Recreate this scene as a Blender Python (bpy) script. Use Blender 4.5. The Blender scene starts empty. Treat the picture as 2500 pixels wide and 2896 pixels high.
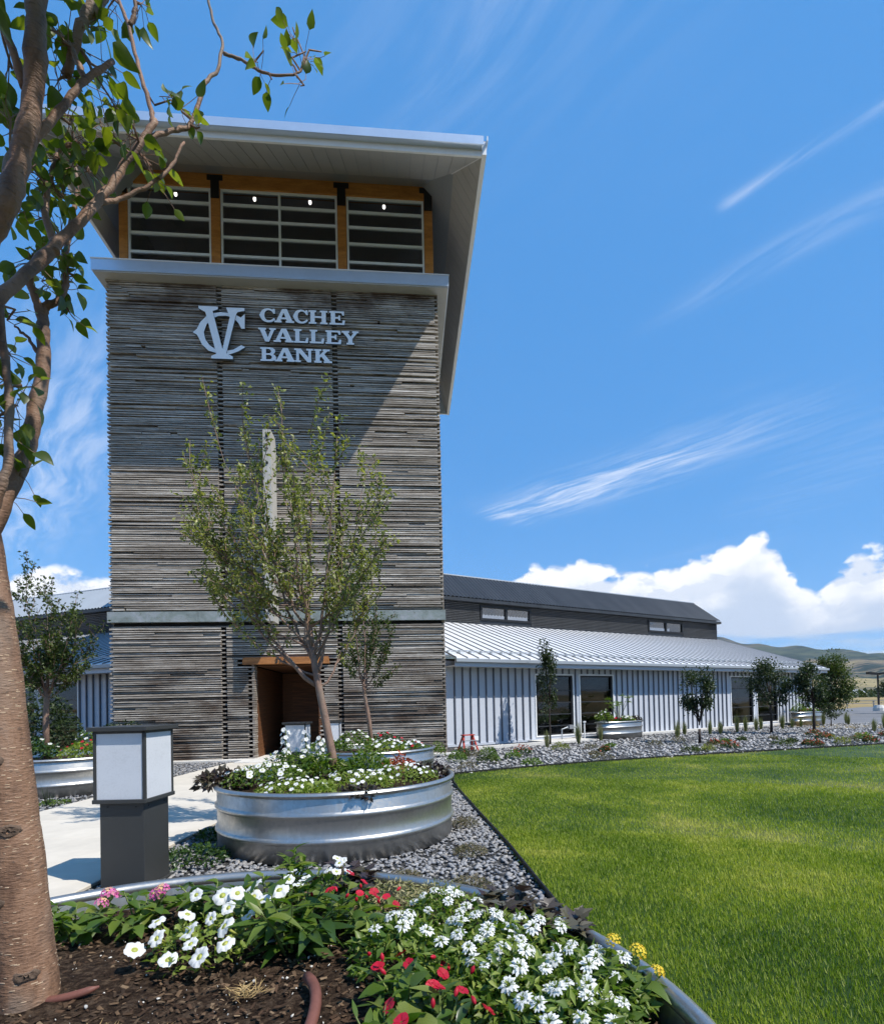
import bpy, bmesh, math, random
import numpy as np
from mathutils import Matrix, Vector, Quaternion

random.seed(11)
RNG = np.random.default_rng(11)
scene = bpy.context.scene
COL = scene.collection
R = math.radians

# ------------------------------------------------------------------ camera
cam_data = bpy.data.cameras.new('camera')
cam_data.sensor_fit = 'HORIZONTAL'
cam_data.sensor_width = 36.0
cam_data.lens = 22.32
cam_data.shift_x = -0.0177
cam_data.shift_y = 0.2058
cam_data.clip_start = 0.05
cam_data.clip_end = 60000
camera = bpy.data.objects.new('camera', cam_data)
COL.objects.link(camera)
PITCH, ROLL = 0.0181, 0.0225
_f = Vector((0, math.cos(PITCH), math.sin(PITCH)))
_d = Vector((0, math.sin(PITCH), -math.cos(PITCH)))
_r = Vector((1, 0, 0))
_right = _r * math.cos(ROLL) + _d * math.sin(ROLL)
_down = -_r * math.sin(ROLL) + _d * math.cos(ROLL)
_m = Matrix((_right, -_down, -_f)).transposed().to_4x4()
_m.translation = Vector((0, 0, 1.4))
camera.matrix_world = _m
scene.camera = camera

# ------------------------------------------------------------------ sun, sky
TOWER_YAW = 0.0914
SUN_EL = 54.8
SUN_PHI = math.degrees(TOWER_YAW) + 54.5            # from -Y towards +X
_a = R(SUN_PHI)
SUN_DIR = Vector((math.sin(_a) * math.cos(R(SUN_EL)), -math.cos(_a) * math.cos(R(SUN_EL)), math.sin(R(SUN_EL))))
sun_data = bpy.data.lights.new('sun', 'SUN')
sun_data.energy = 5.0
sun_data.angle = R(0.53)
sun_data.color = (1.0, 0.955, 0.88)
sun = bpy.data.objects.new('sun', sun_data)
COL.objects.link(sun)
sun.rotation_euler = SUN_DIR.to_track_quat('Z', 'Y').to_euler()

world = bpy.data.worlds.new('World')
scene.world = world
world.use_nodes = True


class NT:
    """small helper to write node trees as expressions"""
    def __init__(self, tree):
        self.t = tree
        tree.nodes.clear()

    def n(self, kind, ins=None, **attrs):
        nd = self.t.nodes.new(kind)
        for k, v in attrs.items():
            setattr(nd, k, v)
        if ins:
            for k, v in ins.items():
                self.set(nd.inputs[k], v)
        return nd

    def set(self, sock, v):
        if isinstance(v, bpy.types.NodeSocket):
            self.t.links.new(v, sock)
        elif isinstance(v, bpy.types.Node):
            self.t.links.new(v.outputs[0], sock)
        else:
            if isinstance(v, (tuple, list)) and len(v) == 3 and sock.type == 'RGBA':
                v = (*v, 1.0)
            sock.default_value = v

    def m(self, op, a, b=0.0, c=0.0, clamp=False):
        nd = self.t.nodes.new('ShaderNodeMath')
        nd.operation = op
        nd.use_clamp = clamp
        self.set(nd.inputs[0], a)
        self.set(nd.inputs[1], b)
        self.set(nd.inputs[2], c)
        return nd.outputs[0]

    def mix(self, fac, a, b, blend='MIX'):
        nd = self.t.nodes.new('ShaderNodeMix')
        nd.data_type = 'RGBA'
        nd.blend_type = blend
        nd.clamp_factor = True
        self.set(nd.inputs[0], fac)
        self.set(nd.inputs[6], a)
        self.set(nd.inputs[7], b)
        return nd.outputs[2]

    def noise(self, vec, scale=5.0, detail=4.0, rough=0.55, dist=0.0, out='Fac', dims='3D'):
        nd = self.n('ShaderNodeTexNoise', noise_dimensions=dims)
        for q, val in (('Scale', scale), ('Detail', detail), ('Roughness', rough), ('Distortion', dist)):
            self.set(nd.inputs[q], val)
        if vec is not None:
            self.set(nd.inputs['Vector'], vec)
        return nd.outputs[out]

    def ramp(self, fac, stops, interp='LINEAR'):
        nd = self.t.nodes.new('ShaderNodeValToRGB')
        cr = nd.color_ramp
        cr.interpolation = interp
        while len(cr.elements) < len(stops):
            cr.elements.new(0.5)
        for e, (p, c) in zip(cr.elements, stops):
            e.position = p
            if not isinstance(c, (tuple, list)):
                c = (c, c, c)
            e.color = (*c, 1.0)
        self.set(nd.inputs[0], fac)
        return nd.outputs[0]

    def sstep(self, x, lo, hi):
        nd = self.n('ShaderNodeMapRange', {'Value': x, 'From Min': lo, 'From Max': hi}, interpolation_type='SMOOTHSTEP')
        return nd.outputs[0]

    def gauss(self, x, c, s):
        d = self.m('DIVIDE', self.m('SUBTRACT', x, c), s)
        return self.m('POWER', 2.71828, self.m('MULTIPLY', self.m('MULTIPLY', d, d), -1.0))

    def comb(self, x, y, z=0.0):
        return self.n('ShaderNodeCombineXYZ', {0: x, 1: y, 2: z}).outputs[0]


def build_world():
    k = NT(world.node_tree)
    tc = k.n('ShaderNodeTexCoord')
    sep = k.n('ShaderNodeSeparateXYZ', {0: tc.outputs['Generated']})
    X, Y, Z = sep.outputs
    sky = k.n('ShaderNodeTexSky', sky_type='NISHITA', sun_disc=False)
    sky.sun_elevation = R(SUN_EL)
    sky.sun_rotation = math.atan2(SUN_DIR.x, SUN_DIR.y)
    sky.altitude = 1400
    sky.air_density = 1.0
    sky.dust_density = 0.25
    sky.ozone_density = 2.2
    az = k.m('MULTIPLY', k.m('ARCTAN2', X, Y), 57.29578)       # degrees, 0 ahead, + right
    el = k.m('MULTIPLY', k.m('ARCSINE', Z), 57.29578)
    # ---- cumulus bank near the horizon: a lumpy top line over azimuth, eroded by noise
    curve = k.n('ShaderNodeFloatCurve')
    pts = [(-180, 8.5), (-160, 10.5), (-140, 7), (-120, 11), (-100, 9), (-80, 11.5), (-62, 8), (-48, 10.5), (-39, 11.2), (-36.5, 12.0),
           (-34, 11.0), (-30, 11.5), (-24, 9.5), (-15, 11.5), (-6, 9.8), (2, 11.3), (5, 12.2), (8, 13.4), (12, 13.7), (15, 12.9), (19, 12.7),
           (23, 12.6), (25.5, 13.0), (27.6, 14.2), (29.4, 14.0), (31, 12.4), (32.3, 9.6), (33.6, 8.8), (35, 10.2), (38, 11), (44, 9), (52, 12), (64, 8),
           (78, 11), (95, 8.5), (112, 11.5), (130, 8), (150, 10.5), (165, 8), (180, 8.5)]
    cv = curve.mapping.curves[0]
    while len(cv.points) < len(pts):
        cv.points.new(0.5, 0.5)
    for p, (a, h) in zip(cv.points, pts):
        p.location = ((a + 180) / 360, h / 20)
    curve.mapping.update()
    k.set(curve.inputs['Value'], k.m('DIVIDE', k.m('ADD', az, 180.0), 360.0))
    top = k.m('MULTIPLY', curve.outputs[0], 20.0)
    pv = k.comb(k.m('MULTIPLY', az, 0.1), k.m('MULTIPLY', el, 0.14))
    n1 = k.noise(pv, 2.6, 6.0, 0.56, 0.0, dims='2D')
    vor = k.n('ShaderNodeTexVoronoi', {'Vector': k.comb(k.m('ADD', k.m('MULTIPLY', az, 0.55), k.m('MULTIPLY', n1, 2.0)), k.m('ADD', k.m('MULTIPLY', el, 0.7), k.m('MULTIPLY', n1, 2.0))), 'Scale': 1.0, 'Randomness': 1.0}, voronoi_dimensions='2D')
    puff = k.m('SUBTRACT', 0.62, vor.outputs['Distance'])
    # scalloped top edge
    d = k.m('ADD', k.m('SUBTRACT', top, el), k.m('ADD', k.m('MULTIPLY', k.m('SUBTRACT', n1, 0.5), 4.6), k.m('MULTIPLY', puff, 1.1)))
    body = k.sstep(d, -0.22, 0.75)
    base_n = k.noise(k.comb(k.m('MULTIPLY', az, 0.05), k.m('MULTIPLY', el, 0.32), 7.0), 1.5, 4.0, 0.55, 0.0, dims='2D')
    low = k.sstep(k.m('ADD', el, k.m('MULTIPLY', k.m('SUBTRACT', base_n, 0.5), 7.0)), 3.6, 5.6)
    bands = k.m('MULTIPLY', k.sstep(base_n, 0.50, 0.64), k.m('MULTIPLY', k.sstep(el, 1.0, 3.0), 0.75))
    cum = k.m('MULTIPLY', body, k.m('MAXIMUM', low, bands))
    cum = k.m('MULTIPLY', cum, 0.97)
    # shade: bright crowns, blue-grey flat undersides
    n2 = k.noise(k.comb(k.m('MULTIPLY', az, 0.1), k.m('ADD', k.m('MULTIPLY', el, 0.15), 0.13)), 2.6, 5.0, 0.55, 0.0, dims='2D')
    under = k.m('ADD', k.m('SUBTRACT', k.m('MULTIPLY', top, 0.74), el), k.m('MULTIPLY', k.m('SUBTRACT', n2, 0.5), 7.0))
    shade = k.m('MULTIPLY', k.sstep(under, -2.6, 2.2), 0.9)
    relief = k.m('MULTIPLY', k.sstep(k.m('SUBTRACT', n2, n1), -0.02, 0.12), 0.55)
    shade = k.m('MAXIMUM', shade, relief)
    cloud_col = k.mix(shade, (0.98, 0.985, 1.0), (0.50, 0.60, 0.76))
    # ---- cirrus: a plane of fibres drawn out along one wind direction
    zz = k.m('MAXIMUM', Z, 0.06)
    px = k.m('DIVIDE', X, zz)
    py = k.m('DIVIDE', Y, zz)
    a_ = k.m('SUBTRACT', k.m('MULTIPLY', px, 0.695), k.m('MULTIPLY', py, 0.719))
    b_ = k.m('ADD', k.m('MULTIPLY', px, 0.719), k.m('MULTIPLY', py, 0.695))
    warp = k.noise(k.comb(k.m('MULTIPLY', a_, 1.1), k.m('MULTIPLY', b_, 1.6)), 1.3, 2.0, 0.5, dims='2D')
    bw = k.m('ADD', b_, k.m('MULTIPLY', k.m('SUBTRACT', warp, 0.5), 0.16))
    fib = k.noise(k.comb(k.m('MULTIPLY', a_, 1.25), k.m('MULTIPLY', bw, 10.0)), 1.5, 5.0, 0.62, 0.0, dims='2D')
    fib2 = k.noise(k.comb(k.m('MULTIPLY', a_, 4.0), k.m('MULTIPLY', bw, 22.0), 3.0), 1.2, 4.0, 0.6, 0.0, dims='2D')
    fibre = k.sstep(k.m('ADD', k.m('MULTIPLY', fib, 0.7), k.m('MULTIPLY', fib2, 0.3)), 0.36, 0.70)
    wA = k.m('MULTIPLY', k.gauss(b_, 2.24, 0.17), k.m('MULTIPLY', k.sstep(a_, -2.05, -1.85), k.m('SUBTRACT', 1.0, k.sstep(a_, -1.5, -0.2))))
    wB = k.m('MULTIPLY', k.m('MULTIPLY', k.gauss(b_, 1.38, 0.045), k.sstep(a_, -0.80, -0.35)), 0.22)
    wC = k.m('MULTIPLY', k.m('MULTIPLY', k.gauss(b_, 1.166, 0.016), k.sstep(a_, -0.42, -0.38)), 0.38)
    wD = k.m('MULTIPLY', k.m('MULTIPLY', k.gauss(b_, 0.60, 0.05), k.sstep(a_, -0.95, -0.6)), 0.11)
    wE = k.m('MULTIPLY', k.m('MULTIPLY', k.gauss(b_, 0.36, 0.22), k.m('SUBTRACT', 1.0, k.sstep(a_, -2.1, -1.2))), 0.5)
    wF = k.m('MULTIPLY', k.sstep(k.noise(k.comb(k.m('MULTIPLY', a_, 0.5), k.m('MULTIPLY', b_, 0.9), 5.0), 1.0, 1.0, dims='2D'), 0.56, 0.75), 0.10)
    win = k.m('ADD', k.m('ADD', wA, wB), k.m('ADD', k.m('ADD', wC, wD), k.m('ADD', wE, wF)))
    cir = k.m('MULTIPLY', k.m('MULTIPLY', win, k.m('ADD', k.m('MULTIPLY', fibre, 0.95), 0.05)), k.sstep(el, 10.0, 16.0), clamp=True)
    cir = k.m('MULTIPLY', cir, 0.8)
    hs = k.n('ShaderNodeHueSaturation', {'Hue': 0.488, 'Saturation': 1.2, 'Value': 1.0, 'Color': sky.outputs[0]})
    # clear-air radiance evened out towards what the photograph's sky shows
    sk = k.mix(0.55, hs.outputs[0], (0.78, 3.25, 8.0))
    sky_c = k.mix(1.0, sk, (0.116, 0.116, 0.116), 'MULTIPLY')
    c1 = k.mix(cir, sky_c, (0.80, 0.86, 0.98))
    c2 = k.mix(cum, c1, cloud_col)
    bg = k.n('ShaderNodeBackground', {'Color': c2, 'Strength': 1.0})
    out = k.n('ShaderNodeOutputWorld')
    k.t.links.new(bg.outputs[0], out.inputs[0])


build_world()
scene.render.engine = 'CYCLES'
scene.view_settings.view_transform = 'Standard'
scene.view_settings.look = 'None'
scene.view_settings.exposure = 0.25
scene.view_settings.gamma = 1.0
scene.cycles.use_denoising = True
scene.cycles.adaptive_threshold = 0.02
scene.cycles.max_bounces = 5
scene.cycles.diffuse_bounces = 3
scene.cycles.glossy_bounces = 3
world.cycles.sampling_method = 'MANUAL'
world.cycles.sample_map_resolution = 512
scene.cycles.transparent_max_bounces = 12
scene.cycles.caustics_reflective = False
scene.cycles.caustics_refractive = False

# ------------------------------------------------------------------ materials
MATS = {}


def new_mat(name):
    m = bpy.data.materials.new(name)
    m.use_nodes = True
    MATS[name] = m
    return m, NT(m.node_tree)


def finish(k, shader):
    out = k.n('ShaderNodeOutputMaterial')
    k.t.links.new(shader, out.inputs['Surface'])


def bump(k, h, strength=0.3, dist=0.01):
    return k.n('ShaderNodeBump', {'Height': h, 'Strength': strength, 'Distance': dist}).outputs[0]


def simple(name, col, rough=0.6, metal=0.0, var=0.15, scale=8.0, bstr=0.0, spec=0.4, col2=None, stretch=None):
    """painted / plain surface with broad wear and fine grain"""
    m, k = new_mat(name)
    tc = k.n('ShaderNodeTexCoord')
    v = tc.outputs['Object']
    if stretch:
        v = k.n('ShaderNodeMapping', {'Vector': v, 'Scale': stretch}).outputs[0]
    n1 = k.noise(v, scale, 6.0, 0.6)
    n2 = k.noise(v, scale * 7, 3.0, 0.5)
    f = k.m('ADD', k.m('MULTIPLY', n1, 0.7), k.m('MULTIPLY', n2, 0.3))
    dark = tuple(c * (1 - var) for c in col) if col2 is None else col2
    lite = tuple(min(1, c * (1 + var * 0.6)) for c in col)
    c = k.ramp(f, [(0.33, dark), (0.66, lite)])
    p = k.n('ShaderNodeBsdfPrincipled', {'Base Color': c, 'Roughness': k.m('ADD', rough - 0.06, k.m('MULTIPLY', f, 0.12)), 'Metallic': metal, 'Specular IOR Level': spec})
    if bstr:
        k.set(p.inputs['Normal'], bump(k, f, bstr, 0.01))
    finish(k, p.outputs[0])
    return m


def island_mat(name, cols, rough=0.6, spec=0.3, transl=0.0, tcol=None, fine=30.0, bstr=0.0, use_obj=True):
    """colour varied from piece to piece (loose island / object), used for stones, leaves, blades, petals"""
    m, k = new_mat(name)
    geo = k.n('ShaderNodeNewGeometry')
    oi = k.n('ShaderNodeObjectInfo')
    r = geo.outputs['Random Per Island']
    if use_obj:
        r = k.m('FRACT', k.m('ADD', r, oi.outputs['Random']))
    stops = [(i / max(1, len(cols) - 1), c) for i, c in enumerate(cols)]
    c = k.ramp(r, stops)
    tc = k.n('ShaderNodeTexCoord')
    n = k.noise(tc.outputs['Object'], fine, 4.0, 0.6)
    c = k.mix(k.m('MULTIPLY', k.sstep(n, 0.4, 0.8), 0.45), c, tuple(0.6 * x for x in cols[0]))
    p = k.n('ShaderNodeBsdfPrincipled', {'Base Color': c, 'Roughness': rough, 'Specular IOR Level': spec})
    if bstr:
        k.set(p.inputs['Normal'], bump(k, n, bstr, 0.01))
    sh = p.outputs[0]
    if transl:
        tcl = k.mix(1.0, c, tcol or (1.6, 1.9, 0.7), 'MULTIPLY')
        tr = k.n('ShaderNodeBsdfTranslucent', {'Color': tcl})
        mx = k.n('ShaderNodeMixShader', {0: transl, 1: sh, 2: tr.outputs[0]})
        sh = mx.outputs[0]
    finish(k, sh)
    return m


def make_materials():
    # weathered lath siding: grain runs along the tower face, tone changes from lath to lath
    m, k = new_mat('weathered_wood')
    geo = k.n('ShaderNodeNewGeometry')
    pos = geo.outputs['Position']
    row = k.noise(k.n('ShaderNodeMapping', {'Vector': pos, 'Scale': (0.35, 0.35, 27.0)}).outputs[0], 1.0, 3.0, 0.75)
    grain = k.noise(k.n('ShaderNodeMapping', {'Vector': pos, 'Scale': (3.0, 3.0, 60.0)}).outputs[0], 1.6, 5.0, 0.65)
    blot = k.noise(k.n('ShaderNodeMapping', {'Vector': pos, 'Scale': (0.55, 0.55, 1.1)}).outputs[0], 1.3, 5.0, 0.6)
    c = k.ramp(row, [(0.30, (0.12, 0.098, 0.078)), (0.42, (0.24, 0.212, 0.18)), (0.52, (0.45, 0.405, 0.35)), (0.65, (0.82, 0.775, 0.71))])
    c = k.mix(k.sstep(grain, 0.42, 0.7), c, k.mix(1.0, c, (0.5, 0.46, 0.42), 'MULTIPLY'))
    # brown blotches on the laths low on the wall and close under the cornice
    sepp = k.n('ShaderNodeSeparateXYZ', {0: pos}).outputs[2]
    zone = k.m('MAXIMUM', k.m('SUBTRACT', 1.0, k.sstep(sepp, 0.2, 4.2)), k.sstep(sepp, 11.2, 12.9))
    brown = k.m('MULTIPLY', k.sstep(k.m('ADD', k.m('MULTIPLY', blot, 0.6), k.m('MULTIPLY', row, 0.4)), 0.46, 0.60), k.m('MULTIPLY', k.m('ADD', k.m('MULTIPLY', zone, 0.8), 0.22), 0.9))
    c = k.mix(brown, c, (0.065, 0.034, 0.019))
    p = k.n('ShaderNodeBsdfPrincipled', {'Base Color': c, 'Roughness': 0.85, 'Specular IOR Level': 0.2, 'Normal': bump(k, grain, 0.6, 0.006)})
    finish(k, p.outputs[0])

    simple('wall_core', (0.016, 0.013, 0.011), 0.9)
    simple('side_timber', (0.40, 0.17, 0.055), 0.6, var=0.35, scale=4.0, bstr=0.2, stretch=(0.6, 3, 3), col2=(0.23, 0.085, 0.022))
    simple('amber_timber', (0.50, 0.23, 0.055), 0.55, var=0.3, scale=3.0, bstr=0.15, stretch=(0.6, 3, 3), col2=(0.33, 0.13, 0.03))
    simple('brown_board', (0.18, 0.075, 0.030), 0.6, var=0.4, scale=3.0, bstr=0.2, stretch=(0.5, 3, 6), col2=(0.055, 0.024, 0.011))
    simple('white_trim', (0.80, 0.81, 0.82), 0.35, var=0.05, scale=2.0, spec=0.5)
    simple('fascia_metal', (0.60, 0.68, 0.78), 0.32, metal=0.55, var=0.05, scale=1.5, spec=0.5)
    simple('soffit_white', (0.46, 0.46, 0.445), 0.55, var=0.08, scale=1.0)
    simple('window_white', (0.80, 0.88, 0.90), 0.4, var=0.05, scale=3.0)
    simple('black_steel', (0.012, 0.012, 0.013), 0.45, var=0.2)
    simple('black_metal', (0.045, 0.049, 0.055), 0.40, metal=0.3, var=0.25, scale=1.3, stretch=(1.0, 0.15, 0.15))
    simple('bollard_paint', (0.040, 0.041, 0.040), 0.5, var=0.12, scale=3.0, bstr=0.03)
    simple('barn_white', (0.52, 0.55, 0.61), 0.45, var=0.05, scale=0.8)
    simple('batten_shaded', (0.115, 0.125, 0.15), 0.45, var=0.06, scale=2.0)  # dark tone of the battens' shadowed sides put into their colour
    simple('roof_white', (0.74, 0.75, 0.77), 0.38, metal=0.15, var=0.04, scale=0.7, spec=0.5)
    simple('seam_grey', (0.21, 0.22, 0.24), 0.45, var=0.06)  # on the roof seams: shade of their sides put into the colour
    simple('gutter_grey', (0.34, 0.37, 0.40), 0.4, metal=0.2, var=0.06, scale=1.0)
    simple('room_dark', (0.09, 0.095, 0.10), 0.8, var=0.3, scale=1.0)
    simple('room_warm', (0.15, 0.13, 0.12), 0.8, var=0.3, scale=1.0)
    simple('concrete', (0.57, 0.52, 0.44), 0.85, var=0.12, scale=1.4, bstr=0.08)
    simple('curb_concrete', (0.60, 0.58, 0.54), 0.85, var=0.14, scale=2.0, bstr=0.1)
    simple('asphalt', (0.16, 0.16, 0.165), 0.85, var=0.2, scale=0.4)
    simple('edging_black', (0.010, 0.010, 0.010), 0.6)
    simple('sign_white', (0.93, 0.96, 1.0), 0.35, var=0.03, scale=2.0)
    simple('sign_return', (0.10, 0.105, 0.11), 0.5)
    simple('ladder_red', (0.42, 0.04, 0.022), 0.4, var=0.12)
    simple('ladder_metal', (0.5, 0.5, 0.5), 0.4, metal=0.6)
    simple('hose_brown', (0.16, 0.062, 0.045), 0.6, var=0.2, scale=20.0)
    simple('fence_grey', (0.30, 0.28, 0.26), 0.7)
    simple('number_iron', (0.055, 0.045, 0.04), 0.5)
    simple('pole_brown', (0.05, 0.035, 0.03), 0.6)
    simple('white_flaky', (0.46, 0.45, 0.42), 0.7, var=0.12, scale=5.0, bstr=0.2, col2=(0.36, 0.33, 0.29), stretch=(3, 3, 0.7))

    # concrete-like galvanised channel with green-grey patina
    m, k = new_mat('patina_band')
    tc = k.n('ShaderNodeTexCoord')
    n = k.noise(tc.outputs['Object'], 1.6, 8.0, 0.68, 0.6)
    n2 = k.noise(tc.outputs['Object'], 12.0, 5.0, 0.6, 0.4)
    c = k.ramp(n, [(0.3, (0.15, 0.165, 0.155)), (0.48, (0.25, 0.285, 0.265)), (0.6, (0.33, 0.35, 0.36)), (0.75, (0.45, 0.46, 0.47))])
    c = k.mix(k.sstep(n2, 0.55, 0.75), c, (0.17, 0.18, 0.16))
    p = k.n('ShaderNodeBsdfPrincipled', {'Base Color': c, 'Roughness': 0.55, 'Metallic': 0.15, 'Normal': bump(k, n2, 0.35, 0.01)})
    finish(k, p.outputs[0])

    # galvanised sheet: spangle + streaks
    m, k = new_mat('galvanised')
    tc = k.n('ShaderNodeTexCoord')
    v = k.n('ShaderNodeTexVoronoi', {'Vector': tc.outputs['Object'], 'Scale': 32.0})
    n = k.noise(k.n('ShaderNodeMapping', {'Vector': tc.outputs['Object'], 'Scale': (3, 3, 0.8)}).outputs[0], 2.0, 6.0, 0.6)
    sp = k.n('ShaderNodeSeparateColor', {0: v.outputs['Color']}).outputs[0]
    c = k.mix(k.m('MULTIPLY', sp, 0.5), (0.48, 0.475, 0.455), (0.34, 0.34, 0.33))
    c = k.mix(k.m('MULTIPLY', k.sstep(n, 0.5, 0.75), 0.45), c, (0.40, 0.42, 0.43))
    oz = k.n('ShaderNodeSeparateXYZ', {0: tc.outputs['Object']}).outputs[2]
    splash = k.m('MULTIPLY', k.m('SUBTRACT', 1.0, k.sstep(k.m('ADD', oz, k.m('MULTIPLY', k.noise(tc.outputs['Object'], 9.0, 5.0, 0.65), 0.22)), 0.07, 0.24)), 0.55)
    streak = k.noise(k.n('ShaderNodeMapping', {'Vector': tc.outputs['Object'], 'Scale': (9, 9, 0.6)}).outputs[0], 2.0, 4.0, 0.6)
    c = k.mix(k.m('MULTIPLY', k.sstep(streak, 0.58, 0.72), 0.35), c, (0.62, 0.62, 0.60))
    c = k.mix(splash, c, (0.26, 0.24, 0.21))
    rgh = k.m('ADD', 0.25, k.m('ADD', k.m('MULTIPLY', sp, 0.10), k.m('MULTIPLY', n, 0.14)))
    wob = k.noise(k.n('ShaderNodeMapping', {'Vector': tc.outputs['Object'], 'Scale': (2.0, 2.0, 1.0)}).outputs[0], 1.5, 2.0, 0.5)
    p = k.n('ShaderNodeBsdfPrincipled', {'Base Color': c, 'Roughness': rgh, 'Metallic': 0.88, 'Normal': bump(k, wob, 0.15, 0.05)})
    finish(k, p.outputs[0])

    # glass: dark clear pane with real fresnel reflection
    for nm, tint in (('glass', (0.45, 0.47, 0.48)), ('glass_sky', (0.35, 0.37, 0.40)), ('glass_high', (0.5, 0.5, 0.52))):
        m, k = new_mat(nm)
        tc = k.n('ShaderNodeTexCoord')
        nz = bump(k, k.noise(tc.outputs['Object'], 1.2, 2.0, 0.5), 0.04, 0.05)
        fr = k.n('ShaderNodeFresnel', {'IOR': {'glass': 1.55, 'glass_sky': 2.4, 'glass_high': 1.95}[nm], 'Normal': nz})
        gl = k.n('ShaderNodeBsdfGlossy', {'Color': (0.95, 0.97, 1.0), 'Roughness': 0.03, 'Normal': nz})
        tr = k.n('ShaderNodeBsdfTransparent', {'Color': tint})
        mx = k.n('ShaderNodeMixShader', {0: fr.outputs[0], 1: tr.outputs[0], 2: gl.outputs[0]})
        finish(k, mx.outputs[0])

    # frosted lamp panel
    m, k = new_mat('lamp_panel')
    tc = k.n('ShaderNodeTexCoord')
    n = k.m('ADD', k.m('MULTIPLY', k.noise(tc.outputs['Object'], 60.0, 3.0, 0.6), 0.4), k.m('MULTIPLY', k.noise(tc.outputs['Object'], 4.0, 5.0, 0.65), 0.6))
    p = k.n('ShaderNodeBsdfPrincipled', {'Base Color': k.ramp(n, [(0.34, (0.66, 0.67, 0.69)), (0.5, (0.77, 0.79, 0.82)), (0.7, (0.82, 0.84, 0.87))]), 'Roughness': 0.45})
    tr = k.n('ShaderNodeBsdfTranslucent', {'Color': (0.8, 0.82, 0.85)})
    mx = k.n('ShaderNodeMixShader', {0: 0.25, 1: p.outputs[0], 2: tr.outputs[0]})
    finish(k, mx.outputs[0])

    m, k = new_mat('lit_bulb')
    e = k.n('ShaderNodeEmission', {'Color': (1.0, 0.94, 0.85), 'Strength': 6.0})
    finish(k, e.outputs[0])

    # soil / bark mulch
    m, k = new_mat('soil')
    tc = k.n('ShaderNodeTexCoord')
    n = k.noise(tc.outputs['Object'], 34.0, 9.0, 0.75, 0.3)
    c = k.ramp(n, [(0.38, (0.012, 0.007, 0.005)), (0.5, (0.045, 0.028, 0.018)), (0.62, (0.11, 0.075, 0.050))])
    p = k.n('ShaderNodeBsdfPrincipled', {'Base Color': c, 'Roughness': 0.95, 'Specular IOR Level': 0.1, 'Normal': bump(k, n, 0.9, 0.03)})
    finish(k, p.outputs[0])
    island_mat('mulch_chip', [(0.035, 0.020, 0.012), (0.085, 0.05, 0.03), (0.05, 0.03, 0.018), (0.15, 0.095, 0.055), (0.03, 0.02, 0.014), (0.22, 0.15, 0.09)], 0.9, 0.15, bstr=0.4)
    island_mat('perlite', [(0.62, 0.58, 0.50), (0.45, 0.43, 0.40), (0.72, 0.68, 0.6), (0.32, 0.31, 0.30)], 0.9, 0.2)
    island_mat('straw', [(0.42, 0.28, 0.11), (0.55, 0.39, 0.18), (0.33, 0.2, 0.08)], 0.8, 0.2)
    island_mat('gravel_stone', [(0.16, 0.162, 0.17), (0.25, 0.25, 0.26), (0.32, 0.315, 0.31), (0.21, 0.215, 0.23), (0.40, 0.375, 0.345), (0.28, 0.262, 0.245), (0.18, 0.185, 0.20), (0.33, 0.33, 0.34)], 0.8, 0.3, fine=22.0, bstr=0.3)
    island_mat('bed_stone', [(0.34, 0.34, 0.34), (0.46, 0.45, 0.43), (0.28, 0.28, 0.29), (0.52, 0.50, 0.48), (0.39, 0.36, 0.33), (0.24, 0.24, 0.25)], 0.85, 0.25, fine=15.0, bstr=0.3)

    # gravel ground between the stones
    m, k = new_mat('gravel_ground')
    tc = k.n('ShaderNodeTexCoord')
    v = k.n('ShaderNodeTexVoronoi', {'Vector': tc.outputs['Object'], 'Scale': 17.0, 'Detail': 1.0})
    s = k.n('ShaderNodeSeparateColor', {0: v.outputs['Color']}).outputs[0]
    c = k.ramp(s, [(0.0, (0.08, 0.08, 0.085)), (0.4, (0.20, 0.20, 0.205)), (0.75, (0.30, 0.29, 0.28)), (1.0, (0.45, 0.43, 0.41))])
    c = k.mix(k.sstep(v.outputs['Distance'], 0.35, 0.75), c, (0.03, 0.03, 0.03))
    p = k.n('ShaderNodeBsdfPrincipled', {'Base Color': c, 'Roughness': 0.9, 'Normal': bump(k, k.m('SUBTRACT', 1.0, v.outputs['Distance']), 0.9, 0.05)})
    finish(k, p.outputs[0])

    # open ground round about: dry grass and stubble
    m, k = new_mat('dry_ground')
    geo = k.n('ShaderNodeNewGeometry')
    n = k.noise(geo.outputs['Position'], 0.012, 6.0, 0.6)
    n2 = k.noise(geo.outputs['Position'], 0.35, 6.0, 0.65)
    c = k.ramp(n, [(0.35, (0.20, 0.17, 0.075)), (0.5, (0.34, 0.25, 0.12)), (0.65, (0.42, 0.33, 0.18))])
    c = k.mix(k.m('MULTIPLY', n2, 0.5), c, (0.16, 0.13, 0.06))
    p = k.n('ShaderNodeBsdfPrincipled', {'Base Color': c, 'Roughness': 0.95, 'Specular IOR Level': 0.1})
    finish(k, p.outputs[0])

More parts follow.
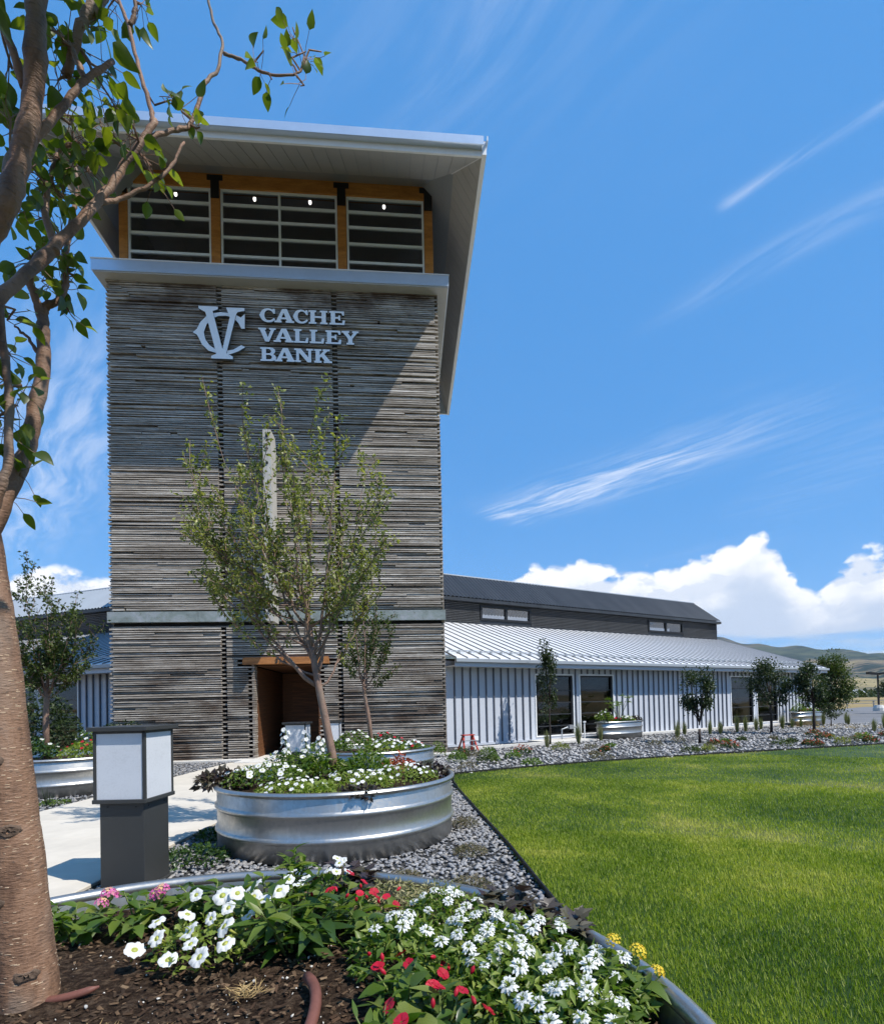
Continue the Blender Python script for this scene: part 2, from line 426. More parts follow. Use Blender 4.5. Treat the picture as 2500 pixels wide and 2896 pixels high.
    # turf soil under the blades and the blades: mown bands and a few tired patches
    for nm in ('turf', 'grass_blade'):
        m, k = new_mat(nm)
        geo = k.n('ShaderNodeNewGeometry')
        pos = geo.outputs['Position']
        n = k.noise(pos, 0.55, 4.0, 0.55, 0.4)
        n3 = k.noise(pos, 3.2, 4.0, 0.6)
        if nm == 'turf':
            c = k.ramp(n, [(0.35, (0.018, 0.040, 0.003)), (0.55, (0.045, 0.075, 0.008)), (0.68, (0.12, 0.125, 0.03))])
        else:
            c = k.ramp(k.m('ADD', k.m('MULTIPLY', n, 0.75), k.m('MULTIPLY', n3, 0.25)), [(0.36, (0.105, 0.175, 0.009)), (0.47, (0.205, 0.275, 0.018)), (0.56, (0.34, 0.375, 0.040)), (0.65, (0.54, 0.50, 0.12))])
            r = geo.outputs['Random Per Island']
            c = k.mix(k.m('MULTIPLY', k.sstep(r, 0.55, 1.0), 0.55), c, (0.46, 0.48, 0.15))
            c = k.mix(k.m('MULTIPLY', k.m('SUBTRACT', 1.0, k.sstep(r, 0.0, 0.3)), 0.5), c, (0.035, 0.075, 0.010))
        p = k.n('ShaderNodeBsdfPrincipled', {'Base Color': c, 'Roughness': 0.55, 'Specular IOR Level': 0.18})
        sh = p.outputs[0]
        if nm == 'grass_blade':
            tr = k.n('ShaderNodeBsdfTranslucent', {'Color': k.mix(1.0, c, (1.5, 1.7, 0.8), 'MULTIPLY')})
            sh = k.n('ShaderNodeMixShader', {0: 0.3, 1: sh, 2: tr.outputs[0]}).outputs[0]
        finish(k, sh)

    # hills: sage green, blue wooded folds, tan grass
    m, k = new_mat('hill')
    geo = k.n('ShaderNodeNewGeometry')
    pos = geo.outputs['Position']
    n = k.noise(pos, 0.0016, 7.0, 0.62, 0.5)
    n2 = k.noise(pos, 0.008, 6.0, 0.6, 0.2)
    zz = k.n('ShaderNodeSeparateXYZ', {0: pos}).outputs[2]
    hgt = k.m('ADD', k.m('MULTIPLY', zz, 0.0013), k.m('MULTIPLY', k.m('SUBTRACT', n, 0.5), 1.3))
    c = k.ramp(hgt, [(0.02, (0.30, 0.24, 0.12)), (0.16, (0.19, 0.155, 0.09)), (0.28, (0.15, 0.115, 0.085)), (0.42, (0.070, 0.085, 0.055)), (0.6, (0.045, 0.070, 0.045)), (0.8, (0.11, 0.095, 0.068))])
    c = k.mix(k.sstep(k.m('ADD', k.m('MULTIPLY', n, 0.5), k.m('MULTIPLY', n2, 0.5)), 0.47, 0.55), c, (0.022, 0.040, 0.034))
    p = k.n('ShaderNodeBsdfPrincipled', {'Base Color': c, 'Roughness': 0.95, 'Specular IOR Level': 0.05})
    finish(k, p.outputs[0])

    # young fruit-tree bark: smooth red-grey skin, pale lenticels
    for nm, base, mid, rough in (('bark_near', (0.095, 0.050, 0.030), (0.235, 0.132, 0.078), 0.6), ('bark_small', (0.12, 0.075, 0.055), (0.24, 0.15, 0.11), 0.6)):
        m, k = new_mat(nm)
        tc = k.n('ShaderNodeTexCoord')
        o = tc.outputs['Object']
        n = k.noise(k.n('ShaderNodeMapping', {'Vector': o, 'Scale': (1, 1, 0.45)}).outputs[0], 13.0, 7.0, 0.68, 0.4)
        n2 = k.noise(k.n('ShaderNodeMapping', {'Vector': o, 'Scale': (0.8, 0.8, 2.6)}).outputs[0], 60.0, 4.0, 0.6)
        grey = k.noise(k.n('ShaderNodeMapping', {'Vector': o, 'Scale': (1, 1, 0.5)}).outputs[0], 4.0, 4.0, 0.5)
        c = k.ramp(n, [(0.32, base), (0.52, mid), (0.7, (0.27, 0.175, 0.12))])
        c = k.mix(k.m('MULTIPLY', k.sstep(grey, 0.50, 0.64), 0.6), c, (0.20, 0.165, 0.13))
        c = k.mix(k.m('MULTIPLY', k.sstep(n2, 0.58, 0.68), 0.55), c, (0.06, 0.045, 0.035))
        p = k.n('ShaderNodeBsdfPrincipled', {'Base Color': c, 'Roughness': rough, 'Specular IOR Level': 0.35, 'Normal': bump(k, k.m('ADD', k.m('MULTIPLY', n, 0.5), k.m('MULTIPLY', n2, 0.5)), 0.85, 0.010)})
        finish(k, p.outputs[0])
    simple('lenticel', (0.50, 0.36, 0.24), 0.7)
    simple('bark_knot', (0.12, 0.08, 0.055), 0.85, bstr=0.6, scale=25.0, var=0.5)
    simple('bark_dark', (0.045, 0.032, 0.026), 0.75, var=0.3, bstr=0.3, scale=14.0)

    # foliage
    island_mat('leaf_apple', [(0.042, 0.070, 0.012), (0.072, 0.108, 0.018), (0.11, 0.14, 0.022), (0.052, 0.085, 0.020)], 0.38, 0.45, 0.42, (2.7, 2.6, 0.5))
    island_mat('leaf_mid', [(0.10, 0.125, 0.040), (0.17, 0.195, 0.060), (0.27, 0.28, 0.085), (0.15, 0.17, 0.06), (0.38, 0.37, 0.14)], 0.42, 0.4, 0.36, (1.7, 1.8, 0.6))
    island_mat('leaf_dark', [(0.022, 0.036, 0.016), (0.036, 0.058, 0.022), (0.055, 0.075, 0.026), (0.028, 0.045, 0.02)], 0.45, 0.35, 0.22)
    island_mat('leaf_olive', [(0.030, 0.050, 0.012), (0.058, 0.082, 0.018), (0.085, 0.11, 0.026)], 0.5, 0.3, 0.25)
    island_mat('leaf_green', [(0.060, 0.115, 0.014), (0.095, 0.16, 0.022), (0.145, 0.205, 0.032), (0.072, 0.13, 0.022), (0.20, 0.235, 0.05)], 0.42, 0.4, 0.35)
    island_mat('leaf_deep', [(0.022, 0.052, 0.012), (0.040, 0.082, 0.018), (0.060, 0.105, 0.020)], 0.35, 0.45, 0.28)
    island_mat('leaf_lime', [(0.13, 0.19, 0.03), (0.20, 0.26, 0.045), (0.27, 0.31, 0.07)], 0.45, 0.35, 0.3)
    island_mat('leaf_purple', [(0.030, 0.018, 0.020), (0.055, 0.040, 0.035), (0.085, 0.078, 0.045), (0.036, 0.024, 0.026), (0.14, 0.13, 0.075)], 0.38, 0.45, 0.15, (1.6, 1.2, 1.0))
    island_mat('sedum_tip', [(0.22, 0.22, 0.085), (0.33, 0.30, 0.15), (0.40, 0.34, 0.19), (0.16, 0.19, 0.06)], 0.5, 0.3, 0.2)
    island_mat('thyme', [(0.10, 0.085, 0.045), (0.15, 0.14, 0.07), (0.19, 0.14, 0.10), (0.09, 0.10, 0.04)], 0.6, 0.2, 0.15)
    island_mat('tall_grass', [(0.10, 0.135, 0.045), (0.17, 0.19, 0.07), (0.30, 0.27, 0.14), (0.12, 0.15, 0.06)], 0.55, 0.25, 0.25)
    island_mat('petal_white', [(0.80, 0.80, 0.78), (0.86, 0.86, 0.84), (0.76, 0.77, 0.76)], 0.5, 0.25, 0.3, (1.0, 1.0, 0.96), fine=8.0)
    island_mat('petal_throat', [(0.55, 0.55, 0.14), (0.45, 0.50, 0.12)], 0.55, 0.2, 0.2, (1.1, 1.1, 0.6))
    island_mat('petal_red', [(0.50, 0.012, 0.035), (0.62, 0.022, 0.055), (0.40, 0.010, 0.03), (0.55, 0.03, 0.05)], 0.45, 0.3, 0.3, (1.5, 0.9, 1.0))
    island_mat('petal_pink', [(0.62, 0.10, 0.32), (0.70, 0.17, 0.42), (0.55, 0.07, 0.28), (0.75, 0.35, 0.38)], 0.5, 0.25, 0.25, (1.2, 1.0, 1.0))
    island_mat('petal_peach', [(0.78, 0.42, 0.22), (0.80, 0.55, 0.30), (0.76, 0.33, 0.28)], 0.5, 0.25, 0.25, (1.2, 1.0, 0.9))
    island_mat('petal_yellow', [(0.78, 0.55, 0.04), (0.80, 0.62, 0.06), (0.72, 0.42, 0.03)], 0.5, 0.25, 0.25, (1.2, 1.1, 0.7))
    island_mat('flower_rust', [(0.32, 0.06, 0.03), (0.42, 0.10, 0.05), (0.25, 0.045, 0.03), (0.5, 0.18, 0.10)], 0.55, 0.2, 0.2)
    island_mat('stem_green', [(0.12, 0.16, 0.04), (0.17, 0.21, 0.06)], 0.5, 0.3)


make_materials()

# ------------------------------------------------------------------ mesh helpers
class MB:
    def __init__(self):
        self.v = []
        self.f = []
        self.mi = []

    def add(self, verts, faces, mi=0):
        o = len(self.v)
        self.v.extend([tuple(p) for p in verts])
        self.f.extend([tuple(i + o for i in f) for f in faces])
        self.mi.extend([mi] * len(faces))

    def box(self, x0, x1, y0, y1, z0, z1, mi=0):
        self.add([(x0, y0, z0), (x1, y0, z0), (x1, y1, z0), (x0, y1, z0), (x0, y0, z1), (x1, y0, z1), (x1, y1, z1), (x0, y1, z1)],
                 [(0, 3, 2, 1), (4, 5, 6, 7), (0, 1, 5, 4), (1, 2, 6, 5), (2, 3, 7, 6), (3, 0, 4, 7)], mi)

    def quad(self, a, b, c, d, mi=0):
        self.add([a, b, c, d], [(0, 1, 2, 3)], mi)

    def prism(self, poly, z0, z1, mi=0):
        n = len(poly)
        self.add([(x, y, z0) for x, y in poly] + [(x, y, z1) for x, y in poly],
                 [tuple(range(n - 1, -1, -1)), tuple(range(n, 2 * n))] + [(i, (i + 1) % n, n + (i + 1) % n, n + i) for i in range(n)], mi)

    def tube(self, pts, rad, n=8, mi=0, cap=True):
        pts = [Vector(p) for p in pts]
        if not isinstance(rad, (list, tuple)):
            rad = [rad] * len(pts)
        o = len(self.v)
        ref = Vector((0.3, 0.9, 0.2)).normalized()
        prev = None
        for i, p in enumerate(pts):
            t = (pts[min(i + 1, len(pts) - 1)] - pts[max(i - 1, 0)])
            t = t.normalized() if t.length > 1e-9 else Vector((0, 0, 1))
            u = prev if prev is not None else (ref if abs(ref.dot(t)) < 0.9 else Vector((1, 0, 0)))
            u = (u - t * u.dot(t)).normalized()
            prev = u
            w = t.cross(u)
            for j in range(n):
                a = 2 * math.pi * j / n
                self.v.append(tuple(p + (u * math.cos(a) + w * math.sin(a)) * rad[i]))
        for i in range(len(pts) - 1):
            for j in range(n):
                self.f.append((o + i * n + j, o + i * n + (j + 1) % n, o + (i + 1) * n + (j + 1) % n, o + (i + 1) * n + j))
                self.mi.append(mi)
        if cap:
            e = o + (len(pts) - 1) * n
            self.f.append(tuple(range(o + n - 1, o - 1, -1)))
            self.f.append(tuple(range(e, e + n)))
            self.mi += [mi, mi]

    def lathe(self, prof, n=48, c=(0, 0), mi=0):
        o = len(self.v)
        for r, z in prof:
            for j in range(n):
                a = 2 * math.pi * j / n
                self.v.append((c[0] + r * math.cos(a), c[1] + r * math.sin(a), z))
        for i in range(len(prof) - 1):
            for j in range(n):
                self.f.append((o + i * n + j, o + i * n + (j + 1) % n, o + (i + 1) * n + (j + 1) % n, o + (i + 1) * n + j))
                self.mi.append(mi)

    def mesh(self, name, mats, smooth=False):
        me = bpy.data.meshes.new(name)
        me.from_pydata(self.v, [], self.f)
        if isinstance(mats, str):
            mats = [mats]
        for mt in mats:
            me.materials.append(MATS[mt])
        if len(mats) > 1:
            me.polygons.foreach_set('material_index', self.mi)
        if smooth:
            me.polygons.foreach_set('use_smooth', [True] * len(me.polygons))
        me.update()
        return me

    def build(self, name, mats, parent=None, smooth=False, loc=None):
        return ob(name, self.mesh(name, mats, smooth), parent, loc)


def ob(name, me, parent=None, loc=None, rot=None, scale=None):
    o = bpy.data.objects.new(name, me)
    COL.objects.link(o)
    if parent is not None:
        o.parent = parent
    if loc is not None:
        o.location = loc
    if rot is not None:
        if isinstance(rot, Quaternion):
            o.rotation_mode = 'QUATERNION'
            o.rotation_quaternion = rot
        else:
            o.rotation_euler = rot
    if scale is not None:
        o.scale = (scale,) * 3 if not isinstance(scale, (tuple, list)) else scale
    return o


def tag(o, label=None, cat=None, group=None, kind=None):
    if label:
        o['label'] = label
    if cat:
        o['category'] = cat
    if group:
        o['group'] = group
    if kind:
        o['kind'] = kind
    return o


def thing(name, label, cat, loc=(0, 0, 0), rotz=0.0, group=None):
    o = ob(name, None, None, loc, (0, 0, rotz))
    o.empty_display_size = 0.2
    return tag(o, label, cat, group)


def np_mesh(name, verts, faces, mats, mat_idx=None, smooth=False):
    """verts (N,3), faces (M,k) arrays of equal polygon size"""
    me = bpy.data.meshes.new(name)
    nf, kk = faces.shape
    me.vertices.add(len(verts))
    me.vertices.foreach_set('co', np.ascontiguousarray(verts, dtype=np.float32).ravel())
    me.loops.add(nf * kk)
    me.loops.foreach_set('vertex_index', np.ascontiguousarray(faces, dtype=np.int32).ravel())
    me.polygons.add(nf)
    me.polygons.foreach_set('loop_start', np.arange(0, nf * kk, kk, dtype=np.int32))
    me.polygons.foreach_set('loop_total', np.full(nf, kk, dtype=np.int32))
    if isinstance(mats, str):
        mats = [mats]
    for mt in mats:
        me.materials.append(MATS[mt])
    if mat_idx is not None:
        me.polygons.foreach_set('material_index', np.ascontiguousarray(mat_idx, dtype=np.int32))
    if smooth:
        me.polygons.foreach_set('use_smooth', np.ones(nf, dtype=bool))
    me.update(calc_edges=True)
    me.validate()
    return me


def rand_rot(n, up=0.0):
    """n rotation matrices with z axes biased up by 'up'"""
    z = RNG.normal(size=(n, 3))
    z /= np.linalg.norm(z, axis=1)[:, None]
    z[:, 2] = z[:, 2] + up
    z /= np.linalg.norm(z, axis=1)[:, None]
    x = RNG.normal(size=(n, 3))
    x -= (x * z).sum(1)[:, None] * z
    x /= np.linalg.norm(x, axis=1)[:, None]
    y = np.cross(z, x)
    return np.stack([x, y, z], axis=2)


def frame_rot(xdir, up=None):
    """rotation matrices whose x axis is xdir and z is close to up"""
    x = np.asarray(xdir, float)
    x = x / np.linalg.norm(x, axis=1)[:, None]
    u = np.tile(np.array([[0, 0, 1.0]]), (len(x), 1)) if up is None else np.asarray(up, float)
    u = u + RNG.normal(size=u.shape) * 0.02
    z = u - (u * x).sum(1)[:, None] * x
    z /= np.linalg.norm(z, axis=1)[:, None] + 1e-9
    y = np.cross(z, x)
    return np.stack([x, y, z], axis=2)


def scatter(name, proto_v, proto_f, pos, rot, scl, mats, parent=None, smooth=False, kind=None, mi=None):
    """join many copies of one small proto into one mesh"""
    pv = np.asarray(proto_v, float)
    pf = np.asarray(proto_f, int)
    n = len(pos)
    scl = np.asarray(scl, float)
    if scl.ndim == 1:
        scl = scl[:, None].repeat(3, 1)
    v = np.einsum('nij,nkj->nki', rot, pv[None] * scl[:, None, :]) + np.asarray(pos)[:, None, :]
    f = pf[None] + (np.arange(n) * len(pv))[:, None, None]
    me = np_mesh(name, v.reshape(-1, 3), f.reshape(-1, pf.shape[1]), mats, None if mi is None else np.tile(mi, n), smooth)
    o = ob(name, me, parent)
    if kind:
        o['kind'] = kind
    return o


def leaf_proto(width=0.5, fold=0.16, curl=0.18, rows=4, shape='ovate', petiole=0.0):
    """leaf along +x, length 1, folded along the midrib and curling down"""
    v, f = [], []
    for i in range(rows + 1):
        t = i / rows
        if shape == 'ovate':
            w = width * 0.5 * (math.sin(math.pi * min(1, t ** 0.72)) ** 0.85)
        elif shape == 'lance':
            w = width * 0.5 * math.sin(math.pi * t ** 0.85)
        else:
            w = width * 0.5 * (1 - t * 0.4)
        w = max(w, 0.012)
        zc = -curl * t * t
        v += [(petiole + t * (1 - petiole), -w, zc + fold * w * 2), (petiole + t * (1 - petiole), 0, zc), (petiole + t * (1 - petiole), w, zc + fold * w * 2)]
    for i in range(rows):
        a = i * 3
        f += [(a, a + 3, a + 4, a + 1), (a + 1, a + 4, a + 5, a + 2)]
    return v, f


OVATE = leaf_proto(0.62, 0.18, 0.2)
OVATE_S = leaf_proto(0.6, 0.2, 0.15, rows=2)
LANCE = leaf_proto(0.30, 0.2, 0.25, shape='lance')
LANCE_S = leaf_proto(0.3, 0.2, 0.2, rows=2, shape='lance')
BLADE = ([(0, -0.5, 0), (0, 0.5, 0), (0.6, 0.36, 0.0), (0.6, -0.36, 0.0), (1.0, 0.05, -0.06), (1.0, -0.05, -0.06)], [(0, 1, 2, 3), (3, 2, 4, 5)])


def mesh_from(name, proto, mat, smooth=True):
    mb = MB()
    mb.add(proto[0], proto[1])
    return mb.mesh(name, mat, smooth)


def wall_boxes(mb, x0, x1, z0, z1, y0, y1, openings):
    """wall slab with rectangular openings cut out (openings sorted by x, not overlapping)"""
    cur = x0
    for (a, b, c, d) in sorted(openings):
        if a > cur:
            mb.box(cur, a, y0, y1, z0, z1)
        if c > z0:
            mb.box(a, b, y0, y1, z0, c)
        if d < z1:
            mb.box(a, b, y0, y1, d, z1)
        cur = b
    if cur < x1:
        mb.box(cur, x1, y0, y1, z0, z1)

# ------------------------------------------------------------------ setting: ground, beds, lawn, path
TANKS = {'near': (-0.81, 1.19, 1.38), 'mid': (-1.33, 6.06, 1.24), 'back': (-1.58, 10.0, 1.12), 'left': (-7.2, 10.0, 1.24)}
LAWN = [(0.80, 2.2), (0.64, 3.70), (0.46, 5.29), (0.22, 7.0), (-0.02, 8.8), (-0.11, 9.7), (-0.095, 10.77), (1.5, 11.63), (3.21, 12.43), (7.09, 13.73), (11.74, 15.16),
        (17.5, 16.9), (26.0, 19.2), (26.0, -6.0), (1.6, -6.0)]
TR = Vector((-0.318, 15.24, 0.0))
T_AX = Vector((math.cos(TOWER_YAW), math.sin(TOWER_YAW), 0))
T_IN = Vector((-math.sin(TOWER_YAW), math.cos(TOWER_YAW), 0))
BR = Vector((-0.367, 17.439, 0.0))
BARN_YAW = 0.5377
B_AX = Vector((math.cos(BARN_YAW), math.sin(BARN_YAW), 0))
B_IN = Vector((-math.sin(BARN_YAW), math.cos(BARN_YAW), 0))


def inside(poly, x, y):
    c = np.zeros(len(x), bool)
    n = len(poly)
    for i in range(n):
        x0, y0 = poly[i]
        x1, y1 = poly[(i + 1) % n]
        if y0 == y1:
            continue
        hit = ((y0 > y) != (y1 > y)) & (x < (x1 - x0) * (y - y0) / (y1 - y0) + x0)
        c ^= hit
    return c


def sheet(name, poly, z, mat):
    mb = MB()
    mb.add([(x, y, z) for x, y in poly], [tuple(range(len(poly)))])
    o = mb.build(name, mat)
    tag(o, kind='structure')
    return o


def build_ground():
    mb = MB()
    mb.add([(-20000, -20000, -0.02), (20000, -20000, -0.02), (20000, 20000, -0.02), (-20000, 20000, -0.02)], [(0, 1, 2, 3)])
    tag(mb.build('ground', 'dry_ground'), kind='structure')
    bed = sheet('gravel_bed', [(-16, -4), (24, -4), (24, 21.5), (16.5, 22.8), (14.5, 27.5), (-9, 40), (-16, 40)], -0.008, 'gravel_ground')
    lawn = sheet('lawn', LAWN, 0.012, 'turf')
    # parking lot and drive behind the bed
    sheet('parking_lot', [(16.2, 27.2), (20.5, 24.6), (38, 26), (60, 40), (46, 62), (28, 46)], -0.004, 'asphalt')
    sheet('unseen_verge', [(-400, -500), (400, -500), (400, -60), (-400, -60)], -0.010, 'turf')  # unseen turf behind the viewer, added so the panes mirror green
    sheet('unseen_road', [(-120, -60), (120, -60), (120, -9), (-120, -9)], -0.012, 'asphalt')  # unseen asphalt behind the viewer, added to grey the window reflections
    # concrete walk: square slabs with open joints
    path = MB()
    path.add([(-5.86, 1.0, 0.002), (-2.94, 1.0, 0.002), (-2.94, 14.3, 0.002), (-5.86, 14.3, 0.002)], [(0, 1, 2, 3)])
    p = tag(path.build('path', 'wall_core'), kind='structure')
    sl = MB()
    w, l, h, b = 1.452, 0.992, 0.03, 0.006
    sl.add([(-w, -l / 2, -0.02), (w, -l / 2, -0.02), (w, l / 2, -0.02), (-w, l / 2, -0.02),
            (-w, -l / 2, h - b), (w, -l / 2, h - b), (w, l / 2, h - b), (-w, l / 2, h - b),
            (-w + b, -l / 2 + b, h), (w - b, -l / 2 + b, h), (w - b, l / 2 - b, h), (-w + b, l / 2 - b, h)],
           [(0, 1, 5, 4), (1, 2, 6, 5), (2, 3, 7, 6), (3, 0, 4, 7), (4, 5, 9, 8), (5, 6, 10, 9), (6, 7, 11, 10), (7, 4, 8, 11), (8, 9, 10, 11)])
    me = sl.mesh('slab', 'concrete')
    for i in range(13):
        ob('slab', me, p, (-4.40, 1.5 + i * 1.0, random.uniform(-0.003, 0.003)))
    # metal edging strip between gravel and lawn
    mb = MB()
    run = [Vector((x, y, 0)) for x, y in LAWN[:13]]
    for a, c in zip(run[:-1], run[1:]):
        t = (c - a).normalized()
        n = Vector((-t.y, t.x, 0)) * 0.006
        mb.add([a - n, c - n, c + n, a + n, (a - n) + Vector((0, 0, 0.055)), (c - n) + Vector((0, 0, 0.055)), (c + n) + Vector((0, 0, 0.055)), (a + n) + Vector((0, 0, 0.055))],
               [(0, 1, 5, 4), (2, 3, 7, 6), (4, 5, 6, 7)])
    tag(mb.build('lawn_edging', 'edging_black'), 'thin black metal strip bordering the lawn along the gravel', 'edging')
    # concrete strips: at the foot of the tower and of the right wing
    mb = MB()
    mb.box(-9.1, -5.45, -0.32, 0.02, 0.0, 0.05)
    mb.box(-5.45, -3.3, -1.0, 0.02, 0.0, 0.045)
    mb.box(-3.3, 0.35, -0.32, 0.02, 0.0, 0.05)
    k = mb.build('curb', 'curb_concrete')
    k.location, k.rotation_euler = TR, (0, 0, TOWER_YAW)
    tag(k, kind='structure')
    mb = MB()
    mb.box(0.2, 3.2, -1.3, -1.12, 0.0, 0.09)
    mb.box(3.2, 5.2, -1.3, -0.05, 0.0, 0.07)
    mb.box(5.2, 22.2, -0.35, -0.05, 0.0, 0.09)
    k = mb.build('curb', 'curb_concrete')
    k.location, k.rotation_euler = BR, (0, 0, BARN_YAW)
    tag(k, kind='structure')
    return bed, lawn


BED, LAWN_OB = build_ground()


def stone_protos():
    out = []
    for s in range(5):
        bm = bmesh.new()
        bmesh.ops.create_icosphere(bm, subdivisions=1, radius=0.5)
        rr = random.Random(40 + s)
        sx, sy, sz = rr.uniform(0.8, 1.15), rr.uniform(0.6, 0.9), rr.uniform(0.35, 0.55)
        for v in bm.verts:
            k = rr.uniform(0.72, 1.18)
            v.co = Vector((v.co.x * sx * k, v.co.y * sy * k, v.co.z * sz * k))
        bm.verts.ensure_lookup_table()
        vs = [tuple(v.co) for v in bm.verts]
        fs = [tuple(v.index for v in f.verts) for f in bm.faces]
        bm.free()
        out.append((vs, fs))
    return out


STONES = stone_protos()
TOWER_POLY = [tuple((TR + T_AX * a + T_IN * b).xy) for a, b in ((-9.0, -0.34), (0.3, -0.34), (0.3, 9), (-9.0, 9))]
BARN_POLY = [tuple((BR + B_AX * a + B_IN * b).xy) for a, b in ((-1, -0.35), (22.6, -0.35), (22.6, 9), (-1, 9))]
BXC = -8.88 - 0.152
LB_O = TR + T_AX * BXC + T_IN * 2.194
LB_YAW = TOWER_YAW - (BARN_YAW - TOWER_YAW)
LB_AX = Vector((math.cos(LB_YAW), math.sin(LB_YAW), 0))
LB_IN = Vector((-math.sin(LB_YAW), math.cos(LB_YAW), 0))
LBARN_POLY = [tuple((LB_O + LB_AX * a + LB_IN * b).xy) for a, b in ((1, -0.1), (1, 9), (-22, 9), (-22, -0.1))]


def gravel_points(n, x0, x1, y0, y1):
    x = RNG.uniform(x0, x1, n)
    y = RNG.uniform(y0, y1, n)
    bad = inside(LAWN, x, y) | inside(TOWER_POLY, x, y) | inside(BARN_POLY, x, y) | inside(LBARN_POLY, x, y)
    bad |= (x > -5.9) & (x < -2.91) & (y < 14.4)
    for cx, cy, r in TANKS.values():
        bad |= np.hypot(x - cx, y - cy) < r - 0.02
    # keep off the lawn edge by half a stone
    return x[~bad], y[~bad]


def build_gravel():
    protos = [mesh_from('stone', s, 'gravel_stone', False) for s in STONES]
    # nearest stones, one by one
    x, y = gravel_points(5200, -2.9, 0.9, 2.7, 5.4)
    order = np.argsort(np.hypot(x, y))
    near = order[:300]
    for i in near:
        s = random.uniform(0.032, 0.06)
        ob('stone', random.choice(protos), BED, (x[i], y[i], 0.008 + s * 0.16), (random.uniform(-0.5, 0.5), random.uniform(-0.5, 0.5), random.uniform(0, 6.28)), s)
    rest = order[300:]
    xs, ys = [x[rest]], [y[rest]]
    for n, a, b, c, d in ((9000, -2.9, 1.0, 5.4, 8.6), (5000, -2.9, 0.4, 8.6, 14.2), (7000, -9.5, -5.9, 5.0, 14.6)):
        gx, gy = gravel_points(n, a, b, c, d)
        xs.append(gx)
        ys.append(gy)
    x = np.concatenate(xs)
    y = np.concatenate(ys)
    rot = rand_rot(len(x), 2.2)
    g = RNG.uniform(0.03, 0.062, len(x)) * (1 + 0.02 * y)
    pick = RNG.integers(0, 3, len(x))
    vs, fs, off = [], [], 0
    for q in range(3):
        mk = pick == q
        pv, pf = np.array(STONES[q][0]), np.array(STONES[q][1])
        v = np.einsum('nij,nkj->nki', rot[mk], pv[None] * g[mk][:, None, None]) + np.stack([x[mk], y[mk], 0.004 + g[mk] * 0.15], 1)[:, None, :]
        f = pf[None] + (np.arange(mk.sum()) * len(pv))[:, None, None] + off
        off += mk.sum() * len(pv)
        vs.append(v.reshape(-1, 3))
        fs.append(f.reshape(-1, 3))
    o = ob('gravel', np_mesh('gravel', np.concatenate(vs), np.concatenate(fs), 'gravel_stone'))
    tag(o, 'grey crushed stone gravel around the planters', 'gravel', kind='stuff')
    # paler, larger rock in the bed along the right wing
    x, y = gravel_points(21000, -0.6, 23.5, 10.6, 27)
    keep = RNG.random(len(x)) < np.clip(1.3 - (y - 11) / 22, 0.35, 1)
    x, y = x[keep], y[keep]
    g = RNG.uniform(0.055, 0.13, len(x))
    o = scatter('river_rock', STONES[1][0], STONES[1][1], np.stack([x, y, g * 0.14], 1), rand_rot(len(x), 1.8), g, 'bed_stone')
    tag(o, 'pale broken rock mulch in the bed along the right wing', 'gravel', kind='stuff')


build_gravel()


def build_grass():
    # short mown blades, thinning with distance as they fall below a pixel
    xs, ys = [], []
    for n, r0, r1 in ((120000, 2.2, 6.0), (95000, 6.0, 10.0), (60000, 10.0, 15.0), (36000, 15.0, 26.0)):
        rad = np.sqrt(RNG.uniform(r0 * r0, r1 * r1, n))
        ang = RNG.uniform(R(-3), R(47), n)
        xs.append(rad * np.sin(ang))
        ys.append(rad * np.cos(ang))
    for n, r0, r1 in ((70000, 2.2, 7.0), (60000, 7.0, 14.0), (25000, 14.0, 26.0)):    # the lawn goes on to the right
        rad = np.sqrt(RNG.uniform(r0 * r0, r1 * r1, n))
        ang = RNG.uniform(R(47), R(105), n)
        xs.append(rad * np.sin(ang))
        ys.append(rad * np.cos(ang))
    x = np.concatenate(xs)
    y = np.concatenate(ys)
    ok = inside(LAWN, x + RNG.normal(size=len(x)) * 0.014, y + RNG.normal(size=len(x)) * 0.014)
    x, y = x[ok], y[ok]
    n = len(x)
    rad = np.hypot(x, y)
    L = RNG.uniform(0.016, 0.036, n)
    W = 0.0032 + 0.00055 * rad * RNG.uniform(0.7, 1.2, n)
    a = RNG.uniform(0, 2 * np.pi, n)
    lean = RNG.uniform(0.1, 0.75, n)
    d = np.stack([np.cos(a) * np.sin(lean), np.sin(a) * np.sin(lean), np.cos(lean)], 1)
    s = np.stack([-np.sin(a), np.cos(a), np.zeros(n)], 1)
    base = np.stack([x, y, np.full(n, 0.012)], 1)
    v = np.zeros((n, 4, 3))
    v[:, 0] = base - s * W[:, None] * 0.5
    v[:, 1] = base + s * W[:, None] * 0.5
    tip = base + d * L[:, None]
    v[:, 2] = tip + s * W[:, None] * 0.12
    v[:, 3] = tip - s * W[:, None] * 0.12
    f = np.arange(n * 4).reshape(n, 4)
    o = ob('grass', np_mesh('grass', v.reshape(-1, 3), f, 'grass_blade'))
    tag(o, 'short mown green grass of the lawn', 'grass', kind='stuff')


build_grass()


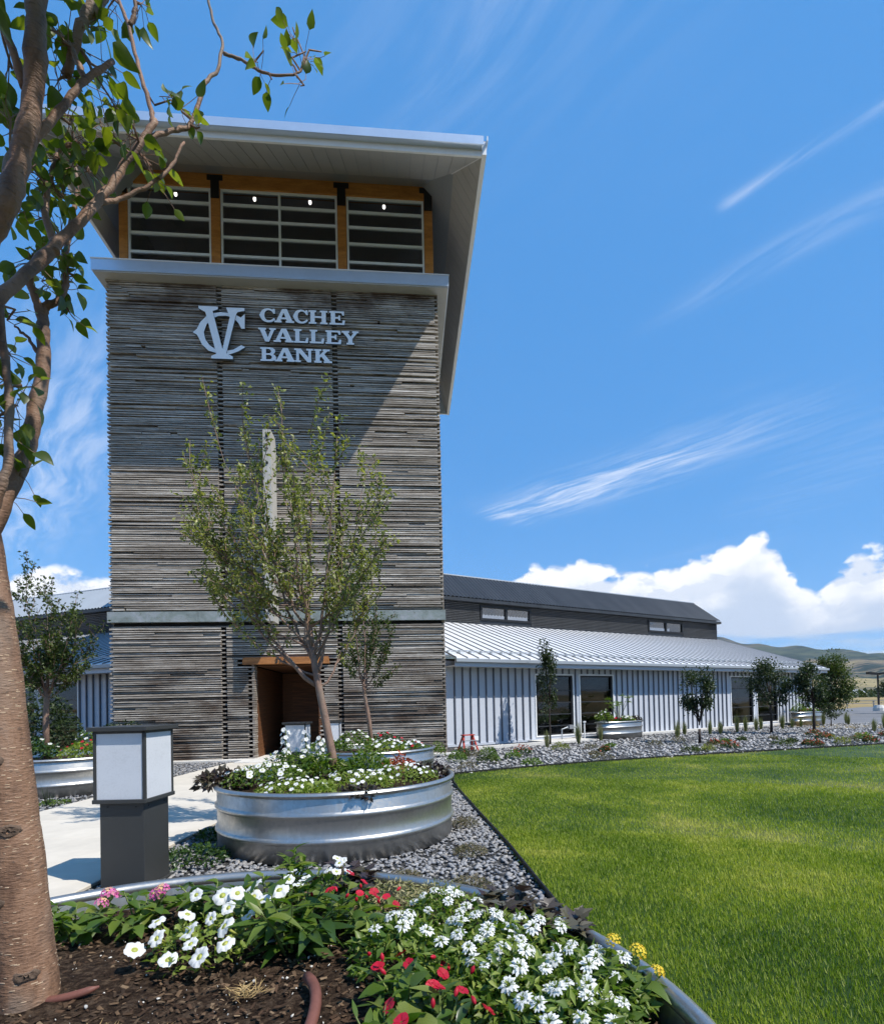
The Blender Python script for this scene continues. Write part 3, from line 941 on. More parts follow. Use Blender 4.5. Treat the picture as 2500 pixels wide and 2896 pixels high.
def build_hills():
    # ridges by bearing: (azimuth deg, elevation deg of the crest)
    prof = [(-70, 2.6), (-50, 3.4), (-40, 3.0), (-25, 3.8), (-10, 4.6), (5, 5.4), (15, 6.0), (22, 6.1), (25.7, 5.7), (28.2, 4.9), (31.1, 4.5), (32.6, 4.35), (34.7, 3.9), (36.9, 3.5), (38, 3.3), (45, 3.6), (60, 4.2), (75, 3.0)]
    az = np.linspace(-70, 75, 300)
    crest = np.interp(az, [p[0] for p in prof], [p[1] for p in prof])
    nd = 56
    D = np.linspace(1500, 7200, nd)
    rr = np.random.default_rng(5)
    ph = rr.uniform(0, 6.28, (12,))
    V = np.zeros((len(az), nd, 3))
    for i, a in enumerate(az):
        top = math.tan(R(crest[i])) * 7200
        for j, dist in enumerate(D):
            t = j / (nd - 1)
            fold = 0
            for q in range(6):
                fold += math.sin(a * (0.35 + 0.33 * q) + ph[q] + t * (3 + 2 * q)) / (1.3 + q)
            h = top * (t ** 1.45) * (1 + 0.20 * fold * (1 - t) ** 0.6 * min(1, t * 3))
            h += 14 * math.sin(a * 2.1 + dist * 0.004) * t
            V[i, j] = (dist * math.sin(R(a)), dist * math.cos(R(a)), h - 4)
    idx = np.arange(len(az) * nd).reshape(len(az), nd)
    f = np.stack([idx[:-1, :-1], idx[1:, :-1], idx[1:, 1:], idx[:-1, 1:]], -1).reshape(-1, 4)
    o = ob('hills', np_mesh('hills', V.reshape(-1, 3), f, 'hill', smooth=True))
    tag(o, kind='structure')


build_hills()

# ------------------------------------------------------------------ the lath tower
TOWER_W = 8.88


def build_tower():
    t = thing('tower', 'tall tower clad in weathered stacked wooden laths under a wide hipped roof', 'tower', TR, TOWER_YAW)
    W = TOWER_W
    D0, D1, DH = -5.20, -3.46, 2.58       # entrance opening
    mb = MB()
    mb.box(-W + 0.06, D0, 0.125, 8.0, 0, 13.0)
    mb.box(D1, -0.06, 0.125, 8.0, 0, 13.0)
    mb.box(D0, D1, 0.125, 8.0, DH, 13.0)
    mb.box(D0, D1, 3.4, 8.0, 0, DH)
    mb.build('core_wall', 'wall_core', t)
    # laths: rows of stacked timber in three bays, ends staggered at the bay joints and the corners
    pitch = 0.0585
    bays = [(-W, -6.03), (-5.89, -2.95), (-2.81, 0.0)]
    rows = int(12.96 / pitch)
    boards = []                           # (x0,x1,yfront,z0,z1)
    for r in range(rows):
        z0 = 0.035 + r * pitch
        h = random.uniform(0.029, 0.044)
        if 3.70 < z0 + h and z0 < 4.06:
            continue
        odd = r % 2
        for bi, (a, b) in enumerate(bays):
            segs = [(a + (0.085 if bi == 0 and odd else 0.0), b - (0.085 if bi == 2 and odd else 0.0))]
            if bi == 1 and z0 < DH + 0.2:
                lim = (-5.47, -3.2) if z0 + h > DH else (D0 - 0.0, D1 + 0.0)
                segs = [(a, lim[0] - (0.14 if odd else 0.0)), (lim[1] + (0.14 if odd else 0.0), b)]
            for (p, q) in segs:
                cuts = [p]
                while random.random() < 0.36:
                    c = random.uniform(p + 0.3, q - 0.3) if q - p > 0.8 else None
                    if c is None:
                        break
                    cuts.append(c)
                cuts = sorted(cuts) + [q]
                for c0, c1 in zip(cuts[:-1], cuts[1:]):
                    if c1 - c0 < 0.12:
                        continue
                    yf = random.choice((0.0, 0.0, 0.004, 0.012, 0.02, -0.008, 0.055)) + random.uniform(-0.004, 0.004)
                    boards.append((c0 + 0.004, c1 - 0.004, yf, z0 + random.uniform(-0.003, 0.003), z0 + h))
        # joint columns: every other lath runs through, set back
        if odd:
            for c in (-5.96, -2.88):
                if True:
                    boards.append((c - 0.075, c + 0.075, 0.045, z0, z0 + h))
    boards.sort(key=lambda b_: -(b_[1] - b_[0]) / (1 + 0.02 * b_[3]))
    unit = MB()
    unit.add([(0, 0, 0), (1, 0, 0), (1, 0.10, 0), (0, 0.10, 0), (0, 0.004, 1), (1, 0.004, 1), (1, 0.10, 1), (0, 0.10, 1)],
             [(0, 3, 2, 1), (4, 5, 6, 7), (0, 1, 5, 4), (1, 2, 6, 5), (2, 3, 7, 6), (3, 0, 4, 7)])
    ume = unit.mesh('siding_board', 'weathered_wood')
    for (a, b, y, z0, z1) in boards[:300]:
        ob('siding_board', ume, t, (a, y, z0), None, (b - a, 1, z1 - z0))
    mb = MB()
    for (a, b, y, z0, z1) in boards[300:]:
        mb.box(a, b, y, y + 0.10, z0, z1)
    for r in range(rows):                 # flank walls
        z0 = 0.035 + r * pitch
        yb = 0.0 if r % 2 else 0.09
        o = random.choice((0, 0, 0.01, -0.008))
        mb.box(-0.085 + 0.0, 0.0 + o, yb + 0.10, 8.0, z0, z0 + 0.042)
        mb.box(-W - o, -W + 0.085, yb + 0.10, 8.0, z0, z0 + 0.042)
    tag(mb.build('small_boards', 'weathered_wood', t), kind='stuff')
    # steel channel round the tower
    mb = MB()
    mb.box(-W - 0.03, -6.6, -0.035, 0.12, 3.745, 4.025)
    mb.box(-6.594, 0.03, -0.035, 0.12, 3.745, 4.025)
    mb.box(-W - 0.03, -W + 0.1, 0.12, 8.0, 3.745, 4.025)
    mb.box(-0.1, 0.03, 0.12, 8.0, 3.745, 4.025)
    b = mb.build('band', 'patina_band', t)
    b['label'] = 'grey green weathered metal band round the tower'
    # entrance: lintel, jambs, board lining
    mb = MB()
    mb.add([(-5.47, -0.06, DH), (-3.18, -0.06, DH), (-3.18, 0.3, DH), (-5.47, 0.3, DH), (-5.45, -0.06, DH + 0.19), (-3.2, -0.06, DH + 0.19), (-3.2, 0.3, DH + 0.19), (-5.45, 0.3, DH + 0.19)],
           [(0, 3, 2, 1), (4, 5, 6, 7), (0, 1, 5, 4), (1, 2, 6, 5), (2, 3, 7, 6), (3, 0, 4, 7)])
    lin = mb.build('lintel', 'side_timber', t)
    lin['label'] = 'orange brown timber beam over the entrance'
    jb = MB()
    jb.box(0, 0.05, 0.0, 1.0, 0, 1)
    # horizontal lining boards of the entrance hall
    bb = MB()
    bb.box(0, 1, 0, 0.025, 0, 0.126)
    bme = bb.mesh('lining_board', 'brown_board')
    for r in range(20):
        z = 0.05 + r * 0.13
        if z > DH - 0.13:
            break
        ob('lining_board', bme, t, (D0, 3.36, z), None, (D1 - D0, 1, 1))
        ob('lining_board', bme, t, (D1 + 0.002, 0.12, z), (0, 0, R(90)), (3.24, 1, 1))
        ob('lining_board', bme, t, (D0 + 0.027, 0.30, z), (0, 0, R(90)), (3.06, 1, 1))
    # left reveal: stubby lath ends catching the sun
    jm = MB()
    for r in range(int(DH / 0.0585)):
        z = 0.035 + r * 0.0585
        jm.box(-0.03 - random.uniform(0, 0.012), random.uniform(0.015, 0.035), 0.0, 0.27, z, z + 0.045)
    ob('door_jamb', jm.mesh('door_jamb', 'weathered_wood'), t, (D0 - 0.0, 0.005, 0))
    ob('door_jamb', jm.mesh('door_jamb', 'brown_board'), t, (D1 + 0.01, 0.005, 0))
    mb = MB()
    mb.box(D0, D1, 0.0, 3.4, 0.0, 0.05)
    mb.build('threshold', 'curb_concrete', t)
    mb = MB()
    mb.box(D0 + 0.03, D1 - 0.03, 0.3, 3.36, DH - 0.03, DH - 0.003)
    mb.build('porch_ceiling', 'brown_board', t)
    # inner entrance door
    mb = MB()
    mb.box(-4.85, -3.85, 3.30, 3.355, 0.05, 2.2)
    dr = mb.build('door', 'brown_board', t)
    mb = MB()
    mb.tube([(-3.98, 3.25, 1.0), (-3.98, 3.25, 1.35)], 0.015, 8)
    mb.build('handle', 'black_steel', dr)
    # house number in iron figures on the lintel
    cu = bpy.data.curves.new('house_number', 'FONT')
    cu.body = '316'
    cu.size = 0.19
    cu.shear = 0.12
    cu.extrude = 0.012
    cu.space_character = 1.08
    tmp = bpy.data.objects.new('tmp', cu)
    COL.objects.link(tmp)
    tmp.rotation_euler = (R(90), 0, 0)
    bpy.context.view_layer.update()
    me = bpy.data.meshes.new_from_object(tmp.evaluated_get(bpy.context.evaluated_depsgraph_get()))
    bpy.data.objects.remove(tmp)
    me.materials.clear()
    me.materials.append(MATS['number_iron'])
    ob('house_number', me, lin, (-4.62, -0.075, DH + 0.022), (R(90), 0, 0))

    # ---- cornice: metal box gutter all round
    mb = MB()
    mb.box(-W - 0.2, 0.30, -0.30, 8.3, 12.975, 13.27)
    c = mb.build('cornice', 'fascia_metal', t)
    mb = MB()
    mb.box(-W - 0.215, 0.315, -0.315, 8.315, 13.27, 13.295)
    mb.build('cornice_lip', 'white_trim', c)
    mb = MB()
    mb.box(-W - 0.17, 0.27, -0.27, 8.27, 12.945, 12.975)
    mb.build('cornice_soffit', 'soffit_white', c)

    # ---- glazed lantern under the roof
    y0 = 0.20
    zb, zt = 13.295, 15.80
    mb = MB()
    mb.box(-8.62, -0.08, y0, y0 + 0.24, 15.84, 16.24)
    mb.build('beam', 'amber_timber', t)
    posts = [(-8.62, -8.40), (-6.20, -5.96), (-2.76, -2.52), (-0.32, -0.08)]
    for i, (a, b) in enumerate(posts):
        mb = MB()
        mb.box(a, b, y0 + 0.01, y0 + 0.22, zb, 15.84)
        mb.build('post', 'amber_timber', t)
        cx = (a + b) / 2
        mb = MB()
        if i in (1, 2):
            mb.box(cx - 0.21, cx + 0.21, y0 - 0.015, y0 - 0.001, 16.02, 16.17)
        elif i == 0:
            mb.box(cx - 0.11, cx + 0.24, y0 - 0.015, y0 - 0.001, 16.02, 16.17)
        else:
            mb.box(cx - 0.24, cx + 0.11, y0 - 0.015, y0 - 0.001, 16.02, 16.17)
        mb.box(cx - 0.115, cx + 0.115, y0 - 0.016, y0 - 0.0015, 15.52, 16.02)
        mb.build('bracket', 'black_steel', t)
    zr = [13.30, 13.44, 13.97, 14.50, 14.98, 15.42, 15.80]

    def lantern_window(x0, x1, mull):
        w = MB()
        e = 0.055
        w.box(x0, x0 + e, y0 + 0.05, y0 + 0.13, zb, zt + 0.04)
        w.box(x1 - e, x1, y0 + 0.05, y0 + 0.13, zb, zt + 0.04)
        w.box(x0 + e, x1 - e, y0 + 0.05, y0 + 0.13, zt - 0.015, zt + 0.04)
        fr = w.build('window_frame', 'window_white', t)
        xs = [x0 + e] + ([] if mull is None else [mull]) + [x1 - e]
        if mull is not None:
            m2 = MB()
            m2.box(mull - 0.03, mull + 0.03, y0 + 0.045, y0 + 0.125, zb, zt - 0.015)
            m2.build('mullion', 'window_white', fr)
        for zc in zr[1:-1]:
            for p, q in zip(xs[:-1], xs[1:]):
                m2 = MB()
                a_ = p + (0.03 if p == mull else 0)
                b_ = q - (0.03 if q == mull else 0)
                m2.box(a_, b_, y0 + 0.055, y0 + 0.12, zc - 0.035, zc + 0.035)
                m2.build('glazing_bar', 'window_white', fr)
        for za, zc in zip(zr[1:-1], zr[2:]):
            for p, q in zip(xs[:-1], xs[1:]):
                m2 = MB()
                tl = random.uniform(-0.01, 0.012)
                m2.quad((p, y0 + 0.09, za), (q, y0 + 0.09, za), (q, y0 + 0.09 + tl, zc), (p, y0 + 0.09 + tl, zc))
                m2.build('pane', 'glass_high', fr)

    lantern_window(-8.40, -6.21, None)
    lantern_window(-5.95, -2.77, -4.36)
    lantern_window(-2.51, -0.33, None)
    # room behind the glass (side walls glazed the same way are out of sight)
    mb = MB()
    mb.box(-8.62, -0.08, 7.7, 7.9, 13.3, 16.24)
    mb.box(-8.62, -8.5, 0.45, 7.7, 13.3, 16.24)
    mb.box(-0.2, -0.08, 0.45, 7.7, 13.3, 16.24)
    mb.box(-8.5, -0.2, 0.45, 7.7, 16.6, 16.66)
    mb.box(-8.62, -0.08, 0.44, 0.46, 16.24, 16.66)
    mb.box(-8.62, -0.08, 7.7, 7.9, 16.24, 16.66)
    mb.build('lantern_room', 'room_warm', t)
    # ---- roof
    X0, X1, Y0, Y1 = -9.12, 0.95, -2.50, 9.05      # eave line (inside of fascia)
    wx0, wx1, wy0, wy1 = -8.66, -0.06, 0.16, 8.0
    ze, zw = 14.43, 16.26
    # soffit boards, front/back along x, sides along y
    gap = 0.006

    def soffit_run(n, fe, fw, corner0, corner1):
        """panels between eave segment and wall segment, mitred at the hips"""
        for i in range(n):
            a0, a1 = i / n, (i + 1) / n
            p0, p1 = fe(a0), fe(a1)
            q0, q1 = fw(a0), fw(a1)
            m2 = MB()
            dx = (Vector(p1) - Vector(p0)) * gap * n / 10
            P0, P1 = Vector(p0) + dx, Vector(p1) - dx
            Q0, Q1 = Vector(q0) + dx, Vector(q1) - dx
            if (Q0 - Q1).length < 1e-4:
                m2.add([P0, P1, Q0], [(0, 1, 2)])
            else:
                m2.add([P0, P1, Q1, Q0], [(0, 1, 2, 3)])
            m2.build('soffit_panel', 'soffit_white', t)

    def strip_side(E0, E1, W0, W1, n):
        E0, E1, W0, W1 = map(Vector, (E0, E1, W0, W1))
        ax = (E1 - E0).normalized()
        le = (E1 - E0).length
        s0, s1 = (W0 - E0).dot(ax), (W1 - E0).dot(ax)
        inward = (W0 - E0) - ax * s0

        def depth(s):
            if s < s0:
                return s / s0
            if s > s1:
                return (le - s) / (le - s1)
            return 1.0
        w = le / n
        for i in range(n):
            a, b = i * w + 0.006, (i + 1) * w - 0.006
            pts = [E0 + ax * a, E0 + ax * b]
            brk = [s for s in (s1, s0) if a < s < b]
            pts.append(E0 + ax * b + inward * depth(b))
            for s in sorted(brk, reverse=True):
                pts.append(E0 + ax * s + inward)
            pts.append(E0 + ax * a + inward * depth(a))
            m2 = MB()
            off = Vector((0, 0, 0.012))
            m2.add([p for p in pts] + [p + off for p in pts], [tuple(range(len(pts)))] + [(k_, len(pts) + k_, len(pts) + (k_ + 1) % len(pts), (k_ + 1) % len(pts)) for k_ in range(len(pts))])
            m2.build('soffit_panel', 'soffit_white', t)

    strip_side((X0, Y0, ze), (X1, Y0, ze), (wx0, wy0, zw), (wx1, wy0, zw), 30)
    strip_side((X1, Y0, ze), (X1, Y1, ze), (wx1, wy0, zw), (wx1, wy1, zw), 34)
    strip_side((X0, Y1, ze), (X0, Y0, ze), (wx0, wy1, zw), (wx0, wy0, zw), 34)
    for e, w in (((X1, Y0, ze), (wx1, wy0, zw)), ((X0, Y0, ze), (wx0, wy0, zw))):
        mb = MB()      # hip trims under the corners
        mb.tube([Vector(e) + Vector((0, 0, 0.006)), Vector(w) + Vector((0, 0, 0.0))], 0.022, 6)
        mb.build('hip_trim', 'white_trim', t)
    mb = MB()      # roof deck
    xr0, xr1, yr = -6.2, -2.2, 3.95
    zt2 = 18.2
    e0 = 0.09
    P = [(X0 - e0, Y0 - e0, ze + 0.30), (X1 + e0, Y0 - e0, ze + 0.30), (X1 + e0, Y1 + e0, ze + 0.30), (X0 - e0, Y1 + e0, ze + 0.30), (xr0, yr, zt2), (xr1, yr, zt2)]
    mb.add(P, [(0, 1, 5, 4), (1, 2, 5), (2, 3, 4, 5), (3, 0, 4)])
    S = [(X0, Y0, ze + 0.02), (X1, Y0, ze + 0.02), (X1, Y1, ze + 0.02), (X0, Y1, ze + 0.02), (wx0, wy0, zw + 0.02), (wx1, wy0, zw + 0.02), (wx1, wy1, zw + 0.02), (wx0, wy1, zw + 0.02)]
    mb.add(S, [(0, 1, 5, 4), (1, 2, 6, 5), (2, 3, 7, 6), (3, 0, 4, 7), (4, 5, 6, 7)])
    rf = mb.build('roof', 'gutter_grey', t)
    mb = MB()      # fascia boards
    mb.box(X1, X1 + 0.11, Y0 - 0.09, Y1 + 0.09, ze - 0.03, ze + 0.29)
    mb.box(X0 - 0.075, X0, Y0 - 0.09, Y1 + 0.09, ze - 0.03, ze + 0.29)
    mb.box(X0, X1, Y0 - 0.05, Y0, ze - 0.03, ze + 0.12)
    mb.box(X0, X1, Y1, Y1 + 0.05, ze - 0.03, ze + 0.29)
    mb.build('fascia', 'white_trim', rf)
    mb = MB()      # box gutter along the front eave
    mb.box(X0, X1, Y0 - 0.18, Y0 - 0.05, ze + 0.12, ze + 0.15)
    mb.box(X0, X1 + 0.03, Y0 - 0.21, Y0 - 0.18, ze + 0.10, ze + 0.30)
    mb.build('gutter', 'fascia_metal', rf)
    mb = MB()      # drip flashing over the side eave
    mb.box(X1 + 0.11, X1 + 0.135, Y0 - 0.2, Y1 + 0.09, ze + 0.20, ze + 0.31)
    mb.build('flashing', 'white_trim', rf)
    # pendant lamps behind the lantern glass
    for i, (x, z) in enumerate(((-7.28, 15.96), (-5.12, 15.95), (-3.57, 15.95), (-1.46, 15.95))):
        p = TR + T_AX * x + T_IN * 0.6
        lt = thing('pendant_lamp', 'lit bulb hanging behind the tower glazing, %s from the left' % ('first', 'second', 'third', 'fourth')[i], 'lamp', (p.x, p.y, z), 0, 'lamps in the tower lantern')
        mb = MB()
        mb.lathe([(0.001, -0.085), (0.026, -0.07), (0.042, -0.035), (0.038, 0.01), (0.022, 0.05), (0.018, 0.07)], 12)
        mb.build('bulb', 'lit_bulb', lt, True)
        mb = MB()
        mb.tube([(0, 0, 0.07), (0, 0, 0.16)], 0.022, 8)
        sk = mb.build('socket', 'black_steel', lt)
        mb = MB()
        mb.tube([(0, 0, 0.16), (0, 0, 16.60 - z)], 0.006, 5)
        mb.build('cord', 'black_steel', sk)
    return t


TOWER = build_tower()


# ------------------------------------------------------------------ lettering on the tower
GL = {  # slab-serif capitals in a unit cap height: (width, outline, holes)
    'A': (1.25, [(0, 0), (0.46, 0), (0.46, 0.13), (0.39, 0.13), (0.43, 0.25), (0.75, 0.25), (0.79, 0.13), (0.72, 0.13), (0.72, 0), (1.25, 0), (1.25, 0.13), (1.15, 0.13), (0.80, 1.0), (0.50, 1.0), (0.12, 0.13), (0, 0.13)], [[(0.47, 0.38), (0.59, 0.72), (0.71, 0.38)]]),
    'H': (1.2, [(0, 0), (0.48, 0), (0.48, 0.13), (0.38, 0.13), (0.38, 0.44), (0.82, 0.44), (0.82, 0.13), (0.72, 0.13), (0.72, 0), (1.2, 0), (1.2, 0.13), (1.1, 0.13), (1.1, 0.87), (1.2, 0.87), (1.2, 1), (0.72, 1), (0.72, 0.87), (0.82, 0.87), (0.82, 0.58), (0.38, 0.58), (0.38, 0.87), (0.48, 0.87), (0.48, 1), (0, 1), (0, 0.87), (0.1, 0.87), (0.1, 0.13), (0, 0.13)], []),
    'E': (1.03, [(0, 0), (1.0, 0), (1.03, 0.34), (0.9, 0.34), (0.83, 0.13), (0.38, 0.13), (0.38, 0.44), (0.58, 0.44), (0.62, 0.32), (0.72, 0.32), (0.72, 0.70), (0.62, 0.70), (0.58, 0.58), (0.38, 0.58), (0.38, 0.87), (0.80, 0.87), (0.87, 0.70), (0.98, 0.70), (0.97, 1), (0, 1), (0, 0.87), (0.1, 0.87), (0.1, 0.13), (0, 0.13)], []),
    'L': (0.97, [(0, 0), (0.94, 0), (0.97, 0.38), (0.84, 0.38), (0.76, 0.13), (0.38, 0.13), (0.38, 0.87), (0.52, 0.87), (0.52, 1), (0, 1), (0, 0.87), (0.1, 0.87), (0.1, 0.13), (0, 0.13)], []),
    'V': (1.15, [(0, 1), (0, 0.87), (0.1, 0.87), (0.44, 0), (0.70, 0), (1.05, 0.87), (1.15, 0.87), (1.15, 1), (0.72, 1), (0.72, 0.87), (0.82, 0.87), (0.62, 0.32), (0.42, 0.87), (0.50, 0.87), (0.50, 1)], []),
    'Y': (1.15, [(0, 1), (0, 0.87), (0.09, 0.87), (0.43, 0.42), (0.43, 0.13), (0.32, 0.13), (0.32, 0), (0.83, 0), (0.83, 0.13), (0.72, 0.13), (0.72, 0.42), (1.05, 0.87), (1.15, 0.87), (1.15, 1), (0.72, 1), (0.72, 0.87), (0.80, 0.87), (0.61, 0.58), (0.42, 0.87), (0.52, 0.87), (0.52, 1)], []),
    'N': (1.2, [(0, 0), (0.42, 0), (0.42, 0.13), (0.30, 0.13), (0.30, 0.70), (0.84, 0), (1.08, 0), (1.08, 0.87), (1.2, 0.87), (1.2, 1), (0.78, 1), (0.78, 0.87), (0.9, 0.87), (0.9, 0.36), (0.42, 1), (0, 1), (0, 0.87), (0.12, 0.87), (0.12, 0.13), (0, 0.13)], []),
    'K': (1.2, [(0, 0), (0.50, 0), (0.50, 0.13), (0.38, 0.13), (0.38, 0.36), (0.48, 0.46), (0.72, 0.13), (0.64, 0.13), (0.64, 0), (1.2, 0), (1.2, 0.13), (1.08, 0.13), (0.68, 0.65), (0.92, 0.87), (1.06, 0.87), (1.06, 1), (0.58, 1), (0.58, 0.87), (0.66, 0.87), (0.38, 0.58), (0.38, 0.87), (0.50, 0.87), (0.50, 1), (0, 1), (0, 0.87), (0.1, 0.87), (0.1, 0.13), (0, 0.13)], []),
    'B': (1.05, [(0, 0), (0.70, 0), (0.90, 0.04), (1.03, 0.15), (1.05, 0.29), (0.98, 0.43), (0.84, 0.52), (0.95, 0.60), (1.0, 0.74), (0.95, 0.88), (0.83, 0.97), (0.65, 1), (0, 1), (0, 0.87), (0.1, 0.87), (0.1, 0.13), (0, 0.13)], [[(0.38, 0.13), (0.62, 0.13), (0.73, 0.18), (0.77, 0.29), (0.72, 0.40), (0.60, 0.45), (0.38, 0.45)], [(0.38, 0.57), (0.60, 0.57), (0.70, 0.63), (0.72, 0.73), (0.67, 0.83), (0.57, 0.88), (0.38, 0.88)]]),
    'C': (1.07, [(1.05, 0.95), (1.05, 0.62), (0.94, 0.62), (0.86, 0.77), (0.74, 0.86), (0.60, 0.88), (0.46, 0.82), (0.37, 0.69), (0.34, 0.50), (0.38, 0.30), (0.48, 0.17), (0.63, 0.12), (0.78, 0.16), (0.97, 0.31), (1.07, 0.22), (0.93, 0.07), (0.77, 0.0), (0.58, -0.02), (0.36, 0.02), (0.19, 0.14), (0.09, 0.32), (0.0, 0.50), (0.09, 0.68), (0.20, 0.87), (0.37, 0.98), (0.57, 1.02), (0.74, 0.99), (0.88, 0.92), (0.92, 0.99), (0.97, 1.0)], []),
}


def outline_mesh(name, loops, depth, mats):
    """2D outline with holes (x,z) extruded towards -y: front face white, returns dark"""
    cu = bpy.data.curves.new(name, 'CURVE')
    cu.dimensions = '2D'
    cu.fill_mode = 'BOTH'
    cu.extrude = depth / 2
    for lp in loops:
        sp = cu.splines.new('POLY')
        sp.points.add(len(lp) - 1)
        for p, (x, z) in zip(sp.points, lp):
            p.co = (x, z, 0, 1)
        sp.use_cyclic_u = True
    tmp = bpy.data.objects.new('tmp', cu)
    COL.objects.link(tmp)
    bpy.context.view_layer.update()
    me = bpy.data.meshes.new_from_object(tmp.evaluated_get(bpy.context.evaluated_depsgraph_get()))
    bpy.data.objects.remove(tmp)
    me.transform(Matrix.Rotation(R(90), 4, 'X'))
    me.name = name
    me.materials.clear()
    for m_ in mats:
        me.materials.append(MATS[m_])
    for p in me.polygons:
        p.material_index = 0 if abs(p.normal.y) > 0.7 else 1
    return me


def build_sign():
    s = thing('bank_sign', 'white raised serif letters CACHE VALLEY BANK with monogram high on the tower', 'sign', TR, TOWER_YAW)
    cap = 0.375
    lines = [('CACHE', 11.90, [(710, 860), (850, 1033), (1022, 1165), (1172, 1347), (1365, 1512)]),
             ('VALLEY', 11.36, [(700, 862), (840, 1025), (1028, 1165), (1177, 1312), (1325, 1475), (1478, 1640)]),
             ('BANK', 10.825, [(715, 862), (848, 1040), (1030, 1205), (1215, 1383)])]
    for txt, z, spans in lines:
        for ch, (a, b) in zip(txt, spans):
            w, ol, holes = GL[ch]
            x = -4.868 + (a - 710) * 0.002862
            sx = (b - a) * 0.002862 / w
            loops = [[(px * sx, pz * cap) for px, pz in lp] for lp in [ol] + holes]
            me = outline_mesh('letter', loops, 0.06, ('sign_white', 'sign_return'))
            ob('letter', me, s, (x, -0.075, z))
    V = [(-6.439, 12.236), (-5.933, 12.235), (-5.939, 12.162), (-6.074, 12.112), (-5.832, 11.084), (-5.629, 11.97), (-5.70, 12.157), (-5.723, 12.221), (-5.241, 12.23), (-5.242, 12.148), (-5.417, 12.111), (-5.46, 12.05), (-5.733, 10.971), (-5.561, 10.889), (-5.567, 10.818), (-6.133, 10.82), (-6.124, 10.89), (-6.001, 10.947), (-6.0, 10.976), (-6.263, 12.075), (-6.434, 12.169)]
    C1 = [(-5.243, 12.083), (-5.249, 11.678), (-5.339, 11.674), (-5.407, 11.818), (-5.545, 11.974), (-5.74, 12.015), (-5.936, 12.001), (-6.104, 11.921), (-6.245, 11.754), (-6.318, 11.547), (-6.279, 11.345), (-6.17, 11.188), (-6.005, 11.078), (-5.949, 11.036), (-5.978, 10.983), (-6.2, 11.042), (-6.364, 11.196), (-6.445, 11.367), (-6.499, 11.467), (-6.603, 11.53), (-6.497, 11.627), (-6.411, 11.806), (-6.256, 11.973), (-6.074, 12.068), (-5.879, 12.106), (-5.655, 12.095), (-5.46, 12.036), (-5.348, 11.982)]
    C2 = [(-5.732, 11.059), (-5.558, 11.094), (-5.345, 11.228), (-5.248, 11.173), (-5.418, 11.056), (-5.615, 10.975), (-5.755, 10.95)]
    mats = ('sign_white', 'sign_return')
    ob('letter', outline_mesh('letter', [V], 0.09, mats), s, (0, -0.10, 0))
    ob('letter', outline_mesh('letter', [C1], 0.07, mats), s, (0, -0.085, 0))
    ob('letter', outline_mesh('letter', [C2], 0.07, mats), s, (0, -0.085, 0))


build_sign()


def build_blade_sign():
    s = thing('blade_sign', 'tall narrow white board standing out edge on from the tower above the door', 'sign', TR, TOWER_YAW)
    mb = MB()
    mb.box(-4.665, -4.465, -0.76, -0.18, 3.64, 8.62)
    mb.build('panel', 'white_flaky', s)
    for z in (3.72, 6.1, 8.4):
        mb = MB()
        mb.box(-4.60, -4.53, -0.18, 0.02, z, z + 0.1)
        mb.build('bracket', 'black_steel', s)
    for z in (8.45, 8.12, 7.75, 3.9):
        mb = MB()
        mb.tube([(-4.565, -0.785, z), (-4.565, -0.76, z)], 0.035, 8)
        mb.build('bolt', 'black_steel', s)


build_blade_sign()


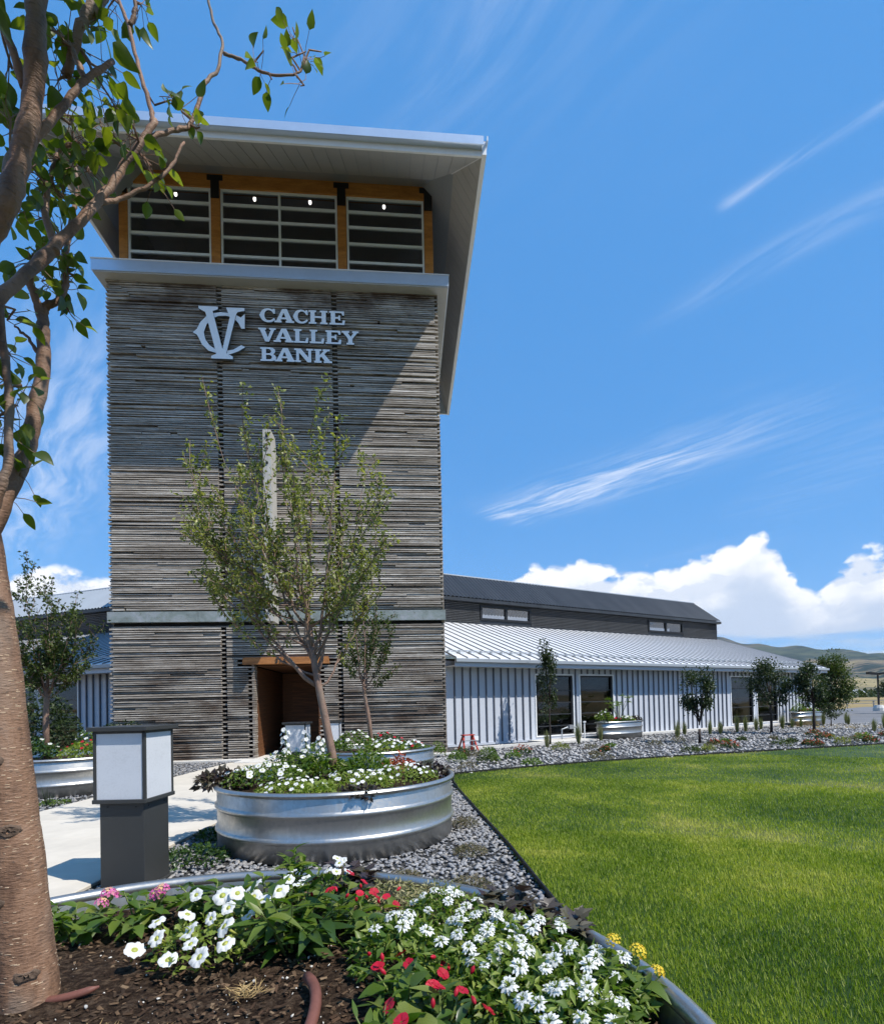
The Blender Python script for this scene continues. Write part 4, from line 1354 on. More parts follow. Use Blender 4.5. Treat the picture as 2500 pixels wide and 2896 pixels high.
# ------------------------------------------------------------------ metal-clad wings
def build_wing(label, origin, yaw, sg, L, windows, upper, detail=True):
    """local x runs along the wall (sg=+1 to the right, -1 to the left), y into the building"""
    t = thing('barn_wing', label, 'building', origin, yaw)

    def bx(mb, a, b, *r):
        x0, x1 = (a, b) if sg > 0 else (-b, -a)
        mb.box(x0, x1, *r)
    ops = [(a, b, 0.2, 2.34) if sg > 0 else (-b, -a, 0.2, 2.34) for a, b in windows]
    mb = MB()
    wall_boxes(mb, 0 if sg > 0 else -L, L if sg > 0 else 0, 0.0, 2.78, 0.0, 0.2, ops)
    bx(mb, L - 0.2, L, 0.2, 13.0, 0, 2.78)
    mb.build('wall', 'barn_white', t)
    mb = MB()
    bx(mb, 0, L - 0.2, 4.0, 4.1, 0, 2.9)
    bx(mb, 0, L - 0.2, 0.2, 4.0, -0.006, 0.03)
    bx(mb, 0, L - 0.2, 0.2, 4.0, 2.80, 2.86)
    mb.build('interior', 'room_dark', t)
    # battens
    full = MB()
    full.box(-0.019, 0.019, -0.048, 0.0, 0.10, 2.58)
    fme = full.mesh('batten', 'batten_shaded')
    short = MB()
    short.box(-0.019, 0.019, -0.048, 0.0, 2.40, 2.58)
    sme = short.mesh('batten', 'batten_shaded')
    n = int(L / 0.305)
    for i in range(1, n):
        s = i * 0.305
        over = any(a - 0.09 < s < b + 0.09 for a, b in windows)
        ob('batten', sme if over else fme, t, (sg * s, 0, 0))
    mb = MB()
    bx(mb, 0, L, -0.03, 0.0, 0.02, 0.10)
    mb.build('base_flashing', 'barn_white', t)
    # windows
    for a, b in windows:
        x0, x1 = (a, b) if sg > 0 else (-b, -a)
        w = MB()
        for p, q, c, d in ((x0 - 0.045, x0, 0.155, 2.385), (x1, x1 + 0.045, 0.155, 2.385), (x0, x1, 2.34, 2.385), (x0, x1, 0.155, 0.2)):
            w.box(p, q, -0.03, 0.03, c, d)
        tr = w.build('window_trim', 'white_trim', t)
        w = MB()
        e = 0.075
        w.box(x0, x0 + e, 0.02, 0.12, 0.2, 2.34)
        w.box(x1 - e, x1, 0.02, 0.12, 0.2, 2.34)
        w.box(x0 + e, x1 - e, 0.02, 0.12, 2.29, 2.34)
        w.box(x0 + e, x1 - e, 0.02, 0.12, 0.2, 0.25)
        fr = w.build('window_frame', 'black_steel', t)
        zs = [0.25, 0.52, 0.94, 1.36, 1.80, 2.29]
        for z in zs[1:-1]:
            w = MB()
            w.box(x0 + e, x1 - e, 0.03, 0.10, z - 0.018, z + 0.018)
            w.build('glazing_bar', 'black_metal', fr)
        for z0, z1 in zip(zs[:-1], zs[1:]):
            w = MB()
            k = random.uniform(-0.006, 0.006)
            w.quad((x0 + e, 0.075, z0), (x1 - e, 0.075, z0), (x1 - e, 0.075 + k, z1), (x0 + e, 0.075 + k, z1))
            w.build('pane', 'glass', fr)
    # eave: soffit, fascia, gutter
    EY = -0.60
    mb = MB()
    bx(mb, -0.0, L + 0.35, EY + 0.02, 0.05, 2.575, 2.60)
    mb.build('eave_soffit', 'white_trim', t)
    mb = MB()
    bx(mb, -0.0, L + 0.35, EY, EY + 0.02, 2.56, 2.745)
    mb.build('eave_fascia', 'barn_white', t)
    mb = MB()
    bx(mb, -0.0, L + 0.37, EY - 0.10, EY, 2.70, 2.80)
    mb.build('gutter', 'gutter_grey', t)
    # white standing-seam roof
    Y1, Z0, Z1 = 5.3, 2.815, 4.93
    sl = (Z1 - Z0) / (Y1 - EY + 0.08)
    ya = EY - 0.08
    pw = 0.41
    npan = int((L + 0.36) / pw)
    pan = MB()
    pan.add([(0.004, ya, Z0), (pw - 0.004, ya, Z0), (pw - 0.004, Y1, Z1), (0.004, Y1, Z1), (0.004, ya, Z0 - 0.02), (pw - 0.004, ya, Z0 - 0.02), (pw - 0.004, Y1, Z1 - 0.02), (0.004, Y1, Z1 - 0.02)],
            [(0, 1, 2, 3), (7, 6, 5, 4), (0, 4, 5, 1), (1, 5, 6, 2), (3, 7, 4, 0)])
    pme = pan.mesh('roof_panel', 'roof_white')
    seam = MB()
    seam.add([(-0.016, ya - 0.01, Z0), (0.016, ya - 0.01, Z0), (0.016, Y1, Z1), (-0.016, Y1, Z1), (-0.011, ya - 0.01, Z0 + 0.034), (0.011, ya - 0.01, Z0 + 0.034), (0.011, Y1, Z1 + 0.034), (-0.011, Y1, Z1 + 0.034)],
             [(0, 1, 5, 4), (1, 2, 6, 5), (2, 3, 7, 6), (3, 0, 4, 7), (4, 5, 6, 7)])
    sme2 = seam.mesh('roof_seam', 'seam_grey')
    clamp = MB()
    yc = EY + 0.42
    zc = Z0 + sl * (yc - ya)
    clamp.box(-0.03, 0.03, yc - 0.03, yc + 0.03, zc + 0.02, zc + 0.10)
    cme = clamp.mesh('snow_guard_clamp', 'gutter_grey')
    for i in range(npan + 1):
        x = i * pw
        if i < npan:
            ob('roof_panel', pme, t, (x if sg > 0 else -x - pw, 0, 0))
        sm = ob('roof_seam', sme2, t, (sg * x, 0, 0))
        if detail:
            ob('snow_guard_clamp', cme, sm)
    mb = MB()
    bx(mb, 0.1, npan * pw, yc - 0.008, yc + 0.008, zc + 0.065, zc + 0.085)
    bx(mb, 0.1, npan * pw, yc + 0.14, yc + 0.156, zc + 0.065 + sl * 0.15, zc + 0.085 + sl * 0.15)
    mb.build('snow_guard', 'gutter_grey', t)
    # end wall under the roof slope
    mb = MB()
    xe = sg * (L - 0.1)
    xs = (xe - 0.09, xe + 0.09)
    mb.add([(x, y, z) for x in xs for y, z in ((0.02, 2.6), (Y1, 2.6), (Y1, Z1 - 0.06), (0.02, Z0 + sl * 0.62 - 0.06))],
           [(0, 1, 2, 3), (7, 6, 5, 4), (0, 4, 5, 1), (1, 5, 6, 2), (2, 6, 7, 3), (3, 7, 4, 0)])
    mb.build('gable_wall', 'barn_white', t)
    # dark monitor (clerestory) with corrugated siding
    U0, U1 = 4.92, 6.02
    ops = [(a, b, 5.22, 5.70) if sg > 0 else (-b, -a, 5.22, 5.70) for a, b in upper]
    mb = MB()
    wall_boxes(mb, 0 if sg > 0 else -L, L if sg > 0 else 0, U0, U1 + 0.1, Y1 + 0.02, Y1 + 0.15, ops)
    bx(mb, L - 0.15, L, Y1 + 0.15, Y1 + 3.3, U0 - 2.0, U1 + 0.1)
    mb.build('monitor_wall', 'black_metal', t)
    nr = 15
    pr = (U1 - U0) / nr
    cuts = sorted([(a - 0.12, b + 0.12) for a, b in upper])
    segs, cur = [], 0.0
    for a, b in cuts:
        segs.append((cur, a))
        cur = b
    segs.append((cur, L))
    mb = MB()
    for a, b in segs:
        x0, x1 = (a, b) if sg > 0 else (-b, -a)
        for i in range(nr - 2):
            z = U0 + 0.06 + i * pr
            mb.add([(x0, Y1 + 0.015, z), (x1, Y1 + 0.015, z), (x1, Y1 - 0.018, z + pr * 0.5), (x0, Y1 - 0.018, z + pr * 0.5), (x1, Y1 + 0.015, z + pr), (x0, Y1 + 0.015, z + pr)],
                   [(0, 1, 2, 3), (3, 2, 4, 5)])
    mb.build('corrugated_siding', 'black_metal', t)
    for (a, b) in upper:
        x0, x1 = (a, b) if sg > 0 else (-b, -a)
        xm = (x0 + x1) / 2
        w = MB()
        for p, q, c, d in ((x0 - 0.1, x0, 5.12, 5.80), (x1, x1 + 0.1, 5.12, 5.80), (x0, x1, 5.70, 5.80), (x0, x1, 5.12, 5.22), (xm - 0.06, xm + 0.06, 5.22, 5.70)):
            w.box(p, q, Y1 - 0.035, Y1 + 0.05, c, d)
        fr = w.build('window_frame', 'black_steel', t)
        for p, q in ((x0, xm - 0.06), (xm + 0.06, x1)):
            w = MB()
            w.quad((p, Y1 + 0.03, 5.22), (q, Y1 + 0.03, 5.22), (q, Y1 + 0.03, 5.70), (p, Y1 + 0.03, 5.70))
            w.build('pane', 'glass_sky', fr)
    # corrugated roof of the monitor, both slopes, dark on the right wing
    RY, RZ = Y1 + 1.62, 7.42
    EYm, EZm = Y1 - 0.22, 6.02
    Lm = L + 0.12
    nn = int(Lm / 0.2)
    mb = MB()
    for side in (0, 1):
        e = (EYm, EZm) if side == 0 else (2 * RY - EYm, EZm)
        o = len(mb.v)
        for i in range(2 * nn + 1):
            x = sg * i * Lm / (2 * nn)
            dz = 0.055 if i % 2 else 0.0
            mb.v += [(x, e[0], e[1] + dz), (x, RY, RZ + dz)]
        for i in range(2 * nn):
            a = o + i * 2
            mb.f.append((a, a + 2, a + 3, a + 1))
            mb.mi.append(0)
    rf = mb.build('monitor_roof', 'black_metal' if sg > 0 else 'gutter_grey', t)  # left roof paler: bright sky reflection put into its colour
    mb = MB()
    mb.tube([(0, RY, RZ + 0.02), (sg * Lm, RY, RZ + 0.02)], 0.05, 8)
    mb.build('ridge_cap', 'gutter_grey', rf)
    mb = MB()
    bx(mb, 0, Lm, EYm - 0.01, EYm + 0.02, EZm - 0.15, EZm - 0.01)
    bx(mb, 0, Lm, EYm + 0.02, Y1 + 0.02, EZm - 0.15, EZm - 0.12)
    mb.build('monitor_fascia', 'black_metal', t)
    mb = MB()
    xs = (sg * (L - 0.02), sg * (L - 0.14))
    mb.add([(x, y, z) for x in xs for y, z in ((Y1, U1), (2 * RY - Y1, U1), (RY, RZ - 0.1))], [(0, 1, 2), (5, 4, 3), (0, 3, 4, 1), (1, 4, 5, 2), (2, 5, 3, 0)])
    mb.build('monitor_gable', 'black_metal', t)
    mb = MB()      # sloping frame ends of the long roofs
    mb.box(min(sg * (L + 0.33), sg * (L + 0.37)), max(sg * (L + 0.33), sg * (L + 0.37)), -0.0, 0.001, 2.0, 2.001)
    # downspout
    xd = sg * (L - 0.4)
    mb = MB()
    mb.tube([(xd, EY - 0.04, 2.70), (xd, EY - 0.02, 2.55), (xd, -0.12, 2.40), (xd, -0.07, 2.25), (xd, -0.07, 0.15)], 0.045, 8)
    mb.build('downspout', 'gutter_grey', t)
    return t


build_wing('long pale grey metal clad wing with white seamed roof right of the tower', BR, BARN_YAW, 1, 22.05,
           [(3.63, 5.36), (5.72, 7.42), (15.0, 16.72), (17.06, 18.78)], [(4.95, 7.62), (16.0, 18.75)])
build_wing('shaded grey metal clad wing with seamed roof left of the tower', LB_O, LB_YAW, -1, 20.0,
           [(2.85, 4.55), (4.9, 6.6), (9.0, 10.7)], [(5.0, 7.6)], detail=False)

# ------------------------------------------------------------------ planters, lamps, small things
def build_tank(key, label, h=0.63, name='planter_tank', ring=64, sx=1.0, rot=0.0, pos=None, r=None, soil=0.56):
    cx, cy, rad = TANKS[key] if pos is None else (pos[0], pos[1], r)
    t = thing(name, label, 'planter', (cx, cy, 0), rot, 'round steel stock tank planters')
    prof = [(rad - 0.03, 0.0), (rad - 0.005, 0.012), (rad - 0.004, 0.17), (rad + 0.004, 0.18), (rad + 0.016, 0.195), (rad + 0.016, 0.212), (rad + 0.004, 0.228), (rad - 0.004, 0.24),
            (rad - 0.004, 0.40), (rad + 0.004, 0.41), (rad + 0.016, 0.425), (rad + 0.016, 0.442), (rad + 0.004, 0.458), (rad - 0.004, 0.47), (rad - 0.006, h - 0.02), (rad - 0.012, h - 0.01), (rad - 0.018, h - 0.02), (rad - 0.022, 0.3)]
    mb = MB()
    mb.lathe(prof, ring)
    w = mb.build('wall', 'galvanised', t, True)
    mb = MB()
    rp = [(rad + 0.004 + 0.027 * math.cos(a), h - 0.014 + 0.027 * math.sin(a)) for a in [i * math.pi / 4 for i in range(9)]]
    mb.lathe(rp, ring)
    mb.build('rim', 'galvanised', t, True)
    nr, na = (18, 72) if key == 'near' else (4, 24)
    mb = MB()
    for i in range(nr + 1):
        q = i / nr * (rad - 0.022)
        for j in range(na):
            a = 2 * math.pi * j / na
            z = soil + (0.014 * math.sin(5 * q * math.cos(a) + 1) * math.cos(6 * q * math.sin(a)) + random.uniform(-0.006, 0.006)) * (1 if i < nr else 0) - 0.02 * (i / nr) ** 3
            mb.v.append((q * math.cos(a), q * math.sin(a), z))
    for i in range(nr):
        for j in range(na):
            mb.f.append((i * na + j, i * na + (j + 1) % na, (i + 1) * na + (j + 1) % na, (i + 1) * na + j))
            mb.mi.append(0)
    mb.build('soil', 'soil', t, True)
    if sx != 1.0:
        t.scale = (sx, 1, 1)
    return t


NEAR = build_tank('near', 'nearest round galvanised tank planter, its rim crossing the bottom of the view', ring=128)
build_tank('mid', 'round galvanised tank planter with a young tree, in the middle of the gravel', ring=96)
build_tank('back', 'round galvanised tank planter beside the entrance, behind the middle one')
build_tank('left', 'round galvanised tank planter left of the walk behind the near lamp')


def soft(o, w=0.004):
    m = o.modifiers.new('bevel', 'BEVEL')
    m.width = w
    m.segments = 2
    return o


def build_bollard(label, pos, yaw, k=1.0, zb=0.70):
    t = thing('bollard_lamp', label, 'lamp', (pos[0], pos[1], 0), yaw, 'square bollard lamps along the walk')
    pw, lw, cw = 0.175 * k, 0.205 * k, 0.238 * k
    zl = zb + 0.545 * k
    mb = MB()
    mb.box(-pw, pw, -pw, pw, 0, zb - 0.02)
    soft(mb.build('post', 'bollard_paint', t))
    mb = MB()
    mb.box(-pw - 0.03, pw + 0.03, -pw - 0.03, pw + 0.03, 0.0, 0.022)
    soft(mb.build('foot_plate', 'bollard_paint', t))
    for sx in (-1, 1):
        for q in (0, 1):
            mb = MB()
            c0 = (sx * lw * 0.55, -pw, zb - 0.05) if q == 0 else (pw, sx * lw * 0.55, zb - 0.05)
            d0 = (0, -0.004, 0) if q == 0 else (0.004, 0, 0)
            mb.tube([c0, tuple(a_ + b_ for a_, b_ in zip(c0, d0))], 0.007, 8)
            mb.build('screw', 'black_steel', t)
    mb = MB()
    mb.box(-lw - 0.008, lw + 0.008, -lw - 0.008, lw + 0.008, zb - 0.02, zb + 0.012)
    soft(mb.build('base_plate', 'bollard_paint', t))
    for a in (-1, 1):
        for b in (-1, 1):
            mb = MB()
            x0, y0 = a * lw, b * lw
            mb.box(min(x0, x0 - a * 0.022), max(x0, x0 - a * 0.022), min(y0, y0 - b * 0.022), max(y0, y0 - b * 0.022), zb + 0.012, zl)
            mb.build('corner_post', 'bollard_paint', t)
    i = lw - 0.024
    for q in range(4):
        mb = MB()
        mb.box(-i, i, -lw + 0.006, -lw + 0.010, zb + 0.012, zl - 0.02)
        o = mb.build('lamp_panel', 'lamp_panel', t)
        o.rotation_euler = (0, 0, q * math.pi / 2)
    mb = MB()
    mb.box(-lw, lw, -lw, lw, zl - 0.02, zl)
    mb.build('top_frame', 'bollard_paint', t)
    mb = MB()
    mb.box(-cw, cw, -cw, cw, zl, zl + 0.034 * k)
    soft(mb.build('cap', 'bollard_paint', t))
    return t


build_bollard('large square bollard lamp with white panels, nearest at the left of the near planter', (-2.645, 4.48), -0.0187, 1.0, 0.70)
build_bollard('square bollard lamp with white panels in front of the dark doorway', (-3.15, 10.75), 0.03, 1.0, 0.53)
build_bollard('farthest square bollard lamp right of the doorway, half behind the trunk', (-3.13, 13.75), 0.09, 0.88, 0.53)


def build_ladder():
    t = thing('step_ladder', 'small red folding step ladder standing at the wall of the right wing', 'ladder', (0.27, 16.15, 0.0), BARN_YAW)
    for sx in (-1, 1):
        for sy, m_ in ((-1, 'ladder_red'), (1, 'ladder_red')):
            mb = MB()
            b = Vector((sx * 0.24, sy * 0.20, 0))
            tpt = Vector((sx * 0.16, sy * 0.03, 0.46))
            e = Vector((0.022, 0, 0))
            g = Vector((0, 0.035 * -sy, 0))
            mb.add([b - e, b + e, b + e + g, b - e + g, tpt - e, tpt + e, tpt + e + g, tpt - e + g], [(0, 3, 2, 1), (4, 5, 6, 7), (0, 1, 5, 4), (1, 2, 6, 5), (2, 3, 7, 6), (3, 0, 4, 7)])
            mb.build('rail', m_, t)
    for z, y in ((0.16, -0.13), (0.31, -0.08)):
        mb = MB()
        mb.box(-0.2, 0.2, y - 0.05, y + 0.03, z - 0.012, z + 0.012)
        mb.build('step', 'ladder_metal', t)
    mb = MB()
    mb.box(-0.2, 0.2, -0.08, 0.08, 0.455, 0.485)
    mb.build('top_cap', 'ladder_red', t)


build_ladder()


def at_wall(s, off):
    p = BR + B_AX * s - B_IN * off
    return (p.x, p.y, 0.0)


def build_wall_bits():
    t = thing('outlet_box', 'small grey outdoor socket box low on the right wing wall', 'socket', at_wall(1.0, 0.0), BARN_YAW)
    mb = MB()
    mb.box(-0.09, 0.09, -0.13, -0.055, 0.12, 0.32)
    mb.build('box', 'gutter_grey', t)
    mb = MB()
    mb.box(-0.095, 0.095, -0.15, -0.131, 0.19, 0.33)
    mb.build('cover', 'white_trim', t)
    t = thing('water_pipe', 'bent metal water pipes with valve standing before the first window', 'pipe', at_wall(4.75, 0.55), BARN_YAW)
    mb = MB()
    mb.tube([(-0.45, 0, 0), (-0.45, 0, 0.42), (-0.2, 0, 0.48), (0.2, 0, 0.48), (0.32, 0, 0.42), (0.32, 0, 0)], 0.025, 8)
    mb.build('pipe', 'gutter_grey', t)
    mb = MB()
    mb.box(-0.14, 0.06, -0.07, 0.07, 0.42, 0.56)
    mb.build('valve', 'seam_grey', t)
    mb = MB()
    mb.tube([(0.62, 0, 0), (0.62, 0, 0.62)], 0.028, 8)
    mb.tube([(0.62, 0, 0.62), (0.62, 0, 0.67)], 0.06, 8)
    mb.build('standpipe', 'white_trim', t)


build_wall_bits()

# ------------------------------------------------------------------ trees
def bez(p0, p1, p2, n):
    return [tuple((1 - t) ** 2 * np.array(p0) + 2 * t * (1 - t) * np.array(p1) + t * t * np.array(p2)) for t in np.linspace(0, 1, n)]


def vase_tree(label, trunk, trunk_r, targets, fork_ts, leaf_n, leaf_len, leaf_mat, group=None, name='young_tree', shoots=7, leaf=OVATE_S, seed=1, bark='bark_small', fall=0.3):
    """trunk polyline (world), main limbs sweep up to targets, shoots carry the leaves"""
    rr = np.random.default_rng(seed)
    base = np.array(trunk[0])
    t = thing(name, label, 'tree', tuple(base), 0, group)
    tk = [np.array(p) - base for p in trunk]
    mb = MB()
    mb.tube(tk, trunk_r, 12)
    mb.build('trunk', bark, t, True)
    lp, ld = [], []
    seglen = np.cumsum([0] + [np.linalg.norm(b - a) for a, b in zip(tk[:-1], tk[1:])])

    def on_trunk(u):
        s = u * seglen[-1]
        i = min(len(tk) - 2, int(np.searchsorted(seglen, s, side='right') - 1))
        w = (s - seglen[i]) / (seglen[i + 1] - seglen[i])
        return tk[i] * (1 - w) + tk[i + 1] * w
    for q, tg in enumerate(targets):
        tg = (np.array(tg) - base) * np.array([0.92 if tg[0] < base[0] else 0.96, 1.0, 0.905])
        u = fork_ts[q % len(fork_ts)]
        p0 = on_trunk(u)
        d = tg - p0
        mid = p0 + np.array([d[0] * 0.62, d[1] * 0.62, d[2] * 0.30])
        pts = bez(p0, mid, tg, 12)
        pts = [np.array(p) + rr.normal(size=3) * 0.012 * (0 if i == 0 else 1) for i, p in enumerate(pts)]
        L = np.linalg.norm(d)
        r0 = 0.006 + 0.0056 * L
        mb = MB()
        mb.tube(pts, [r0 * (1 - 0.86 * i / 11) for i in range(12)], 6)
        tw = MB()
        for s_ in range(shoots):
            i = rr.integers(3, 12)
            a = pts[min(i, 11)]
            tang = pts[min(i, 11)] - pts[i - 2]
            tang /= np.linalg.norm(tang) + 1e-9
            dv = tang * 0.6 + rr.normal(size=3) * np.array([0.36, 0.5, 0.4]) + np.array([0, 0, 0.5])
            dv /= np.linalg.norm(dv)
            ln = rr.uniform(0.22, 0.80) * min(1.0, L / 2.2)
            b = a + dv * ln * 0.55 + rr.normal(size=3) * 0.02
            c = a + dv * ln + np.array([0, 0, 0.08 * ln])
            tw.tube([a, b, c], [0.0065, 0.005, 0.003], 4, cap=False)
            m_ = int(leaf_n * ln)
            for _ in range(m_):
                w = rr.uniform(0.15, 1.0)
                p = a * (1 - w) + c * w
                lp.append(p + rr.normal(size=3) * 0.028)
                o = rr.normal(size=3) + dv * 0.5
                o[2] -= fall
                ld.append(o)
        for i in range(4, 12):     # leaves on the limb itself
            for _ in range(int(leaf_n * 0.09)):
                lp.append(np.array(pts[i]) + rr.normal(size=3) * 0.02)
                o = rr.normal(size=3)
                o[2] -= fall
                ld.append(o)
        br = mb.build('branch', bark, t, True)
        tag(tw.build('twigs', bark, br), kind='stuff')
    lp, ld = np.array(lp), np.array(ld)
    up = rr.normal(size=ld.shape) * 0.7 + np.array([0, 0, 1.0])
    rot = frame_rot(ld, up)
    sc = rr.uniform(0.65, 1.25, len(lp)) * leaf_len
    tip = lp + rot[:, :, 0] * 0.01
    scatter('foliage', leaf[0], leaf[1], tip, rot, sc, leaf_mat, t, False, 'stuff')
    return t


vase_tree('young tree with reddish trunk rising from the middle planter before the tower', [(-1.385, 6.2, 0.48), (-1.43, 6.2, 0.85), (-1.50, 6.2, 1.25), (-1.557, 6.2, 1.56), (-1.615, 6.2, 1.9), (-1.66, 6.2, 2.3), (-1.72, 6.2, 2.75)],
          [0.055, 0.047, 0.043, 0.040, 0.036, 0.028, 0.018],
          [(-1.96, 6.1, 5.27), (-2.81, 6.3, 4.90), (-2.45, 5.9, 4.3), (-3.02, 6.2, 3.97), (-3.16, 6.6, 3.80), (-2.9, 6.0, 3.14), (-2.97, 6.4, 2.92), (-1.66, 6.3, 5.0), (-1.27, 6.0, 4.79), (-1.05, 6.5, 4.47), (-0.83, 6.2, 4.0),
           (-0.7, 5.9, 3.56), (-0.96, 6.6, 3.26), (-2.52, 6.7, 4.51), (-1.64, 5.6, 3.77), (-1.58, 6.9, 4.08), (-2.05, 5.6, 3.43), (-1.01, 5.7, 3.24), (-2.44, 6.4, 4.73), (-3.0, 6.0, 3.65), (-2.75, 6.3, 3.30), (-2.95, 6.1, 4.15), (-2.6, 5.8, 2.95), (-2.65, 6.0, 3.9), (-1.2, 6.1, 3.9)],
          (0.62, 0.98, 0.80, 0.50, 0.90, 0.70, 0.56, 0.86, 0.66), 92, 0.054, 'leaf_mid', 'young trees in planters', seed=3, shoots=9)
vase_tree('slim young tree in the back planter right of the doorway', [(-1.576, 10.0, 0.48), (-1.62, 10, 1.1), (-1.70, 10, 1.64), (-1.72, 10, 1.9)], [0.045, 0.038, 0.034, 0.03],
          [(-1.7, 10.0, 4.85), (-1.39, 10.2, 4.08), (-1.10, 9.8, 3.08), (-2.15, 10.3, 3.39), (-1.89, 9.7, 4.15), (-1.29, 10.5, 2.72), (-1.17, 9.9, 2.15), (-2.1, 9.8, 2.44), (-1.68, 10.5, 3.75), (-1.39, 9.4, 2.89)],
          (0.75, 0.95, 0.85, 0.98), 105, 0.056, 'leaf_olive', 'young trees in planters', seed=4, shoots=8)
vase_tree('bushy young tree in the left planter beyond the walk', [(-7.5, 10.0, 0.48), (-7.52, 10, 1.2), (-7.50, 10, 1.7), (-7.5, 10, 1.95)], [0.055, 0.05, 0.045, 0.04],
          [(-7.88, 10.0, 4.0), (-7.72, 10.3, 3.85), (-7.25, 9.8, 3.66), (-7.46, 10.4, 3.73), (-6.95, 10.0, 3.67), (-6.56, 10.1, 3.15), (-6.62, 9.7, 3.3), (-6.97, 10.3, 2.46), (-7.86, 9.8, 3.1), (-8.2, 10.3, 2.62),
           (-7.31, 9.5, 3.23), (-7.75, 10.6, 3.02), (-6.73, 9.8, 2.33), (-7.96, 10.0, 2.2), (-6.69, 9.5, 3.09), (-7.2, 9.6, 2.9), (-7.6, 9.5, 2.7)],
          (0.8, 0.95, 0.87, 0.99), 105, 0.064, 'leaf_olive', 'young trees in planters', seed=5, shoots=10)


def crown_tree(label, base, height, trunk_h, radii, n_leaf, leaf_len, mat, trunk_r=0.03, name='small_tree', group=None, seed=1, lobes=9, multi=1):
    rr = np.random.default_rng(seed)
    t = thing(name, label, 'tree', (base[0], base[1], 0), 0, group)
    cz = (height + trunk_h) / 2 + 0.05
    rx, ry, rz = radii[0], radii[0], (height - trunk_h) / 2
    mb = MB()
    if multi == 1:
        mb.tube([(0, 0, -0.02), (0.01, 0, trunk_h * 0.6), (0.0, 0.01, trunk_h + 0.1), (0.02, 0, cz)], [trunk_r * 1.2, trunk_r, trunk_r * 0.8, trunk_r * 0.35], 8)
        mb.build('trunk', 'bark_dark', t, True)
    else:
        mb.tube([(0, 0, -0.02), (0, 0, trunk_h * 0.45)], [trunk_r * 1.1, trunk_r], 8)
        mb.build('trunk', 'bark_dark', t, True)
    # lobed crown: leaf clumps gathered round limb ends
    pos = []
    for q in range(lobes):
        a = rr.uniform(0, 6.28)
        u = rr.uniform(-0.85, 0.95)
        k = math.sqrt(max(0.05, 1 - u * u)) * rr.uniform(0.45, 0.95)
        c = np.array([rx * k * math.cos(a), ry * k * math.sin(a), cz + rz * u * 0.95])
        b0 = np.array([0, 0, trunk_h * rr.uniform(0.55, 1.0)]) if multi > 1 else np.array([0, 0, trunk_h + (c[2] - trunk_h) * 0.35])
        br = MB()
        mid = b0 * 0.5 + c * 0.5 + np.array([c[0] * 0.12, c[1] * 0.12, -0.03])
        br.tube(bez(b0, mid, c, 5), [trunk_r * 0.5, trunk_r * 0.42, trunk_r * 0.34, trunk_r * 0.25, trunk_r * 0.14], 5)
        br.build('branch', 'bark_dark', t, True)
        m_ = int(n_leaf * 1.5 / lobes)
        s = np.clip(rr.normal(size=(m_, 3)), -1.9, 1.9) * np.array([rx, ry, rz]) * rr.uniform(0.13, 0.30)
        pos.append(c + s)
    pos = np.concatenate(pos)
    d = pos - np.array([0, 0, cz])
    ld = d / (np.linalg.norm(d, axis=1)[:, None] + 1e-6) + rr.normal(size=d.shape) * 0.8 + np.array([0, 0, -0.25])
    rot = frame_rot(ld, rr.normal(size=d.shape) * 0.5 + np.array([0, 0, 1.0]))
    sc = rr.uniform(0.5, 1.1, len(pos)) * leaf_len * 0.85
    scatter('crown', OVATE_S[0], OVATE_S[1], pos, rot, sc, mat, t, False, 'stuff')
    return t


crown_tree('tall slim dark young tree in front of the first window of the right wing', (2.962, 17.79), 3.0, 0.85, (0.34,), 1500, 0.11, 'leaf_dark', 0.028, seed=21, lobes=13, group='young trees in the rock bed')
crown_tree('round dark young tree with several stems before the blank wall of the right wing', (7.59, 17.29), 2.2, 0.95, (0.48,), 1700, 0.12, 'leaf_dark', 0.04, seed=22, lobes=12, multi=4, group='young trees in the rock bed')
crown_tree('broad dark young tree before the last windows of the right wing', (11.88, 20.84), 2.55, 0.95, (0.80,), 2600, 0.13, 'leaf_dark', 0.045, seed=23, lobes=16, group='young trees in the rock bed')
crown_tree('dense dark young tree at the far corner of the right wing', (12.92, 19.94), 2.35, 0.95, (0.52,), 2000, 0.13, 'leaf_dark', 0.045, seed=24, lobes=12, group='young trees in the rock bed')
crown_tree('tiny dark sapling standing alone at the edge of the car park', (17.14, 25.24), 0.98, 0.36, (0.36,), 500, 0.10, 'leaf_dark', 0.022, seed=25, lobes=8, group='young trees in the rock bed')
crown_tree('large olive green bushy tree beyond the end of the right wing', (27.4, 40.5), 4.1, 0.5, (1.35,), 6500, 0.22, 'leaf_olive', 0.12, name='big_tree', seed=26, lobes=26)
crown_tree('rounded roadside tree cut by the right edge beside the lamp post', (31.5, 39.5), 2.6, 0.7, (0.8,), 1200, 0.2, 'leaf_dark', 0.06, name='roadside_tree', seed=27, lobes=10)
crown_tree('pale green tree top showing over the end of the wing roof', (25.2, 47.0), 3.9, 0.6, (1.0,), 1500, 0.22, 'leaf_mid', 0.08, name='roadside_tree', seed=28, lobes=12)


